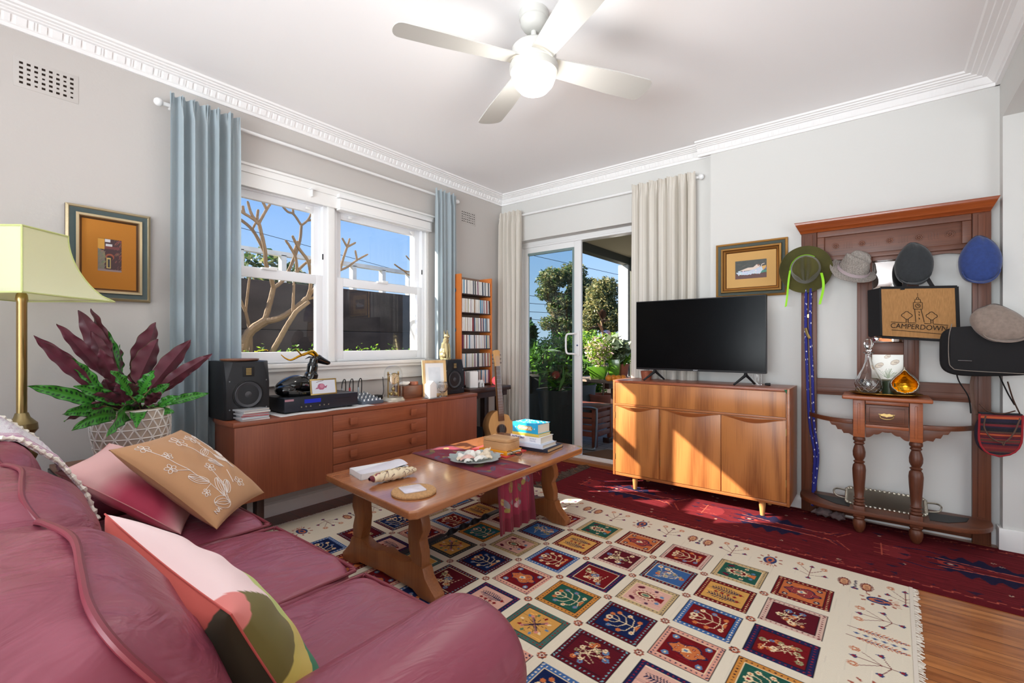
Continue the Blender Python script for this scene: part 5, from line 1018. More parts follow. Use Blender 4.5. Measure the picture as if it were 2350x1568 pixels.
# mixer, cables, power brick
mxr = T('audio_mixer', 'small grey audio mixer with rows of knobs behind the amplifier end', 'mixer', (-2.84, 1.92, .70)); w = MB(); w.add([(-2.95, 1.83, .70), (-2.73, 1.83, .70), (-2.73, 2.00, .70), (-2.95, 2.00, .70), (-2.95, 1.83, .760), (-2.73, 1.83, .722), (-2.73, 2.00, .722), (-2.95, 2.00, .760)], [(0, 3, 2, 1), (4, 5, 6, 7), (0, 1, 5, 4), (1, 2, 6, 5), (2, 3, 7, 6), (3, 0, 4, 7)]); w.build('case', mat('mixer_grey', (88, 96, 108), .5), mxr, bevel=.004)
for i in range(5):
    for j in range(6): MB().lathe([(.006, 0), (.0045, .013)], (-2.93+.038*j, 1.85+.032*i, .758-.0066*j), 8).build('knob', M['white' if j % 2 else 'steel'], mxr)
for k, (yy, mm_, lab) in enumerate(((1.80, M['dark'], 'thick black audio cable looping behind the amplifier, left one'), (1.86, mat('red_plug', (190, 30, 40), .4), 'audio cable with red plug behind the amplifier'), (1.93, M['dark'], 'black audio cable looping above the mixer'))):
    r = T('audio_cable', lab, 'cable', (-2.93, yy, .75), 'audio cables behind the amplifier'); MB().tube(spline([(-2.93, yy, .768), (-2.93, yy, .83), (-2.945, yy+.025, .865), (-2.965, yy+.05, .84), (-2.985, yy+.06, .72)], 6), .0035, 7).build('cord', M['dark'], r); MB().lathe([(.006, .764), (.006, .80), (.004, .81)], (-2.93, yy, 0), 10).build('plug', mm_ if k == 1 else M['steel'], r)
r = T('power_adapter', 'black power adapter with cord between the mixer and glass domed clock', 'adapter', (-2.93, 2.08, .70)); MB().box(-2.97, -2.90, 2.02, 2.12, .7005, .735).build('brick', M['black'], r, bevel=.006); MB().tube(spline([(-2.93, 2.12, .715), (-2.95, 2.16, .75), (-3.0, 2.19, .86)], 6), .003, 6).build('cord', M['dark'], r)
# anniversary clock
ck = T('anniversary_clock', 'brass anniversary clock under a glass dome on the sideboard', 'clock', (-2.78, 2.12, .70)); cx, cy = -2.78, 2.12
MB().lathe([(.001, .7005), (.086, .7005), (.086, .708), (.076, .716), (.072, .726), (.001, .728)], (cx, cy, 0), 40).build('base', mat('ivory_brass', (196, 188, 172), .35, .6), ck)
w = MB()
for s_ in (-1, 1): w.tube([(cx, cy+s_*.045, .726), (cx, cy+s_*.045, .90)], .0042, 10); w.ell((cx, cy+s_*.045, .905), (.007, .007, .009), 10, 8)
w.build('pillar', M['brass'], ck); MB().box(cx-.006, cx+.006, cy-.05, cy+.05, .888, .896).build('crossbar', M['brass'], ck)
MB().lathe([(.042, cx+.004), (.042, cx+.014), (.037, cx+.016)], (0, cy, .862), 36, 'x').build('bezel', M['brass'], ck); dl = MB().lathe([(.036, cx+.0162), (.036, cx+.0168)], (0, cy, .862), 36, 'x').build('dial', mat('cream_dial', (226, 196, 150), .5), ck)
w = MB(); w.prism([(cy-.001, .858), (cy+.001, .858), (cy+.016, .880), (cy+.014, .882)], cx+.017, cx+.0178, 'x'); w.prism([(cy-.0015, .866), (cy+.0015, .866), (cy-.001, .834), (cy-.003, .834)], cx+.017, cx+.0178, 'x')
for k in range(12): a = k*PI/6; w.box(cx+.017, cx+.0174, cy+.030*math.cos(a)-.0012, cy+.030*math.cos(a)+.0012, .862+.030*math.sin(a)-.003, .862+.030*math.sin(a)+.003)
w.build('hands', M['dark'], dl)
w = MB(); w.tube([(cx, cy, .888), (cx, cy, .75)], .001, 5); w.ell((cx, cy, .785), (.012, .012, .016), 14, 10)
for k in range(4): a = k*PI/2+.4; w.ell((cx+.026*math.cos(a), cy+.026*math.sin(a), .752), (.012, .012, .012), 12, 8); w.tube([(cx, cy, .77), (cx+.026*math.cos(a), cy+.026*math.sin(a), .755)], .003, 6)
w.build('pendulum', M['brass'], ck); MB().lathe([(.066, .729), (.066, .895), (.062, .920), (.050, .942), (.030, .955), (.001, .959)], (cx, cy, 0), 40, caps=False).build('glass_dome', M['dome'], ck)
# box, stones, light frame, candle house, goblet, cat
tag(MB().box(-2.93, -2.80, 2.235, 2.415, .7005, .795).build('walnut_box', wood('walnut_small', (134, 82, 56), (92, 52, 36), 'y', .4), loc=(-2.86, 2.32, .70), bevel=.003), 'plain dark wooden box beside the domed clock', 'box')
tag(MB().ell((-2.85, 2.28, .812), (.028, .048, .016), 18, 10, 1, lambda p, d: (p[0], p[1]+.01*d[2], p[2]+.003*math.sin(p[1]*90))).build('white_shell', SH[0], loc=(-2.85, 2.28, .796)), 'white elongated shell on the left of the wooden box lid', 'seashell')
tag(MB().lathe([(.001, .796), (.036, .796), (.038, .806), (.036, .822), (.001, .824)], (-2.85, 2.365, 0), 24).build('round_tin', mat('copper_tin', (160, 100, 78), .4, .4), loc=(-2.85, 2.365, .796)), 'small round reddish lidded pot on the wooden box', 'pot')
pf = T('light_wood_frame', 'pale wooden picture frame with white mount leaning on the right speaker', 'picture frame', (0, 0, 0)); w = MB()
for q in ((-.10, .10, 0, .022), (-.10, .10, .263, .285)): w.box(-.008, .008, *q[:2], *q[2:])
for q in ((-.10, -.078), (.078, .10)): w.box(-.008, .008, *q, .022, .263)
w.build('frame', wood('blond_wood', (226, 190, 136), (200, 158, 104), 'z', .4), pf, bevel=.001); MB().box(.0, .003, -.078, .078, .022, .263).build('mount', mat('white_mount', (240, 240, 240), .6), pf); MB().box(.003, .004, -.05, .05, .06, .23).build('picture', mat('faint_drawing', (226, 232, 238), .5, var=(14, .08)), pf); MB().box(-.05, -.006, -.01, .01, .0, .2).build('strut', M['darkw'], pf)
pf.location = (-2.745, 2.50, .701); pf.rotation_euler = (0, -.13, -.35)
MB_ = MB().box(-2.725, -2.625+-.01, 2.345, 2.455, .7003, .704); tag(MB_.build('grey_coaster', mat('slate', (110, 112, 114), .6), loc=(-2.68, 2.40, .70)), 'flat grey coaster under the white candle', 'coaster')
tag(MB().prism([(2.362, .7045), (2.432, .7045), (2.432, .805), (2.397, .832), (2.362, .805)], -2.715, -2.655, 'x').build('house_candle', mat('white_wax', (244, 242, 238), .4), loc=(-2.685, 2.397, .7045), bevel=.002), 'white house shaped candle with pointed top on the sideboard', 'candle')
tag(MB().lathe([(.001, .7005), (.032, .7005), (.030, .706), (.010, .714), (.010, .728), (.030, .744), (.043, .770), (.043, .795), (.034, .815), (.012, .822), (.001, .823), (.001, .818), (.030, .810), (.039, .795), (.039, .772), (.026, .748), (.001, .736)], (-2.69, 2.525, 0), 16).build('cut_glass_goblet', M['glass'], loc=(-2.69, 2.525, .70), ang=20), 'round cut glass goblet on a short foot beside the candle', 'glass')
ct_ = T('bronze_cat', 'upright seated bronze cat figurine on top of the right speaker', 'figurine', (-2.82, 2.68, .985)); w = MB(); x, y, z = -2.82, 2.68, .986
w.lathe([(.048, z), (.048, z+.010)], (x, y, 0), 24, sx=1.0, sy=.9); w.tube(spline([(x-.015, y, z+.01), (x-.018, y, z+.05), (x-.005, y, z+.11), (x+.006, y, z+.155), (x+.012, y, z+.18)], 5), [.038]*4+[.040]*4+[.033]*5+[.024]*5+[.018]*3, 14)
for s_ in (-1, 1):
    w.tube(spline([(x+.02, y+s_*.012, z+.13), (x+.03, y+s_*.014, z+.07), (x+.032, y+s_*.014, z+.015), (x+.044, y+s_*.014, z+.012)], 5), [.012]*6+[.009]*6+[.008]*4, 8); w.ell((x-.004, y+s_*.030, z+.032), (.034, .016, .028), 14, 10)
    w.tube([(x+.008, y+s_*.013, z+.200), (x+.005, y+s_*.016, z+.220), (x+.002, y+s_*.018, z+.243)], [.011, .009, .002], 10, flat=.6)
w.ell((x+.014, y, z+.193), (.026, .023, .022), 16, 12); w.ell((x+.034, y, z+.188), (.012, .012, .010), 10, 8); w.tube(spline([(x-.045, y+.02, z+.015), (x-.03, y+.045, z+.014), (x+.01, y+.044, z+.014)], 5), .006, 7); w.build('body', mat('pale_bronze', (190, 176, 136), .35, .75), ct_)
# ================================================================ CORNER: dark shelf table, CD rack, guitar
st_ = T('dark_corner_table', 'dark brown narrow timber table in the corner holding the orange rack', 'table', (-2.93, 3.3, 0)); MB().box(-3.07, -2.75, 2.90, 3.47, .68, .722).build('tabletop', M['darkw'], st_, bevel=.01)
for (x, y) in ((-3.03, 3.15), (-2.81, 3.36), (-3.03, 3.40)): MB().box(x-.03, x+.03, y-.03, y+.03, 0, .68).build('leg', M['darkw'], st_, bevel=.004)
MB().box(-3.06, -2.78, 2.93, 3.44, .63, .68).build('apron', M['darkw'], st_)
rk = T('cd_rack', 'tall orange wooden rack of CDs with round holes in its side', 'shelf', (-3.0, 3.15, .722)); yl, yr = 2.985, 3.385
def rside(y0, y1, holes):
    w = MB(); w.box(-3.085, -2.93, y0, y1, .722, 1.745); o = w.build('side_panel', M['orange'], rk, bevel=.003)
    if holes:
        for z in (1.60, 1.40, 1.24, 1.04, .88):
            big = z in (1.60, 1.24, .88); MB().lathe([(.024 if big else .012, y0-.0015), (.024 if big else .012, y0+.001)], (-3.01, 0, z), 6 if not big else 28, 'y').build('hole', mat('hole_blue', (60, 110, 150), .4) if big and 'hole_blue' not in bpy.data.materials else bpy.data.materials['hole_blue'] if big else (mat('hole_green', (30, 110, 96), .4) if 'hole_green' not in bpy.data.materials else bpy.data.materials['hole_green']), o)
rside(yl-.016, yl, True); rside(yr, yr+.016, False)
ZS = [.745, .905, 1.075, 1.235, 1.405, 1.575]; PALF = [(236, 232, 226), (214, 210, 206), (60, 60, 66), (40, 130, 170), (150, 60, 60), (240, 238, 236), (206, 190, 168), (90, 96, 110), (230, 226, 220), (176, 150, 128), (120, 60, 90), (222, 222, 228), (196, 190, 150)]
CM = [mat('cd_spine_%d' % i, c, .35) for i, c in enumerate(PALF)]; nm_ = ['bottom', 'second lowest', 'third lowest', 'fourth lowest', 'fifth lowest', 'top']
for z in ZS: MB().box(-3.08, -2.935, yl, yr, z-.012, z-.004).build('shelf_board', M['steel' if 0 else 'darkw'], rk); 
MB().box(-3.085, -3.08, yl, yr, .722, 1.745).build('back_panel', mat('rack_back', (150, 126, 110), .8), rk)
cd_me = []
for i in range(len(CM)):
    w = MB(); w.box(-.071, .071, -.0048, .0048, 0, .1245); me = w.build('cd', CM[i], bevel=.0006); cd_me.append(me.data); bpy.data.objects.remove(me)
rd = random.Random(12)
for s_i, z in enumerate(ZS):
    y = yl+.008; gap = rd.randrange(6, 22)
    for k in range(33):
        y += .0112+(.004 if rd.random() < .06 else 0)
        if y > yr-.008: break
        o = bpy.data.objects.new('cd_spine', cd_me[rd.randrange(len(cd_me)) if rd.random() < .6 else (0, 5, 8)[rd.randrange(3)]]); COL.objects.link(o); o.location = (-3.003+rd.uniform(-.003, .003), y, z-.0035); o.rotation_euler = (.03 if k > gap else -.0, 0, 0)
        tag(o, 'slim upright CD case in the %s row of the orange rack' % nm_[s_i], 'CD case', 'CDs in the %s row of the rack' % nm_[s_i])
tag(MB().prism([(-2.9, 3.0), (-2.83, 2.985), (-2.79, 3.05), (-2.86, 3.07)], .7225, .87, 'z').build('white_router', M['white'], loc=(-2.85, 3.02, .7225), bevel=.008, bseg=3), 'white upright box shaped router on the dark corner table', 'router')
el_ = T('white_elephant', 'small white elephant ornament beside the white router', 'figurine', (-2.83, 3.13, .7225)); w = MB(); w.ell((-2.83, 3.135, .768), (.018, .028, .020), 16, 10); w.ell((-2.83, 3.105, .775), (.014, .014, .016), 12, 8); w.tube(spline([(-2.83, 3.095, .775), (-2.83, 3.082, .76), (-2.83, 3.08, .735)], 5), [.007]*6+[.004]*5, 8)
for (a, b_) in ((-.009, .115+3.0), (.009, 3.115), (-.009, 3.152), (.009, 3.152)): w.tube([(-2.83+a, b_, .765), (-2.83+a, b_, .7225)], .0075, 8)
w.build('body', M['white'], el_)
tag(MB().ell((-2.84, 3.36, .765), (.045, .045, .043), 20, 12).build('salt_lamp', mat('pink_lamp', (240, 110, 120), .5, emit=((255, 90, 100), .6)), loc=(-2.84, 3.36, .722)), 'small glowing pink lamp on the right of the dark corner table', 'lamp')
tag(MB().box(-3.02, -2.78, 2.92+.0, 3.10, 0, .37).build('subwoofer', M['black'], loc=(-2.9, 3.0, 0), bevel=.006), 'plain black speaker box on the floor by the sideboard end', 'speaker')
# guitar (built flat, then leaned)
gt = T('acoustic_guitar', 'acoustic cutaway guitar leaning against the striped curtain by the coffee table', 'guitar', (0, 0, 0)); GW = wood('spruce_top', (222, 174, 112), (204, 152, 92), 'z', .35, amt=.3); GS = wood('guitar_side', (176, 128, 80), (140, 96, 58), 'z', .4, amt=.4); GN = wood('guitar_neck', (120, 82, 58), (92, 60, 42), 'z', .4, amt=.4)
def gout(n=72):
    P_ = []
    for i in range(n):
        a = 2*PI*i/n; x, z = math.sin(a), -math.cos(a); wd = .195 if z < 0 else .145; q = z
        W_ = {True: .195, False: .142}[q < 0]; r_ = W_*abs(x)**.8*(1 if x >= 0 else -1); zz = .245+.245*z
        wa = 1-.24*math.exp(-((zz-.285)/.062)**2); r_ *= wa
        if x > 0 and zz > .40: r_ = min(r_, .035+.0*zz) if zz > .455 else r_*.86
        P_.append((r_, zz))
    return P_
go = gout(); MB().prism(go, -.100, .0, 'y').build('body', GS, gt, bevel=.004)
MB().prism([(x*.985, .245+(z-.245)*.99) for x, z in go], -.1035, -.1002, 'y').build('soundboard', GW, gt)
MB().lathe([(.050, -.1055), (.050, -.1036)], (0, 0, .325), 36, 'y').build('rosette', GN, gt); MB().lathe([(.043, -.1064), (.043, -.1056)], (0, 0, .325), 36, 'y').build('sound_hole', mat('sound_hole_dark', (50, 30, 20), .9), gt)
MB().box(-.085, .085, -.113, -.1036, .135, .162).build('bridge', GN, gt, bevel=.003); MB().prism([(-.027, .40), (.027, .40), (.021, .86), (-.021, .86)], -.119, -.1045, 'y').build('fretboard', GN, gt, bevel=.001); MB().prism([(-.024, .47), (.024, .47), (.020, .87), (-.020, .87)], -.104, -.085, 'y').build('neck', GS, gt, bevel=.006)
w = MB(); 
for k in range(16): zz = .86-.46*(1-2**(-k/12))*1.55; w.box(-.026, .026, -.1203, -.119, zz, zz+.0012)
w.build('fret', M['steel'], gt, kind='stuff'); w = MB()
for k in range(6): x = -.018+.0072*k; w.tube([(x*1.3, -.115, .15), (x, -.1235, .86), (x*.9, -.112, .95)], .0006, 4)
w.build('string', M['steel'], gt, kind='stuff'); MB().prism([(-.024, .86), (.024, .86), (.034, .99), (.015, 1.0), (-.015, 1.0), (-.034, .99)], -.112, -.096, 'y').build('headstock', GW, gt, bevel=.002)
for s_ in (-1, 1):
    for k in range(3): MB().tube([(s_*.026, -.103, .89+.034*k), (s_*.044, -.103, .89+.034*k)], .006, 8).build('tuning_peg', M['steel'], gt)
MB().box(-.197, -.176, -.075, -.035, .12, .17).build('pickup_panel', M['dark'], gt, bevel=.003)
gt.scale = (1.05, 1.05, 1.05); gt.location = (-2.66, 3.165, .004); gt.rotation_euler = Euler((-.135, 0, PI/2-.32)).to_matrix().to_euler()
# ================================================================ TELEVISION CABINET
tv_ = T('record_cabinet', 'walnut veneered three door cabinet on tapered legs under the television', 'cabinet', (-1.03, 3.5, 0)); x0, x1, y0, y1, z0, z1 = -1.625, -.432, 3.33, 3.665, .098, .834
w = MB(); w.box(x0, x0+.016, y0, y1, z0, z1); w.box(x1-.016, x1, y0, y1, z0, z1); w.box(x0+.016, x1-.016, y1-.012, y1, z0, z1-.02); w.box(x0+.016, x1-.016, y0+.004, y1, z0, z0+.02); w.box(x0+.016, x1-.016, y0+.012, y1-.012, z0+.02, z1-.02)
w.build('carcass', M['maplex'], tv_, bevel=.002); MB().box(x0+.0165, x1-.0165, y0, y1, z1-.018, z1).build('top', M['teakx'], tv_, bevel=.002); MB().box(x0+.02, x1-.02, y0+.001, y0+.02, .655, z1-.020).build('flap', M['maple'], tv_, bevel=.001)
MB().box(x0+.018, x1-.018, y0-.002, y0+.016, .640, .653).build('rail', M['maplex'], tv_, bevel=.001)
xs = [(x0+.020, -1.262), (-1.250, -.836), (-.830, x1-.020)]
for i, (a, b_) in enumerate(xs):
    d = MB().box(a, b_, y0+.001, y0+.018, z0+.024, .636).build('door', M['maple'], tv_, bevel=.001)
    n = 24; P_ = []
    w = MB(); c = (a+b_)/2+(0 if i == 1 else .05 if i == 0 else -.0); L_ = (b_-a)*.46
    def lip(u, v):
        x = c-L_+2*L_*u if i else a+.02+(b_-a-.05)*u; s = math.sin(PI*u)**1.6; return (x, y0-.001-.024*s*v, .637-(.030*s+.002)*(1-v*.85)-.002*(1-v))
    w.sheet(lip, n, 4, .004); w.build('lip_handle', M['maplex'], d)
    hx = a-.001 if i < 2 else b_+.001
    for zz in (.22, .54): MB().box(hx-.002, hx+.002, y0-.001, y0+.003, zz, zz+.045).build('hinge', M['brass'], d)
for x in (-1.46, -.59):
    for y in (3.37, 3.62): MB().lathe([(.013, 0.004), (.023, .10)], (x, y, 0), 18).build('leg', wood('pale_leg', (206, 150, 92), (176, 120, 70), 'z') if 'pale_leg' not in bpy.data.materials else bpy.data.materials['pale_leg'], tv_)
MB().box(-1.44, -.61, 3.60, 3.63, .07, .098).build('stretcher', M['maplex'], tv_)
tag(MB().prism([(x1-.03, z1-.004), (x1-.012, z1-.004), (x1-.016, z1-.03)], y0-.0035, y0-.001, 'y').build('green_tab', mat('green_tape', (10, 90, 56), .6), loc=(x1-.02, y0-.002, z1-.02)), 'tiny green triangle stuck on the right top corner of the walnut cabinet', 'sticker')
t = T('television', 'black flat screen television on two splayed feet on the walnut cabinet', 'television', (-1.03, 3.44, .835)); a, b_ = -1.478, -.578
MB().box(a, b_, 3.43, 3.475, .918, 1.442).build('housing', M['black'], t, bevel=.004); MB().box(a+.10, b_-.10, 3.475, 3.52, .95, 1.25).build('rear_casing', M['black'], t, bevel=.01); MB().box(a+.006, b_-.006, 3.428, 3.4305, .932, 1.436).build('screen', M['screen'], t); text('logo', 'SONY', .012, mat('logo_grey', (170, 170, 175), .4, .5), t, frame((-1.03, 3.4295, .9245), (1, 0, 0), (0, 0, 1)), .0003, .0003)
for sx, xc in ((1, -1.335), (-1, -.705)):
    w = MB()
    for q in (-1, 1): w.tube([(xc, 3.45, .925), (xc+sx*.0-q*.0, 3.45+q*.02, .90), (xc-.045*sx*0-.0+(-.055 if q < 0 else .04)*1, 3.45+q*.085, .8415)], [.009, .010, .0065], 8)
    w.build('foot', M['black'], t)
tag(MB().lathe([(.001, .8345), (.036, .8345), (.044, .88), (.046, .90), (.040, .90), (.038, .85), (.001, .85)], (-1.445, 3.555, 0), 28).build('copper_pot', mat('copper_pot', (170, 96, 70), .45, .3, bump=(90, .4, .004)), loc=(-1.445, 3.555, .8345)), 'small ribbed terracotta coloured pot behind the left television foot', 'pot')
tag(MB().lathe([(.001, .8345), (.030, .8345), (.031, .905), (.028, .905), (.027, .842), (.001, .842)], (-.655, 3.545, 0), 28).build('glass_tumbler', M['glass'], loc=(-.655, 3.545, .8345)), 'small clear glass tumbler behind the right television foot', 'glass')
tag(MB().tube([(-.60, 3.52, .843), (-.57, 3.53, .843)], [.0075, .0095], 12).build('dark_key_fob', M['black'], loc=(-.585, 3.525, .8345)), 'small dark key fob on the cabinet right of the glass', 'key fob')
# framed picture above the cabinet
def picture_frame(name, lab, org, U, V, N, wd, ht, prof, mats, mat_c, opening, art):
    # org = lower left corner on the wall; prof = [(inset, raise, material index)...]
    r = T(name, lab, 'picture frame', tuple(org)); org, U, V, N = map(Vector, (org, U, V, N)); w = MB(); prv = None
    for k, (i0, h0, mi) in enumerate(prof[:-1]):
        i1, h1 = prof[k+1][:2]; w.k = mi; R = lambda i, h: [org+U*i+V*i+N*h, org+U*(wd-i)+V*i+N*h, org+U*(wd-i)+V*(ht-i)+N*h, org+U*i+V*(ht-i)+N*h]
        a, b_ = R(i0, h0), R(i1, h1)
        for q in range(4): w.add([tuple(a[q]), tuple(a[(q+1) % 4]), tuple(b_[(q+1) % 4]), tuple(b_[q])], [(0, 1, 2, 3)])
    w.build('frame', mats, r, ang=20, weld=True); inn = prof[-1][0]; b0 = org+N*prof[-1][1]; ow, oh = opening
    w = MB(); Q = lambda u0, u1, v0, v1, h: [tuple(b0+U*u+V*v+N*h) for u, v in ((u0, v0), (u1, v0), (u1, v1), (u0, v1))]; cx, cy = wd/2, ht/2
    for q in ((inn, cx-ow/2, inn, ht-inn), (cx+ow/2, wd-inn, inn, ht-inn), (cx-ow/2, cx+ow/2, inn, cy-oh/2), (cx-ow/2, cx+ow/2, cy+oh/2, ht-inn)): v_ = Q(*q, 0)+Q(*q, -.003); w.add(v_, [(0, 1, 2, 3), (7, 6, 5, 4)]+[(i, 4+i, 4+(i+1) % 4, (i+1) % 4) for i in range(4)])
    w.build('mount', mat_c, r, smooth=False); C = Canvas(ow, oh, .0015, (60, 60, 56)); art(C, ow, oh)
    f = lambda u, v: tuple(b0[i]+U[i]*(cx-ow/2+ow*u)+V[i]*(cy-oh/2+oh*v)-N[i]*.0015 for i in range(3)); C.mesh('artwork', paintmat('art_'+name, .5), f, r); return r
def art_reclining(C, W, H):
    rd = random.Random(1); C.rect(0, W, 0, H, (58, 62, 58)); C.rect(0, W, 0, H*.27, (88, 50, 46))
    for k in range(60): x, y = rd.uniform(0, W), rd.uniform(H*.4, H); C.line([(x, y), (x+.02, y+.003)], .002, (74+rd.randrange(20), 80, 72))
    C.poly([(W*.02, H*.36), (W*.1, H*.24), (W*.4, H*.20), (W*.6, H*.26), (W*.8, H*.24), (W*.9, H*.40), (W*.86, H*.62), (W*.7, H*.55), (W*.45, H*.42), (W*.2, H*.40)], (196, 206, 222))
    for k in range(50): x = rd.uniform(W*.08, W*.85); y = rd.uniform(H*.23, H*.42+.1*H*(x > W*.6)); C.disc(x, y, rd.uniform(.002, .006), (170+rd.randrange(70), 186+rd.randrange(50), 222), .003, rd.uniform(0, 3))
    C.poly([(W*.12, H*.44), (W*.3, H*.54), (W*.42, H*.60), (W*.58, H*.60), (W*.68, H*.74), (W*.76, H*.72), (W*.80, H*.62), (W*.66, H*.50), (W*.45, H*.44)], (224, 204, 190)); C.disc(W*.74, H*.70, .006, (150, 100, 80)); C.line([(W*.82, H*.62), (W*.86, H*.74), (W*.92, H*.76)], .004, (224, 204, 190))
    C.poly([(W*.84, H*.62), (W*.98, H*.66), (W*.96, H*.44), (W*.88, H*.42)], (214, 166, 90)); C.poly([(W*.80, H*.26), (W, H*.3), (W, H*.42), (W*.86, H*.40)], (60, 130, 110)); C.poly([(W*.9, H*.42), (W, H*.46), (W, H*.6), (W*.95, H*.5)], (96, 100, 150))
PF = [mat('frame_gilt', (186, 138, 76), .35, .7, bump=(120, .3, .002)), mat('frame_dark_green', (48, 56, 46), .5), mat('frame_dark_gilt', (110, 70, 36), .4, .5)]
picture_frame('gilt_framed_picture', 'gold and dark green frame holding a small painting of a reclining figure', (-.955, 3.70, 1.455), (1, 0, 0), (0, 0, 1), (0, -1, 0), .467, .398, [(0, 0, 2), (0, .022, 0), (.012, .028, 0), (.016, .024, 1), (.034, .020, 1), (.038, .030, 0), (.050, .034, 2), (.056, .026, 0), (.066, .018, 2), (.072, .010, 0)], PF, mat('ochre_mount', (206, 162, 100), .9, bump=(200, .2, .001)), (.205, .132), art_reclining)
def art_street(C, W, H):
    rd = random.Random(2); C.rect(0, W, 0, H, (74, 48, 52)); C.rect(0, W*.28, H*.68, H, (214, 156, 60)); C.rect(W*.3, W*.52, H*.9, H, (226, 224, 230)); C.rect(W*.32, W*.6, H*.78, H*.85, (222, 222, 226))
    C.poly([(0, .0), (W*.28, .01), (W*.30, H*.6), (0, H*.7)], (128, 120, 110))
    for k in range(60): x, y = rd.uniform(0, W*.27), rd.uniform(0, H*.6); C.line([(x, y), (x+.006, y+.008)], .002, (100+rd.randrange(60), 104+rd.randrange(40), 96))
    for k in range(60): x, y = rd.uniform(W*.68, W), rd.uniform(0, H); C.line([(x, y), (x+.005, y+.009)], .002, (110+rd.randrange(50), 66+rd.randrange(40), 72))
    C.rect(W*.3, W*.9, H*.70, H*.78, (120, 62, 62)); C.disc(W*.5, H*.45, W*.18, (160, 84, 60)); C.disc(W*.5, H*.42, W*.13, (60, 40, 46)); C.rect(W*.36, W*.54, H*.1, H*.42, (206, 180, 110)); C.rect(W*.40, W*.50, H*.12, H*.38, (60, 60, 66)); C.rect(0, W, 0, H*.06, (150, 130, 130))
LF = [mat('frame_champagne', (190, 172, 138), .35, .7, bump=(100, .4, .002)), mat('frame_teal_grey', (74, 88, 88), .5), mat('frame_brown_line', (96, 74, 56), .4, .4)]
picture_frame('street_scene_picture', 'silver gilt and slate frame with ochre mount and narrow street painting', (-3.1, .420, 1.338), (0, 1, 0), (0, 0, 1), (1, 0, 0), .334, .464, [(0, 0, 2), (0, .020, 0), (.010, .026, 0), (.014, .022, 1), (.034, .018, 1), (.037, .026, 0), (.048, .028, 0), (.052, .022, 2), (.060, .012, 0)], LF, mat('amber_mount', (190, 124, 48), .9, bump=(200, .2, .001)), (.094, .165), art_street)
# ================================================================ HALL STAND
hs = T('hall_stand', 'tall carved mahogany hall stand with mirror, drawer and umbrella rails', 'hall stand', (.04, 3.6, 0)); yw = 3.695
for a, b_ in ((-.405, -.318), (.415, .49)):
    w = MB(); w.box(a, b_, 3.645, yw-.015, 0, 1.86); w.box(a+.022, b_-.022, 3.638, 3.645, .15, 1.84); w.build('post', M['mahog'], hs, bevel=.004)
w = MB(); w.box(-.318, .415, 3.655, yw-.02, 1.66, 1.85); w.build('header', M['mahogx'], hs, bevel=.002)
w = MB(); w.box(-.315, .412, 3.640, 3.655, 1.812, 1.85); w.box(-.315, .412, 3.640, 3.655, 1.655, 1.685); w.box(-.315, -.275, 3.640, 3.655, 1.685, 1.812); w.box(.372, .412, 3.640, 3.655, 1.685, 1.812); w.build('header_moulding', M['mahogx'], hs, bevel=.005, bseg=3)
for k in range(5):
    x = -.215+.135*k; w = MB()
    for q in range(8): a = q*PI/4; w.ell((x+.012*math.cos(a), 3.6545, 1.748+.012*math.sin(a)), (.0055, .003, .0055), 8, 5)
    w.ell((x, 3.654, 1.748), (.006, .004, .006), 8, 5); w.lathe([(.024, 3.6535), (.024, 3.6552), (.021, 3.6552), (.021, 3.6535)], (x, 0, 1.748), 24, 'y', caps=False)
    if k < 4:
        for q in range(4): w.box(x+.042+.0135*q, x+.045+.0135*q, 3.652, 3.656, 1.728, 1.768)
    w.build('carved_rosette', M['mahogx'], hs)
w = MB(); CP = [(3.66, 1.845), (3.635, 1.85), (3.628, 1.862), (3.615, 1.868), (3.606, 1.885), (3.594, 1.895), (3.588, 1.905), (3.588, 1.918), (yw-.005, 1.918), (yw-.005, 1.845)]
w.prism(CP, -.44, .518, 'x'); o = w.build('cornice', wood('cornice_wood', (168, 84, 36), (118, 52, 26), 'x', .3, amt=.4, coat=.2), hs)
for v in o.data.vertices:   # mitre the ends with the profile
    k = max(0, (1.918-(v.co.z+0))/.073)*.034; v.co.x += k if v.co.x < 0-.1 else -k if v.co.x > .1 else 0
def arch(a, b_, z0, z1, name='arch'):
    P_ = [(a, z1), (a, z0)]+[(a+(b_-a)*t, z0+(z1-z0-.025)*math.sin(PI*t)**.5) for t in [k/20 for k in range(1, 20)]]+[(b_, z0), (b_, z1)]; MB().prism(P_, 3.655, 3.675, 'y').build(name, M['mahogx'], hs, bevel=.002)
arch(-.318, -.105, 1.60, 1.665); arch(.18, .415, 1.60, 1.665)
for a, b_ in ((-.105, -.030), (.120, .190)): w = MB(); w.box(a, b_, 3.652, yw-.018, .80, 1.665); w.box(a+.018, b_-.018, 3.646, 3.652, .93, 1.62); w.build('stile', M['mahog'], hs, bevel=.003)
w = MB(); w.box(-.318, .415, 3.652, yw-.018, .785, .89); w.box(-.318, .415, 3.646, 3.652, .80, .835); w.build('cross_rail', M['mahogx'], hs, bevel=.003)
for q in ((1.05, 1.125), (1.63, 1.665)): MB().box(-.03, .12, 3.652, yw-.018, *q).build('mirror_rail', M['mahogx'], hs, bevel=.004)
MB().box(-.03, .12, 3.674, 3.680, 1.125, 1.63).build('mirror', M['mirror'], hs, bevel=.001)
C = Canvas(.150, .165, .002, (232, 228, 216)); rd = random.Random(3); C.rect(0, .15, 0, .012, (120, 110, 80)); C.line([(.075, .02), (.075, .15)], .002, (150, 150, 120))
for k in range(26): x, y = .075+rd.uniform(-.045, .045), .02+rd.uniform(0, .05); C.line([(.075, .015), (x, y+.01)], .002, (120, 132, 86))
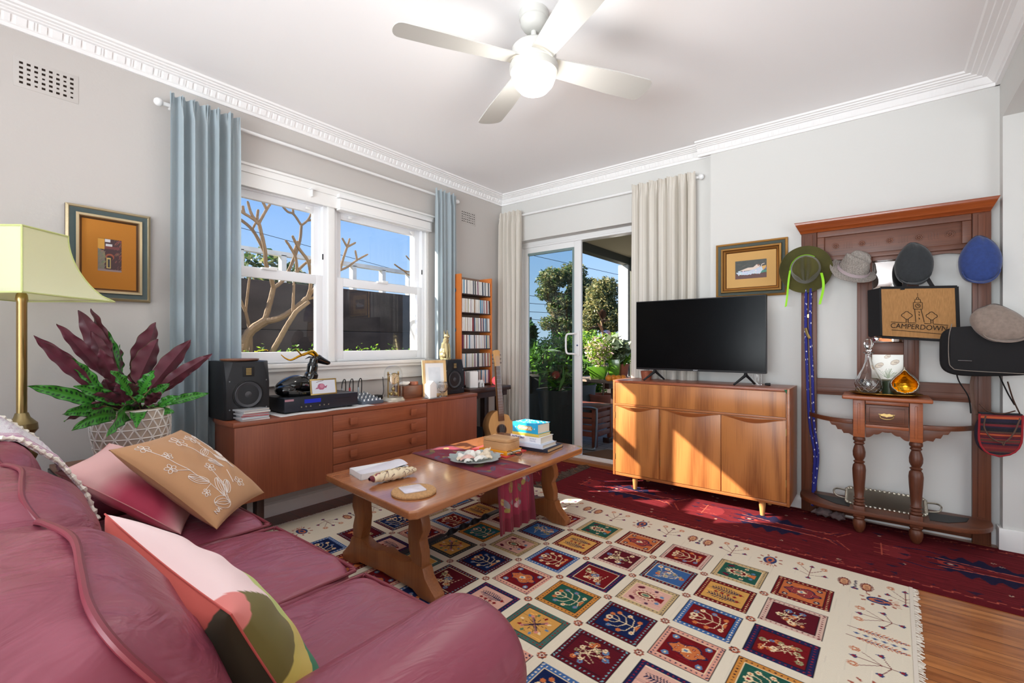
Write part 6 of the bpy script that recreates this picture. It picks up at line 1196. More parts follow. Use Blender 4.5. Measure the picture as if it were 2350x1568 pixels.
for (x, y, r_) in ((.035, .095, .024), (.11, .115, .024), (.075, .15, .018)):
    C.disc(x, y, r_, (160, 128, 96), r_*.6, .5); C.disc(x, y, r_*.8, (206, 182, 146), r_*.42, .5); C.disc(x+.004, y, r_*.4, (150, 116, 84), r_*.2)
C.mesh('painted_tile', paintmat('tile_print', .2), lambda u, v: (-.03+.15*u, 3.662+0*u, .888+.165*v), hs, thick=(0, .01, 0))
# console
MB().prism([(-.168, 3.355), (.233, 3.355), (.233, 3.652), (-.168, 3.652)], .792, .814, 'z').build('console_top', M['orangew'], hs, bevel=.008, bseg=3)
w = MB(); w.box(-.118, .192, 3.40, 3.652, .785, .792); w.box(-.118, -.10, 3.42, 3.652, .645, .785); w.box(.175, .192, 3.42, 3.652, .645, .785); w.box(-.058, .135, 3.396, 3.41, .766, .785); w.box(-.058, .135, 3.396, 3.41, .630, .648); w.build('console_frame', M['orangew'], hs, bevel=.002)
d = MB().box(-.056, .133, 3.392, 3.64, .650, .764).build('drawer', M['mahogx'], hs, bevel=.002)
w = MB(); w.box(-.040, .117, 3.386, 3.392, .664, .750); w.build('raised_panel', M['mahogx'], d, bevel=.004)
w = MB(); w.tube(spline([(.008, 3.384, .712), (.012, 3.374, .695), (.038, 3.371, .688), (.064, 3.374, .695), (.068, 3.384, .712)], 6), .003, 8); w.prism([(.0, .716), (.010, .706), (.03, .703), (.038, .698), (.046, .703), (.066, .706), (.076, .716), (.060, .715), (.05, .72), (.038, .716), (.026, .72), (.016, .715)], 3.383, 3.3865, 'y'); w.build('brass_pull', M['brass'], d)
SCL = lambda a, b_, zt, dp: [(a, zt), (b_, zt)]+[(b_+(a-b_)*t, zt-dp*(.25+.75*abs(2*t-1)**1.3)-.008*abs(math.sin(t*5*PI))) for t in [k/30 for k in range(31)]]
MB().prism(SCL(-.058, .135, .632, .060), 3.400, 3.412, 'y').build('apron', M['mahogx'], hs, bevel=.001)
prof = [(.024, .572), (.030, .560), (.030, .548), (.022, .540), (.028, .530), (.020, .522), (.026, .505), (.031, .480), (.030, .455), (.024, .438), (.019, .430), (.029, .422), (.022, .412), (.030, .400), (.033, .375), (.031, .33), (.026, .26), (.022, .215), (.028, .208), (.020, .200), (.029, .190), (.022, .182), (.030, .172), (.024, .162)]
for x in (-.0885, .1655):
    w = MB(); w.box(x-.028, x+.028, 3.395, 3.452, .570, .786); w.box(x-.006, x+.006, 3.390, 3.395, .59, .77); l = w.build('leg', M['orangew'], hs, bevel=.003)
    MB().lathe(prof, (x, 3.424, 0), 28).build('turning', M['mahog'], l, ang=60); MB().box(x-.029, x+.029, 3.395, 3.453, .098, .165).build('block', M['mahog'], l, bevel=.008)
    MB().lathe([(.022, .100), (.030, .090), (.024, .082), (.031, .070), (.031, .045), (.024, .020), (.014, .006), (.001, .005)][::-1], (x, 3.424, 0), 28).build('bun_foot', M['mahog'], l)
for sg, xa, xb in ((-1, -.118, -.37), (1, .192, .455)):
    w = MB(); P_ = [(xa+(xb-xa)*t, 3.415+.235*(t**2.4)) for t in [k/24 for k in range(25)]]
    for z_a, z_b, o_ in ((.642, .668, 0),): w.add([(x, y-.012, z_a) for x, y in P_]+[(x, y-.012, z_b) for x, y in P_]+[(x, y+.012, z_b) for x, y in P_]+[(x, y+.012, z_a) for x, y in P_], [(25*k+i, 25*k+i+1, 25*((k+1) % 4)+i+1, 25*((k+1) % 4)+i) for k in range(4) for i in range(24)]+[(0, 25, 50, 75), (24, 99, 74, 49)])
    w.build('umbrella_rail', M['mahogx'], hs, bevel=.003)
    q = [(xa, .643), (xa+sg*.115, .643), (xa+sg*.105, .625), (xa+sg*.085, .622), (xa+sg*.075, .600), (xa+sg*.055, .600), (xa+sg*.045, .580), (xa+sg*.02, .582), (xa+sg*.0, .570)]; MB().prism(q, 3.424, 3.436, 'y').build('bracket', M['mahogx'], hs, bevel=.001)
SHP = [(-.405, 3.64)]+[(-.405+.0+.20*(1-math.cos(a)), 3.60-.205*math.sin(a)) for a in [PI/2*k/12 for k in range(1, 13)]]+[(-.12, 3.392), (.20, 3.392)]+[(.49-.205*(1-math.sin(a)) if 0 else .29+.20*math.sin(a), 3.60-.205*math.cos(a)) for a in [PI/2*k/12 for k in range(1, 13)]]+[(.49, 3.64), (.49, 3.68), (-.405, 3.68)]
MB().prism(SHP, .112, .138, 'z').build('bottom_shelf', M['mahogx'], hs, bevel=.006, bseg=3)
MB().box(-.318, .415, 3.655, 3.675, .02, .06).build('bottom_rail', M['mahogx'], hs, bevel=.002)
for q in ([(-.33, 3.60), (-.135, 3.585), (-.135, 3.44), (-.20, 3.45), (-.28, 3.52)], [(.225, 3.60), (.40, 3.62), (.38, 3.54), (.30, 3.46), (.225, 3.45)]): MB().prism(q, .1385, .1405, 'z').build('drip_tray', M['dark'], hs)
PEG = [(-.36, 1.60), (-.07, 1.60), (.155, 1.60), (.455, 1.60), (.455, 1.26)]
for x, z in PEG: w = MB(); w.tube([(x, 3.66, z), (x, 3.61, z), (x, 3.585, z+.012)], [.008, .007, .009], 10); w.build('peg', M['brass'], hs)
for x, z in ((-.36, 1.30),): w = MB(); w.tube([(x, 3.65, z), (x, 3.61, z)], [.008, .012], 10); w.build('peg', M['brass'], hs)
# things on the console and shelf
r = T('scalloped_gold_tray', 'scalloped brass tray on top of the hall stand console', 'tray', (.03, 3.49, .8145)); w = MB()
def tr(u, v): a = 2*PI*u; e = (1+.05*abs(math.sin(a*6))*v**3); return (.03+.165*v*e*math.cos(a), 3.49+.105*v*e*math.sin(a), .8155+(.012*max(0, v-.8)/.2))
w.grid(tr, 96, 10, cu=True); o = [(p[0], p[1], p[2]+.0025) for p in w.v]; k = len(o); f0 = list(w.f); w.add(o, f0); w.f += [(960+i, 960+(i+1) % 96, k+960+(i+1) % 96, k+960+i) for i in range(96)]; w.m = [0]*len(w.f); w.build('tray', mat('antique_brass', (150, 112, 50), .35, .9), r)
dc = T('crystal_decanter', 'tall cut crystal decanter with oval stopper on the brass tray', 'decanter', (-.045, 3.47, .818)); x, y, z = -.045, 3.47, .8185
w = MB(); n = 36; V = []; PRF = [(.001, 0), (.040, 0), (.052, .012), (.066, .040), (.068, .060), (.060, .090), (.044, .125), (.026, .165), (.018, .200), (.016, .230), (.018, .240), (.028, .247), (.028, .250)]
w.lathe([(r_, z+h) for r_, h in PRF]+[(.022, z+.249), (.012, z+.238), (.012, z+.20), (.022, z+.165), (.040, z+.125), (.056, z+.09), (.062, z+.06), (.058, z+.035), (.04, z+.014), (.001, z+.012)], (x, y, 0), 40, caps=False); w.build('body', M['glass'], dc)
w = MB()
for k in range(12):
    for s_ in (-1, 1): w.tube([(x+.0665*math.cos(2*PI*k/12+s_*t*.9)*(1-.10*abs(t-.5)*2), y+.0665*math.sin(2*PI*k/12+s_*t*.9)*(1-.10*abs(t-.5)*2), z+.018+.065*t) for t in [q/6 for q in range(7)]], .0016, 5)
w.build('cut_pattern', M['glass'], dc); MB().ell((x, y, z+.298), (.024, .016, .033), 12, 8).lathe([(.010, z+.235), (.012, z+.255), (.016, z+.262), (.006, z+.268)], (x, y, 0), 14).build('stopper', M['glass'], dc, ang=15)
gb = T('gold_teardrop_bowl', 'silver teardrop shaped candle holder with bright gold interior on the brass tray', 'candle holder', (.125, 3.46, .818)); x, y, z = .118, 3.465, .8185; w = MB()
def drop(R, H_):
    def f(u, v):   # v 0 bottom ..1 tip ; opening faces the room
        a = 2*PI*u; zz = v; r_ = R*float(np.interp(v, [0, .05, .15, .28, .42, .55, .66, .76, .85, .93, 1], [.45, .68, .90, 1, .98, .86, .66, .42, .22, .09, .015])); return (x+r_*math.cos(a), y+r_*math.sin(a), z+H_*zz)
    return f
def op(p): dz = p[2]-z; return (p[1] < y-.012) and dz > .018 and dz < .150 and abs(p[0]-x) < .060*float(np.interp(dz, [.018, .03, .05, .07, .09, .11, .13, .15], [0, .55, .9, 1, .9, .62, .3, .05]))
for nm, R, m_, off in (('shell', .068, M['silver'], 0), ('lining', .064, M['gold'], .002)):
    w = MB(); f = drop(R, .168-off*2); N, K = 60, 44; V = [f(i/N, j/K) for j in range(K+1) for i in range(N)]; F = []
    for j in range(K):
        for i in range(N):
            q = (j*N+i, j*N+(i+1) % N, (j+1)*N+(i+1) % N, (j+1)*N+i); c = [sum(V[t][k] for t in q)/4 for k in range(3)]
            if not op(c): F.append(q)
    w.add([(a, b_, c+off) for a, b_, c in V], F); o = w.build(nm, m_, gb); md = o.modifiers.new('s', 'SOLIDIFY'); md.thickness = .002
tag(MB().lathe([(.001, .8185), (.034, .8185), (.036, .895), (.032, .896), (.030, .83), (.001, .83)], (.052, 3.535, 0), 28).build('green_jar', mat('dark_green_glaze', (50, 64, 44), .3), loc=(.052, 3.535, .8185)), 'dark green jar between the decanter and the gold bowl', 'jar')
sv = T('silver_tray', 'ornate silver serving tray with curled handles resting on the lower shelf', 'tray', (.02, 3.56, .14)); w = MB(); w.xf = xform(.03, 3.565, .175, 0, .55, 0)
P_ = [(-.19, -.055), (-.175, -.075), (.175, -.075), (.19, -.055), (.19, .055), (.175, .075), (-.175, .075), (-.19, .055)]; w.prism(P_, -.002, .002, 'z')
for k in range(64):
    a = 2*PI*k/64; X = .185*max(-1, min(1, 1.25*math.cos(a))); Y = .070*max(-1, min(1, 1.25*math.sin(a))); w.ell((X, Y, .004), (.009, .007, .006), 8, 5)
w.build('plate', M['silver'], sv)
for s_ in (-1, 1): w = MB(); w.xf = xform(.03, 3.565, .175, 0, .55, 0); w.tube(spline([(s_*.185, -.035, .003), (s_*.235, -.03, .012), (s_*.25, 0, .02), (s_*.235, .03, .012), (s_*.185, .035, .003)], 6), .005, 8); w.build('handle', M['silver'], sv)
r = T('plastic_bag_bundle', 'crumpled clear plastic bag bundle on the floor behind the stand left side', 'bag', (-.24, 3.56, .0)); rd = random.Random(4); w = MB()
for (a, b_, s_) in ((-.27, 3.57, .045), (-.20, 3.55, .04), (-.31, 3.58, .03)): w.ell((a, b_, .012+s_*.6), (s_*1.1, s_*.7, s_*.62), 14, 9, 1, lambda p, d: (p[0]+.006*math.sin(p[2]*150+p[1]*90), p[1], p[2]+.005*math.sin(p[0]*170)))
w.build('bag', mat('smoky_plastic', (150, 130, 128), .15, trans=.3), r, ang=15)
# blue rope lead
C_ = nodes('rope_weave'); m, nt, b = C_; tc = nt.nodes.new('ShaderNodeTexCoord'); ck_ = nt.nodes.new('ShaderNodeTexChecker'); mp = nt.nodes.new('ShaderNodeMapping'); mp.inputs['Rotation'].default_value = (0, 0, 0); mp.inputs['Scale'].default_value = (160, 0.001, 32); ck_.inputs['Scale'].default_value = 1
vr = nt.nodes.new('ShaderNodeTexVoronoi'); vr.inputs['Scale'].default_value = 60; th_ = nt.nodes.new('ShaderNodeMath'); th_.operation = 'LESS_THAN'; th_.inputs[1].default_value = .22; mx = nt.nodes.new('ShaderNodeMix'); mx.data_type = 'RGBA'; mx.inputs[6].default_value = (*lin((34, 38, 130)), 1); mx.inputs[7].default_value = (*lin((226, 226, 236)), 1)
mp2 = nt.nodes.new('ShaderNodeMapping'); mp2.inputs['Scale'].default_value = (1, 1, .55); nt.links.new(tc.outputs['Object'], mp2.inputs[0]); nt.links.new(mp2.outputs[0], vr.inputs[0]); nt.links.new(vr.outputs['Distance'], th_.inputs[0]); nt.links.new(th_.outputs[0], mx.inputs[0]); nt.links.new(mx.outputs[2], b.inputs['Base Color']); b.inputs['Roughness'].default_value = .7; M['rope'] = m
r = T('blue_rope_lead', 'blue and white braided rope lead hanging from the left post of the stand', 'rope', (-.35, 3.6, .1)); w = MB()
for dx, q in ((-.014, 0), (.012, 1)): w.tube(spline([(-.36+dx, 3.608, 1.48), (-.362+dx, 3.612, 1.20), (-.352+dx*1.1, 3.612, .9), (-.342+dx*.9, 3.615, .6), (-.318+dx*.7, 3.618, .4), (-.325+dx*.5, 3.622, .25), (-.335+dx*.4, 3.625, .15 if q else .05)], 8), .0085, 8)
w.build('rope', M['rope'], r); w = MB(); w.tube(spline([(-.375, 3.60, 1.22), (-.365, 3.596, 1.18), (-.352, 3.594, 1.15)], 5), .009, 8); w.build('clasp', M['brass'], r)
# ---- hats
def hat_frame(x, y, z, tilt_x=0, tilt_z=0, roll=0): return Matrix.Translation((x, y, z)) @ Euler((PI/2+tilt_x, roll, tilt_z)).to_matrix().to_4x4()   # local z points into the room
g = T('green_felt_hat', 'olive green felt hat with a bright lime ribbon on the left peg', 'hat', (-.375, 3.6, 1.6)); F_ = mat('olive_felt', (70, 66, 22), .85, sheen=.3, bump=(250, .4, .002), var=(6, .3)); X = hat_frame(-.375, 3.585, 1.605, .10, .10)
w = MB(); w.xf = X; w.sheet(lambda u, v: ((.085+.068*v)*math.cos(2*PI*u)*.97, (.085+.068*v)*math.sin(2*PI*u), -.010*v+.018*v*v*(1+.6*math.cos(4*PI*u))), 64, 8, .003); w.build('brim', F_, g)
def crown(u, v, R=.086, Hh=.115):
    a = 2*PI*u; t = v; x_, y_ = math.cos(a), math.sin(a)
    if t < .6: k = t/.6; r_ = R*(1-.16*k); z_ = Hh*k
    else: k = (t-.6)/.4; r_ = R*.84*(1-k)**.9; z_ = Hh+.008*math.sin(k*PI)-.0*k
    dent = .040*math.exp(-((r_*x_)/.022)**2)*(1 if t > .6 else max(0, (t-.35)/.25)) * (1 if y_*r_ > -.03 or t > .6 else .3)
    side = .022*math.exp(-((y_+.75)/.35)**2)*math.exp(-((t-.55)/.2)**2)*(abs(x_)**.5)
    return (r_*x_*(1-.1*max(0, -y_))-math.copysign(side, x_), r_*y_*1.08, z_-dent)
w = MB(); w.xf = X; w.grid(crown, 72, 30, cu=True); w.build('crown', F_, g, ang=80)
w = MB(); w.xf = X; LM = mat('lime_ribbon', (150, 222, 30), .6); w.sheet(lambda u, v: ((.089-.004*v)*math.cos(PI*(.30+.75*u)), (.096-.004*v)*math.sin(PI*(.30+.75*u)), .006+.026*v), 30, 3, .0015); w.xf = None
rb = w.build('ribbon', LM, g); w = MB(); w.sheet(lambda u, v: (-.463-.012*u*1+.012*v-.014*u, 3.548-.010*math.sin(u*6), 1.60-.24*u+.006*v), 20, 3, .001); w.build('ribbon_tail', LM, rb); w = MB(); w.sheet(lambda u, v: (-.292+.014*v+.012*math.sin(u*4), 3.55-.01*math.sin(u*5), 1.57-.20*u), 20, 3, .001); w.build('ribbon_tail', LM, rb)
g = T('checked_trilby', 'grey and white woven trilby tilted on the second peg', 'hat', (-.10, 3.6, 1.58)); m, nt, b = nodes('houndstooth'); tc = nt.nodes.new('ShaderNodeTexCoord'); wv = nt.nodes.new('ShaderNodeTexWave'); wv.inputs['Scale'].default_value = 55; wv.inputs['Distortion'].default_value = 3; wv.inputs['Detail Scale'].default_value = 9; wv.inputs['Detail'].default_value = 1; cr = nt.nodes.new('ShaderNodeValToRGB'); cr.color_ramp.elements[0].color = (*lin((84, 76, 72)), 1); cr.color_ramp.elements[1].color = (*lin((186, 178, 170)), 1); cr.color_ramp.elements[0].position = .35; cr.color_ramp.elements[1].position = .6
nt.links.new(tc.outputs['Object'], wv.inputs[0]); nt.links.new(wv.outputs[0], cr.inputs[0]); nt.links.new(cr.outputs[0], b.inputs['Base Color']); b.inputs['Roughness'].default_value = .9; M['check'] = m
X = Matrix.Translation((-.125, 3.60, 1.575)) @ Euler((PI/2-.15, .0, .0)).to_matrix().to_4x4() @ Euler((-.35, .75, .55)).to_matrix().to_4x4()
w = MB(); w.xf = X; w.sheet(lambda u, v: ((.075+.045*v)*math.cos(2*PI*u), (.085+.045*v)*math.sin(2*PI*u), -.016*v+.022*v*v*abs(math.sin(2*PI*u))), 56, 6, .0025); w.build('brim', M['check'], g)
w = MB(); w.xf = X; w.grid(lambda u, v: crown(u, v, .080, .105), 72, 30, cu=True); w.build('crown', M['check'], g, ang=80); w = MB(); w.xf = X; w.sheet(lambda u, v: ((.083-.002*v)*math.cos(2*PI*u), (.089-.002*v)*math.sin(2*PI*u), .004+.020*v), 50, 2, .0012); w.build('hat_band', mat('mauve_grey_band', (176, 160, 164), .7), g)
def cap(name, lab, x, z, wx, wz, col, seed, tilt=0, y=3.585, brim=True, nm='flat_cap'):
    g = T(name, lab, 'cap', (x, y, z)); m_ = mat(name+'_wool', col, .95, sheen=.25, bump=(300, .7, .0015), var=(60, .14)); w = MB(); rd = random.Random(seed); ph = rd.uniform(0, 6)
    def f(p, d):
        fx = math.exp(-((d[0]-.25)/.16)**2)*.012+math.exp(-((d[0]+.35)/.14)**2)*.008; top = max(0, d[2]); nar = 1-.32*top**1.5
        return (x+(p[0]-x)*nar+tilt*(p[2]-z), p[1]+(fx*top if d[1] < 0 else 0)-.02*(-d[2])*(d[1] < 0)+.003*math.sin(p[2]*40+ph), p[2]+.004*math.sin(p[0]*50+ph))
    w.ell((x, y, z), (wx, .060, wz), 44, 26, .86, f); w.build('crown', m_, g, ang=80)
    if brim:
        w = MB(); w.sheet(lambda u, v: (x+tilt*(-wz)+wx*.86*math.cos(PI*(1+u))*(1-.05*v), y-.045-.022*math.sin(PI*u)*v, z-wz*.48+wz*.52*math.sin(PI*(1+u))*(.86+.18*v)), 36, 5, .004); w.build('peak', m_, g)
    return g
cap('charcoal_flat_cap', 'charcoal grey flat cap on the third peg above the jute bag', .163, 1.585, .088, .125, (44, 47, 50), 1)
cap('blue_flat_cap', 'blue wool flat cap hanging on the far right peg', .437, 1.578, .086, .132, (44, 64, 122), 2)
cap('taupe_flat_cap', 'taupe cotton flat cap resting over the black satchel', .487, 1.225, .105, .098, (138, 122, 112), 3, y=3.44, tilt=-.25)
# ---- bags
jb = T('jute_shopping_bag', 'natural jute shopping bag printed CAMPERDOWN with clock tower, black sides', 'bag', (.16, 3.5, 1.13)); J = mat('jute', (164, 120, 74), .95, bump=(700, .7, .001), var=(240, .16, (1, 1, .1))); BK = mat('black_canvas', (26, 25, 27), .9, bump=(600, .4, .001))
a, b_, yb = .014, .345, 3.50; V = lambda u, v: (a-.004+(b_-a)*u+.006*(1-v), yb-.010*math.sin(PI*u)*math.sin(PI*v)+.02*(v), 1.165+.285*v-.026*u*(1-v)-.018*u*v)
MB().sheet(V, 20, 16, .004).build('front_panel', J, jb)
w = MB(); w.sheet(lambda u, v: (a-.004-.06*u+.006*(1-v), yb+.02*v+.07*u, 1.165+.285*v-.006*u), 8, 10, .004); w.sheet(lambda u, v: (b_-.002+.006*u, yb+.02+.09*u, 1.13+.29*v), 4, 8, .004); w.sheet(lambda u, v: (a-.062+.33*u, yb+.09, 1.165+.28*v-.02*u), 8, 8, .004); w.sheet(lambda u, v: (a-.004+(b_-a)*u-.05*v, yb+.005+.08*v, 1.158-.024*u), 8, 4, .004)
w.build('side_panel', BK, jb); w = MB(); w.sheet(lambda u, v: tuple(Vector(V(u, 1))+Vector((0, -.003, -.008+.014*v))), 20, 2, .003); w.sheet(lambda u, v: tuple(Vector(V(1, u))+Vector((-.010+.016*v, -.003, 0))), 14, 2, .003); w.sheet(lambda u, v: tuple(Vector(V(u, 0))+Vector((0, -.003, -.016+.012*v))), 20, 2, .003); w.sheet(lambda u, v: tuple(Vector(V(0, u))+Vector((-.006+.010*v, -.003, 0))), 14, 2, .003); w.build('binding', BK, jb)
for q in (.10, .235): w = MB(); w.sheet(lambda u, v: (q+.0+.02*v+(.16-q)*.55*math.sin(PI*u/2), 3.515+.07*u, 1.43+.15*u), 10, 2, .003); w.build('strap', BK, jb)
INK = mat('black_print', (34, 24, 18), .9); w = MB()
def pt(X_, Z_): u = (X_-a)/(b_-a); v = (Z_-1.165)/.285; p = Vector(V(u, v)); return (p.x, p.y-.0035, p.z)
def ln(*P_, r=.0016): w.tube([pt(*q) for q in P_], r, 5)
cx = .178
ln((cx-.010, 1.252), (cx-.013, 1.325)); ln((cx+.026, 1.252), (cx+.014, 1.325)); ln((cx-.018, 1.325), (cx+.020, 1.325), (cx+.020, 1.362), (cx-.018, 1.362), (cx-.018, 1.325)); ln((cx-.012, 1.362), (cx-.010, 1.380), (cx+.012, 1.380), (cx+.014, 1.362)); ln((cx-.004, 1.380), (cx-.003, 1.390), (cx+.006, 1.390), (cx+.006, 1.380)); ln((cx+.002, 1.390), (cx+.002, 1.415), r=.001)
ln(*[(cx+.001+.010*math.cos(t), 1.344+.011*math.sin(t)) for t in [2*PI*k/16 for k in range(17)]]); ln((cx+.001, 1.344), (cx+.001, 1.352)); ln((cx+.001, 1.344), (cx+.007, 1.342))
for dx, s_ in ((-.048, 1), (.058, 1)): ln(*[(cx+dx+.021*math.cos(t)*(1+.14*math.cos(4*t)), 1.288+.020*math.sin(t)*(1+.14*math.cos(4*t))) for t in [2*PI*k/28 for k in range(29)]]); ln((cx+dx-.004, 1.268), (cx+dx-.004, 1.246)); ln((cx+dx+.005, 1.268), (cx+dx+.005, 1.246))
ln((cx-.120, 1.248), (cx-.054, 1.246)); ln((cx-.042, 1.246), (cx-.010, 1.246)); ln((cx+.026, 1.246), (cx+.052, 1.244)); ln((cx+.064, 1.244), (cx+.125, 1.240)); ln((cx-.118, 1.202), (cx+.115, 1.190))
for zz in (1.31, 1.295, 1.275): ln((cx+.002, zz), (cx+.006, zz), (cx+.006, zz-.008))
w.build('print', INK, jb); text('lettering', 'CAMPERDOWN', .040, INK, jb, frame(Vector(pt(cx+.0, 1.223)), Vector(pt(cx+.1, 1.2215))-Vector(pt(cx-.1, 1.2265)), (0, 0, 1)), .0006, 0, .86)
bs = T('black_satchel', 'wide black canvas satchel with pale piping hanging at the right post', 'bag', (.45, 3.5, .95)); w = MB()
w.ell((.468, 3.50, 1.085), (.200, .055, .135), 48, 26, .42, lambda p, d: (p[0], p[1]+.006*math.sin(p[0]*22), p[2]+.008*math.cos(p[0]*9))); w.build('body', BK, bs, ang=80)
MB().sheet(lambda u, v: (.305+.33*u, 3.438-.012*math.sin(PI*v)+.0*u, .985+.222*v-.018*math.sin(PI*u)*(1-v)), 24, 14, .005).build('flap', BK, bs); w = MB(); w.tube(spline([(.312, 3.434, 1.225), (.300, 3.432, 1.15), (.300, 3.430, 1.03), (.312, 3.430, .99), (.36, 3.428, .975), (.62, 3.428, .965)], 8), .0022, 6); w.build('piping', mat('grey_piping', (128, 118, 110), .8), bs)
MB().tube([(.335, 3.424, 1.028), (.388, 3.424, 1.026)], .0022, 6).build('badge', M['steel'], bs)
w = MB(); w.tube(spline([(.33, 3.50, 1.02), (.345, 3.515, .92), (.385, 3.52, .83), (.395, 3.52, .74)], 8), .011, 6, flat=.3); w.tube(spline([(.50, 3.50, .95), (.53, 3.50, .86), (.555, 3.50, .80)], 8), .010, 6, flat=.3); w.build('strap', BK, bs)
sb_ = T('striped_saddle_bag', 'small woven saddle bag with red, orange and black stripes hanging below the satchel', 'bag', (.49, 3.5, .53)); C = Canvas(.155, .225, .002, (90, 28, 34)); rd = random.Random(8); yy = 0
while yy < .225: h_ = rd.uniform(.004, .012); C.rect(0, .155, yy, yy+h_, [(96, 26, 34), (30, 26, 34), (180, 84, 50), (110, 34, 40), (36, 30, 50), (86, 58, 46), (130, 44, 40)][rd.randrange(7)]); yy += h_
def sbf(u, v): hw = .078*np.sqrt(np.clip(1-np.clip((.45-v)/.45, 0, 1)**2.2, .0005, 1)); xx = .497+(2*u-1)*hw+.006*(v-.5); return (xx, 3.462-.016*np.sin(np.pi*u)*np.sin(np.pi*np.clip(v*.8+.1, 0, 1)), .532+.222*v+.006*(u-.5))
C.mesh('woven_front', paintmat('kilim', 1, .1, (500, .8, .002)), sbf, sb_, thick=(0, .05, 0)); MB().ell((.485, 3.495, .640), (.080, .030, .108), 36, 22, .8).build('body', mat('navy_lining', (44, 34, 48), .9), sb_)
w = MB(); w.tube([tuple(float(q) for q in sbf(np.float64(u), np.float64(v))) for u, v in [(0, .98), (0, .7), (0, .5), (0, .35), (0, .22), (0, .12), (.0, .05), (.5, .0), (1, .05), (1, .12), (1, .22), (1, .35), (1, .5), (1, .7), (1, .98)]], .005, 7); w.build('edge_binding', mat('red_binding', (150, 30, 40), .8), sb_)
w = MB(); LT = mat('brown_leather', (86, 60, 48), .6); w.tube(spline([(.442, 3.440, .742), (.436, 3.438, .68), (.46, 3.432, .63), (.505, 3.428, .612), (.54, 3.432, .66), (.565, 3.440, .74)], 8), .0035, 7); w.tube(spline([(.50, 3.43, .615), (.504, 3.426, .595), (.510, 3.426, .62)], 5), .003, 6); w.build('flap_trim', LT, sb_)
w = MB(); w.tube(spline([(.41, 3.47, .74), (.402, 3.50, .80), (.40, 3.53, .90), (.42, 3.55, 1.0)], 8), .009, 6, flat=.3); w.tube(spline([(.57, 3.47, .755), (.548, 3.49, .83), (.53, 3.50, .92)], 8), .009, 6, flat=.3); w.tube(spline([(.42, 3.46, .80), (.45, 3.455, .765), (.50, 3.45, .755), (.55, 3.45, .775)], 8), .007, 6, flat=.4); w.build('shoulder_strap', LT, sb_)
# ================================================================ CURTAINS
def curtain(name, lab, ax, fix, a0, a1, z0, z1, nf, amp, m_, seed, col=None, tape=.08, gath=.9, sg=1, cinch=None):
    rd = random.Random(seed); ph = [rd.uniform(0, 6.28) for _ in range(5)]; r = T(name, lab, 'curtain', ((fix, (a0+a1)/2, z0) if ax == 'y' else ((a0+a1)/2, fix, z0)))
    W_ = 1.2; C = Canvas(W_, 1.0, .004 if not col else .0035, (128, 150, 160)); 
    if col: col(C, W_)
    nx = 420; ny = 60; C.a = C.a[:, np.linspace(0, C.nx-1, nx).astype(int)][np.linspace(0, C.ny-1, ny).astype(int)]; C.nx, C.ny = nx, ny
    def fn(u, v):
        t = 1-v; z = z0+(z1-z0)*v; s_ = u+.012*np.sin(u*nf*6.28*.37+ph[0])+.006*t*np.sin(u*9+ph[1]); top = np.clip(t/tape/.6, 0, 1)
        k = amp*(.45+.55*top)*(1+.35*np.sin(u*nf*2.1+ph[2])); d = k*(np.sin(u*nf*2*PI+ph[3]+.5*np.sin(t*3+u*5))+.35*np.sin(u*nf*4*PI+ph[4]+t*1.5)*(.4+.6*t))
        pl = (1-top)*amp*.45*np.sin(u*nf*6*PI); e = (a1-a0); sh = .03*t*np.sin(u*6+ph[1])*0
        a_ = a0+e*s_+(e*.03)*np.sin(u*nf*2*PI+ph[3]+1.3)*(.4+.6*t); d = d+pl; z = z+.008*(v > .985)*np.sin(u*nf*2*PI)
        if cinch: a_ = (a0+a1)/2+(a_-(a0+a1)/2)*(cinch[0]+(1-cinch[0])*np.exp(-(t/cinch[1])))
        return (fix+sg*d, a_, z) if ax == 'y' else (a_, fix+sg*d, z)
    C.mesh('cloth', m_, fn, r)
    return r
M['bluec'] = cloth_translucent('blue_linen', (190, 202, 208), .32); 
def stripes(C, W_):
    C.a[:] = lin((240, 235, 226)); x = 0; rd = random.Random(2)
    while x < W_: C.rect(x, x+.0035, 0, 1, (206, 197, 186)); x += .011
M['stripec'] = cloth_translucent('cream_stripe', (226, 220, 210), .22, stripe=True)
curtain('blue_curtain', 'long blue grey linen curtain at the left side of the window', 'y', -2.992, .81, 1.16, .03, 2.47, 6, .034, M['bluec'], 1)
curtain('blue_curtain', 'narrow blue grey linen curtain at the right side of the window', 'y', -3.004, 2.73, 2.985, .03, 2.46, 5, .022, M['bluec'], 2)
curtain('striped_curtain', 'narrow cream pinstriped curtain in the room corner left of the glass door', 'x', 3.655, -3.04, -2.77, .02, 2.44, 5, .026, M['stripec'], 3, stripes)
curtain('striped_curtain', 'wide cream pinstriped curtain behind the television', 'x', 3.660, -1.635, -1.10, .02, 2.44, 7, .030, M['stripec'], 4, stripes)
def rod(name, lab, p, q, ends):
    r = T(name, lab, 'curtain rod', tuple((Vector(p)+Vector(q))/2)); MB().tube([p, q], .0105, 14).build('pole', M['white'], r); d = (Vector(q)-Vector(p)).normalized()
    for e_, s_ in ((p, -1), (q, 1)):
        if s_ in ends: w = MB(); c = Vector(e_)+d*s_*.018; w.ell(tuple(c), (.022, .022, .022), 16, 12); w.build('finial', M['white'], r)
    for t in (.02, .98):
        c = Vector(p).lerp(Vector(q), t); wl = (-3.1, c.y, c.z) if abs(d.y) > .5 else (c.x, 3.75, c.z); MB().tube([tuple(c), wl], .007, 10).build('bracket', M['white'], r)
rod('curtain_rod', 'slim white curtain rod across the top of the window', (-3.052, .80, 2.425), (-3.052, 3.03, 2.425), (-1, 1)); rod('curtain_rod', 'slim white curtain rod above the sliding door', (-3.06, 3.712, 2.405), (-1.09, 3.712, 2.405), (-1, 1))
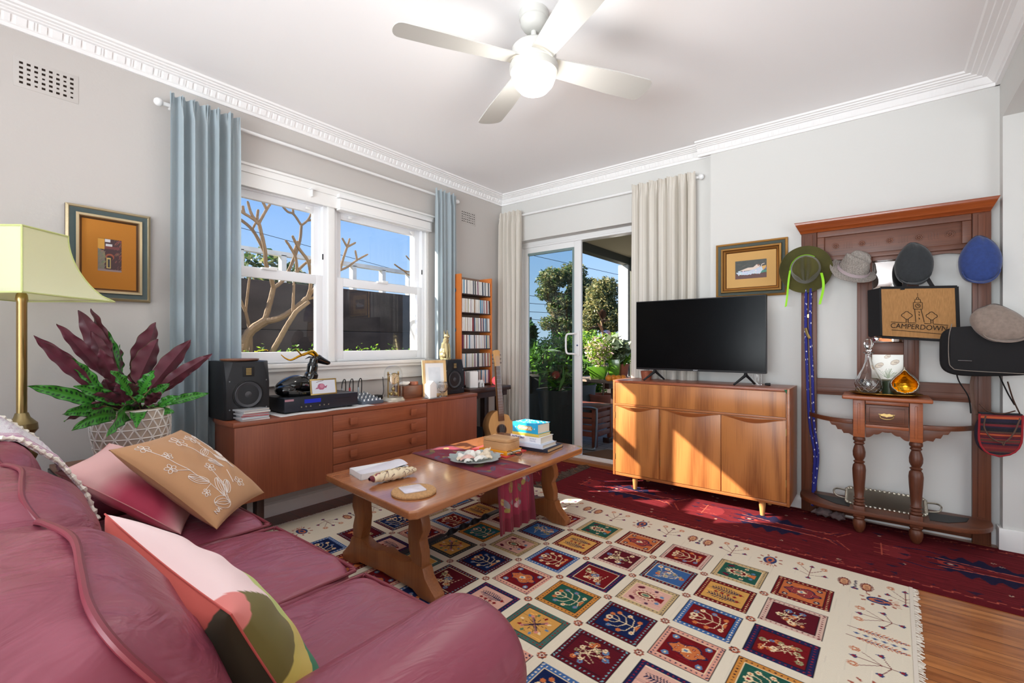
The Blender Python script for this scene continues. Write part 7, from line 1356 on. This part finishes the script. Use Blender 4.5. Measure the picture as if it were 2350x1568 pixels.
r = T('roller_blind', 'rolled up white blind at the top of the right hand window', 'blind', (-3.1, 2.25, 2.08)); w = MB(); w.box(-3.10, -3.045, 1.85, 2.735, 2.175, 2.20); w.build('valance', M['white'], r, bevel=.003); w = MB(); w.box(-3.098, -3.055, 1.86, 2.73, 2.105, 2.172); w.build('rolled_cloth', M['cream' if 0 else 'trim'], r, bevel=.008); MB().box(-3.10, -3.05, 1.86, 2.73, 2.088, 2.104).build('bottom_bar', M['white'], r, bevel=.003)
r = T('blind_bracket', 'small white empty blind bracket at the head of the left window', 'bracket', (-3.08, 1.65, 2.15)); w = MB(); w.box(-3.10, -3.06, 1.655, 1.66, 2.135, 2.185); w.box(-3.10, -3.05, 1.64, 1.675, 2.18, 2.186); w.build('bracket', M['white'], r)
# ================================================================ CEILING FAN
fc = (-1.245, 1.738); fn_ = T('ceiling_fan', 'white four blade ceiling fan with a lit round dome lamp', 'ceiling fan', (*fc, CZ)); FW = M['fanw']
MB().lathe([(.001, 2.645), (.066, 2.645), (.068, 2.628), (.066, 2.610), (.062, 2.606), (.060, 2.585), (.048, 2.566), (.028, 2.556), (.001, 2.556)], (*fc, 0), 40, caps=False).build('canopy', FW, fn_); MB().lathe([(.013, 2.57), (.013, 2.50), (.020, 2.498), (.020, 2.483)], (*fc, 0), 18).build('downrod', FW, fn_)
MB().lathe([(.001, 2.484), (.088, 2.484), (.100, 2.472), (.104, 2.44), (.104, 2.405), (.100, 2.400), (.001, 2.400)], (*fc, 0), 48, caps=False).build('motor_housing', FW, fn_); MB().lathe([(.105, 2.398), (.112, 2.392), (.113, 2.372), (.108, 2.362), (.1, 2.362)], (*fc, 0), 48, caps=False).build('light_ring', FW, fn_)
MB().lathe([(.104, 2.366), (.102, 2.345), (.090, 2.312), (.066, 2.285), (.034, 2.270), (.001, 2.266)], (*fc, 0), 48, caps=False).build('lamp_dome', mat('opal_glass_lit', (255, 250, 240), .3, emit=((255, 244, 226), 2.2)), fn_)
for k in range(4):
    a = math.radians(60.5+90*k); w = MB(); w.xf = Matrix.Translation((*fc, 2.412)) @ Matrix.Rotation(a, 4, 'Z') @ Matrix.Rotation(-.20, 4, 'X')
    def bl(u, v): L_ = .085+.55*u; hw = (.052+.020*min(1, u*1.6)); e = 1-.16*max(0, (u-.94)/.06)**3; cut = .012*(1-(2*v-1)**2) if u > .96 else 0; return (L_-.014*u*u*abs(2*v-1)**2.5*(u**6), (2*v-1)*hw*e, 0)
    w.sheet(bl, 40, 12, .006); w.build('blade', FW, fn_); w = MB(); w.xf = Matrix.Translation((*fc, 2.418)) @ Matrix.Rotation(a, 4, 'Z') @ Matrix.Rotation(-.20, 4, 'X'); w.box(.06, .16, -.035, .035, .003, .008); w.build('blade_iron', FW, fn_, bevel=.002)
light('POINT', 'fan_lamp', (*fc, 2.20), 9, (1, .97, .92), shadow_soft_size=.10)
# ================================================================ FLOOR LAMP
LX, LY = -2.80, .25; lp = T('floor_lamp', 'tall brass floor lamp with a pale lime flared fabric shade', 'floor lamp', (LX, LY, 0))
MB().lathe([(.001, 0), (.14, 0), (.14, .015), (.10, .03), (.04, .05), (.03, .09), (.03, .60)], (LX, LY, 0), 36).build('base', M['brass'], lp); MB().lathe([(.012, .60), (.040, .63), (.052, .66), (.046, .69), (.024, .71), (.022, .72), (.034, .735), (.050, .76), (.048, .785), (.026, .81), (.020, .83)], (LX, LY, 0), 36).build('baluster', mat('aged_brass', (150, 132, 92), .35, .8), lp)
MB().lathe([(.0165, .82), (.0165, 1.29), (.020, 1.30), (.018, 1.32), (.014, 1.33)], (LX, LY, 0), 24).build('pole', M['brass'], lp); MB().lathe([(.012, 1.33), (.022, 1.345), (.022, 1.38)], (LX, LY, 0), 18).build('lamp_holder', M['white'], lp)
cd_ = Vector((-LX, -LY, 0)).normalized(); a0 = math.atan2(cd_.y, cd_.x)
def shade(u, v):
    k = (u*4) % 1; i = int(u*4) % 4; R = .295-(.155)*math.sin(PI/2*v)**.62; A = [Vector((R*math.cos(a0+PI/2*q), R*math.sin(a0+PI/2*q))) for q in (i, i+1)]; p = A[0].lerp(A[1], k); bow = 1-.06*math.sin(PI*k)*(1-v)
    return (LX+p.x*bow, LY+p.y*bow, 1.312+.276*v)
m, nt, b = nodes('lime_shade'); b.inputs['Base Color'].default_value = (*lin((250, 250, 220)), 1); b.inputs['Roughness'].default_value = .9; t_ = nt.nodes.new('ShaderNodeBsdfTranslucent'); t_.inputs[0].default_value = (*lin((250, 250, 218)), 1); mx = nt.nodes.new('ShaderNodeMixShader'); mx.inputs[0].default_value = .4; nt.links.new(b.outputs[0], mx.inputs[1]); nt.links.new(t_.outputs[0], mx.inputs[2]); nt.links.new(mx.outputs[0], nt.nodes['Material Output'].inputs[0]); noise_bump(nt, b, 400, .3, .001)
w = MB(); w.grid(shade, 96, 24, cu=True); o = w.build('lamp_shade', m, lp, ang=30); md = o.modifiers.new('s', 'SOLIDIFY'); md.thickness = .002
w = MB()
for q in range(4): w.tube([shade((q+.001)/4, v/12) for v in range(13)], .0035, 6)
for v in (0, 1): w.tube([shade(k/96, v) for k in range(96)], .004, 6, closed=True)
w.build('shade_trim', mat('lime_trim', (206, 214, 146), .9), o)
# ================================================================ PLANT
st2 = T('side_table', 'small side table with black frame and timber top under the patterned pot', 'side table', (-2.82, .60, 0)); MB().box(-3.04, -2.56, .36, .86, .535, .553).build('tabletop', wood('table_top_wood', (150, 96, 62), (110, 66, 42), 'x'), st2, bevel=.002); MB().box(-3.045, -2.555, .355, .865, .515, .535).build('frame', M['black'], st2, bevel=.003)
for x in (-3.02, -2.58):
    for y in (.38, .84): MB().box(x-.013, x+.013, y-.013, y+.013, 0, .515).build('leg', M['black'], st2)
PX, PY, PZ = -2.74, .60, .5535; pl_ = T('prayer_plant', 'large potted calathea with maroon backed patterned leaves in a lattice pot', 'potted plant', (PX, PY, PZ)); GL = mat('taupe_glaze', (176, 160, 144), .3, coat=.4); RR = lambda t: .146*math.sin(PI*(.22+.40*t))**.8
PP = [(RR(t/20), PZ+.265*t/20) for t in range(21)]; PP[0] = (.085, PZ); w = MB(); w.lathe([(.001, PZ)]+[(.085, PZ+.001)]+[(max(.085, r_), h) for r_, h in PP[1:]]+[(PP[-1][0]-.012, PZ+.267), (PP[-1][0]-.018, PZ+.20), (.001, PZ+.20)], (PX, PY, 0), 56, caps=False); w.build('pot', GL, pl_)
w = MB(); NB = 20
def onpot(a, t): r_ = max(.085, RR(t))+.0015; return (PX+r_*math.cos(a), PY+r_*math.sin(a), PZ+.265*t)
for k in range(NB):
    for s_ in (-1, 1): w.tube([onpot(2*PI*k/NB+s_*q*(5*PI/NB)*1.0, .22+.76*q) for q in [i/24 for i in range(25)]], .0042, 5, flat=.6)
for j in range(6): w.tube([onpot(2*PI*i/56, .22+.76*j/5) for i in range(56)], .0028, 5, closed=True)
w.build('lattice', mat('raised_white_glaze', (232, 228, 222), .25, coat=.3), pl_); MB().lathe([(.001, PZ+.21), (.122, PZ+.21), (.122, PZ+.215), (.001, PZ+.22)], (PX, PY, 0), 30, caps=False).build('soil', M['soil'], pl_)
LT_ = paintmat('leaf_top_pattern', .35); LU_ = mat('leaf_maroon_underside', (86, 28, 44), .45, sheen=.2, var=(14, .25)); STM = mat('leaf_stem', (120, 120, 66), .6)
lc = Canvas(.10, .42, .004, (64, 140, 44)); 
for k in range(13):
    y = .03+.03*k
    for s_ in (-1, 1): lc.disc(.05+s_*(.022 if k % 2 else .026), y+.008, .016 if k % 2 else .012, (22, 62, 34), .0062, s_*.9)
lc.line([(.05, 0), (.05, .42)], .004, (40, 96, 40)); lc.rect(0, .005, 0, .42, (30, 80, 36)); lc.rect(.095, .1, 0, .42, (30, 80, 36))
def calathea(base, az, el, Ln, wd, droop, stem, flip, seed, twist=0):
    rd = random.Random(seed); d0 = Vector((math.cos(az)*math.cos(el), math.sin(az)*math.cos(el), math.sin(el))); b0 = Vector(base); P0 = b0+d0*stem
    MB().tube(spline([tuple(b0), tuple(b0+d0*stem*.5+Vector((0, 0, .01))), tuple(P0)], 5), .0032, 6).build('stem', STM, pl_)
    s0 = d0.cross(Vector((0, 0, 1))); s0 = s0.normalized() if s0.length > .05 else Vector((1, 0, 0)); s0 = (Matrix.Rotation(twist, 3, d0) @ s0); n0 = s0.cross(d0).normalized(); ph = rd.uniform(0, 6)
    def core(u, v, off):
        a = 2*u-1; W_ = wd*np.sin(np.pi*np.clip(v, .004, .996)**.85)**.75; wave = .0055*np.sin(v*24+ph)*np.abs(a)**2; z = -droop*Ln*v*v
        return [P0[i]+d0[i]*Ln*v+s0[i]*W_*a*.5+n0[i]*(wave+.18*W_*np.abs(a)+off*1.0)+(z if i == 2 else 0) for i in range(3)]
    sgn = 1 if not flip else -1
    lf_ = Canvas(.1, .42, .004, (0, 0, 0)); lf_.a = lc.a; lf_.mesh('leaf', LT_, lambda u, v: core(u, v, .0006*sgn), pl_)
    w = MB(); w.grid(lambda u, v: tuple(float(q) for q in core(np.float64(u), np.float64(v), -.0006*sgn)), 10, 46); w.build('leaf_underside', LU_, pl_)
def aim(px, py, x): # where a sight line crosses the plane x
    l = (px-1175)/1064; dx = -math.sin(TH)+math.cos(TH)*l; dy = math.cos(TH)+math.sin(TH)*l; t = x/dx; return Vector((x, dy*t, 1.12+(788-py)/1064*t))
# (tip pixel in the photograph's view, depth plane of tip, width, droop, stem share, shown side: 0 green top, 1 maroon back)
LV_ = [(180, 712, -2.82, .085, .02, .42, 1), (209, 708, -2.86, .05, .03, .5, 1), (130, 743, -2.72, .055, .05, .45, 1), (77, 770, -2.66, .05, .05, .42, 1), (82, 778, -2.56, .055, .04, .40, 1), (358, 740, -2.84, .115, .0, .40, 1), (362, 778, -2.76, .10, .02, .42, 1), (438, 780, -2.72, .085, .05, .35, 1), (487, 812, -2.66, .06, .06, .40, 1), (226, 738, -2.90, .05, .05, .45, 0), (62, 886, -2.52, .055, .10, .4, 0), (116, 903, -2.56, .04, .10, .4, 1), (142, 950, -2.50, .055, .25, .35, 0), (164, 985, -2.46, .07, .40, .25, 0), (245, 996, -2.44, .095, .55, .22, 0), (313, 978, -2.48, .065, .45, .25, 0), (402, 945, -2.60, .05, .30, .35, 0), (480, 903, -2.68, .045, .15, .42, 0), (441, 853, -2.70, .05, .08, .42, 1), (356, 850, -2.58, .065, .12, .45, 0), (150, 817, -2.62, .05, .10, .42, 0), (254, 850, -2.56, .06, .12, .45, 0), (170, 885, -2.58, .06, .16, .35, 0), (146, 965, -2.55, .05, .3, .3, 1), (300, 880, -2.60, .07, .1, .4, 1), (330, 905, -2.62, .05, .2, .4, 0), (410, 908, -2.58, .045, .2, .4, 0), (228, 800, -2.70, .06, .04, .45, 1), (210, 760, -2.80, .07, .02, .42, 1), (270, 880, -2.62, .06, .15, .4, 1), (240, 870, -2.66, .06, .15, .4, 1), (205, 905, -2.60, .055, .22, .35, 1), (190, 940, -2.58, .055, .3, .3, 0), (210, 925, -2.6, .05, .25, .35, 1), (340, 870, -2.70, .07, .1, .4, 1), (370, 900, -2.66, .05, .2, .4, 1), (390, 880, -2.70, .055, .12, .4, 0), (285, 930, -2.54, .06, .3, .3, 1), (320, 820, -2.78, .08, .03, .4, 1), (275, 790, -2.80, .06, .03, .4, 1), (350, 935, -2.6, .05, .3, .35, 1)]
rd = random.Random(21)
for i, (px, py, xt, wd, dr, st, fl_) in enumerate(LV_):
    tip = aim(px, py, xt); b0 = Vector((PX+rd.uniform(-.05, .05), PY+rd.uniform(-.05, .05), PZ+.215)); D = tip-b0; Lt = D.length; az = math.atan2(D.y, D.x); Ln = Lt*(1-st); dz = D.z+dr*Ln; el = math.atan2(dz, math.hypot(D.x, D.y)); cdv = Vector((-PX, -PY, .3)).normalized(); d0 = Vector((math.cos(az)*math.cos(el), math.sin(az)*math.cos(el), math.sin(el))); s0 = d0.cross(Vector((0, 0, 1))).normalized(); n0 = s0.cross(d0)
    # turn the blade so its broad side is partly presented, top or back
    tw = .0; best = -9
    for k in range(24):
        t = -1.5+3.0*k/23; nn = Matrix.Rotation(t, 3, d0) @ n0; sc = (-(nn.dot(cdv)) if fl_ else nn.dot(cdv))-.25*abs(t)
        if sc > best: best, tw = sc, t
    sp = math.hypot(math.hypot(D.x, D.y), dz); calathea(b0, az, el, sp*(1-st), wd, dr, sp*st, False, i, tw)
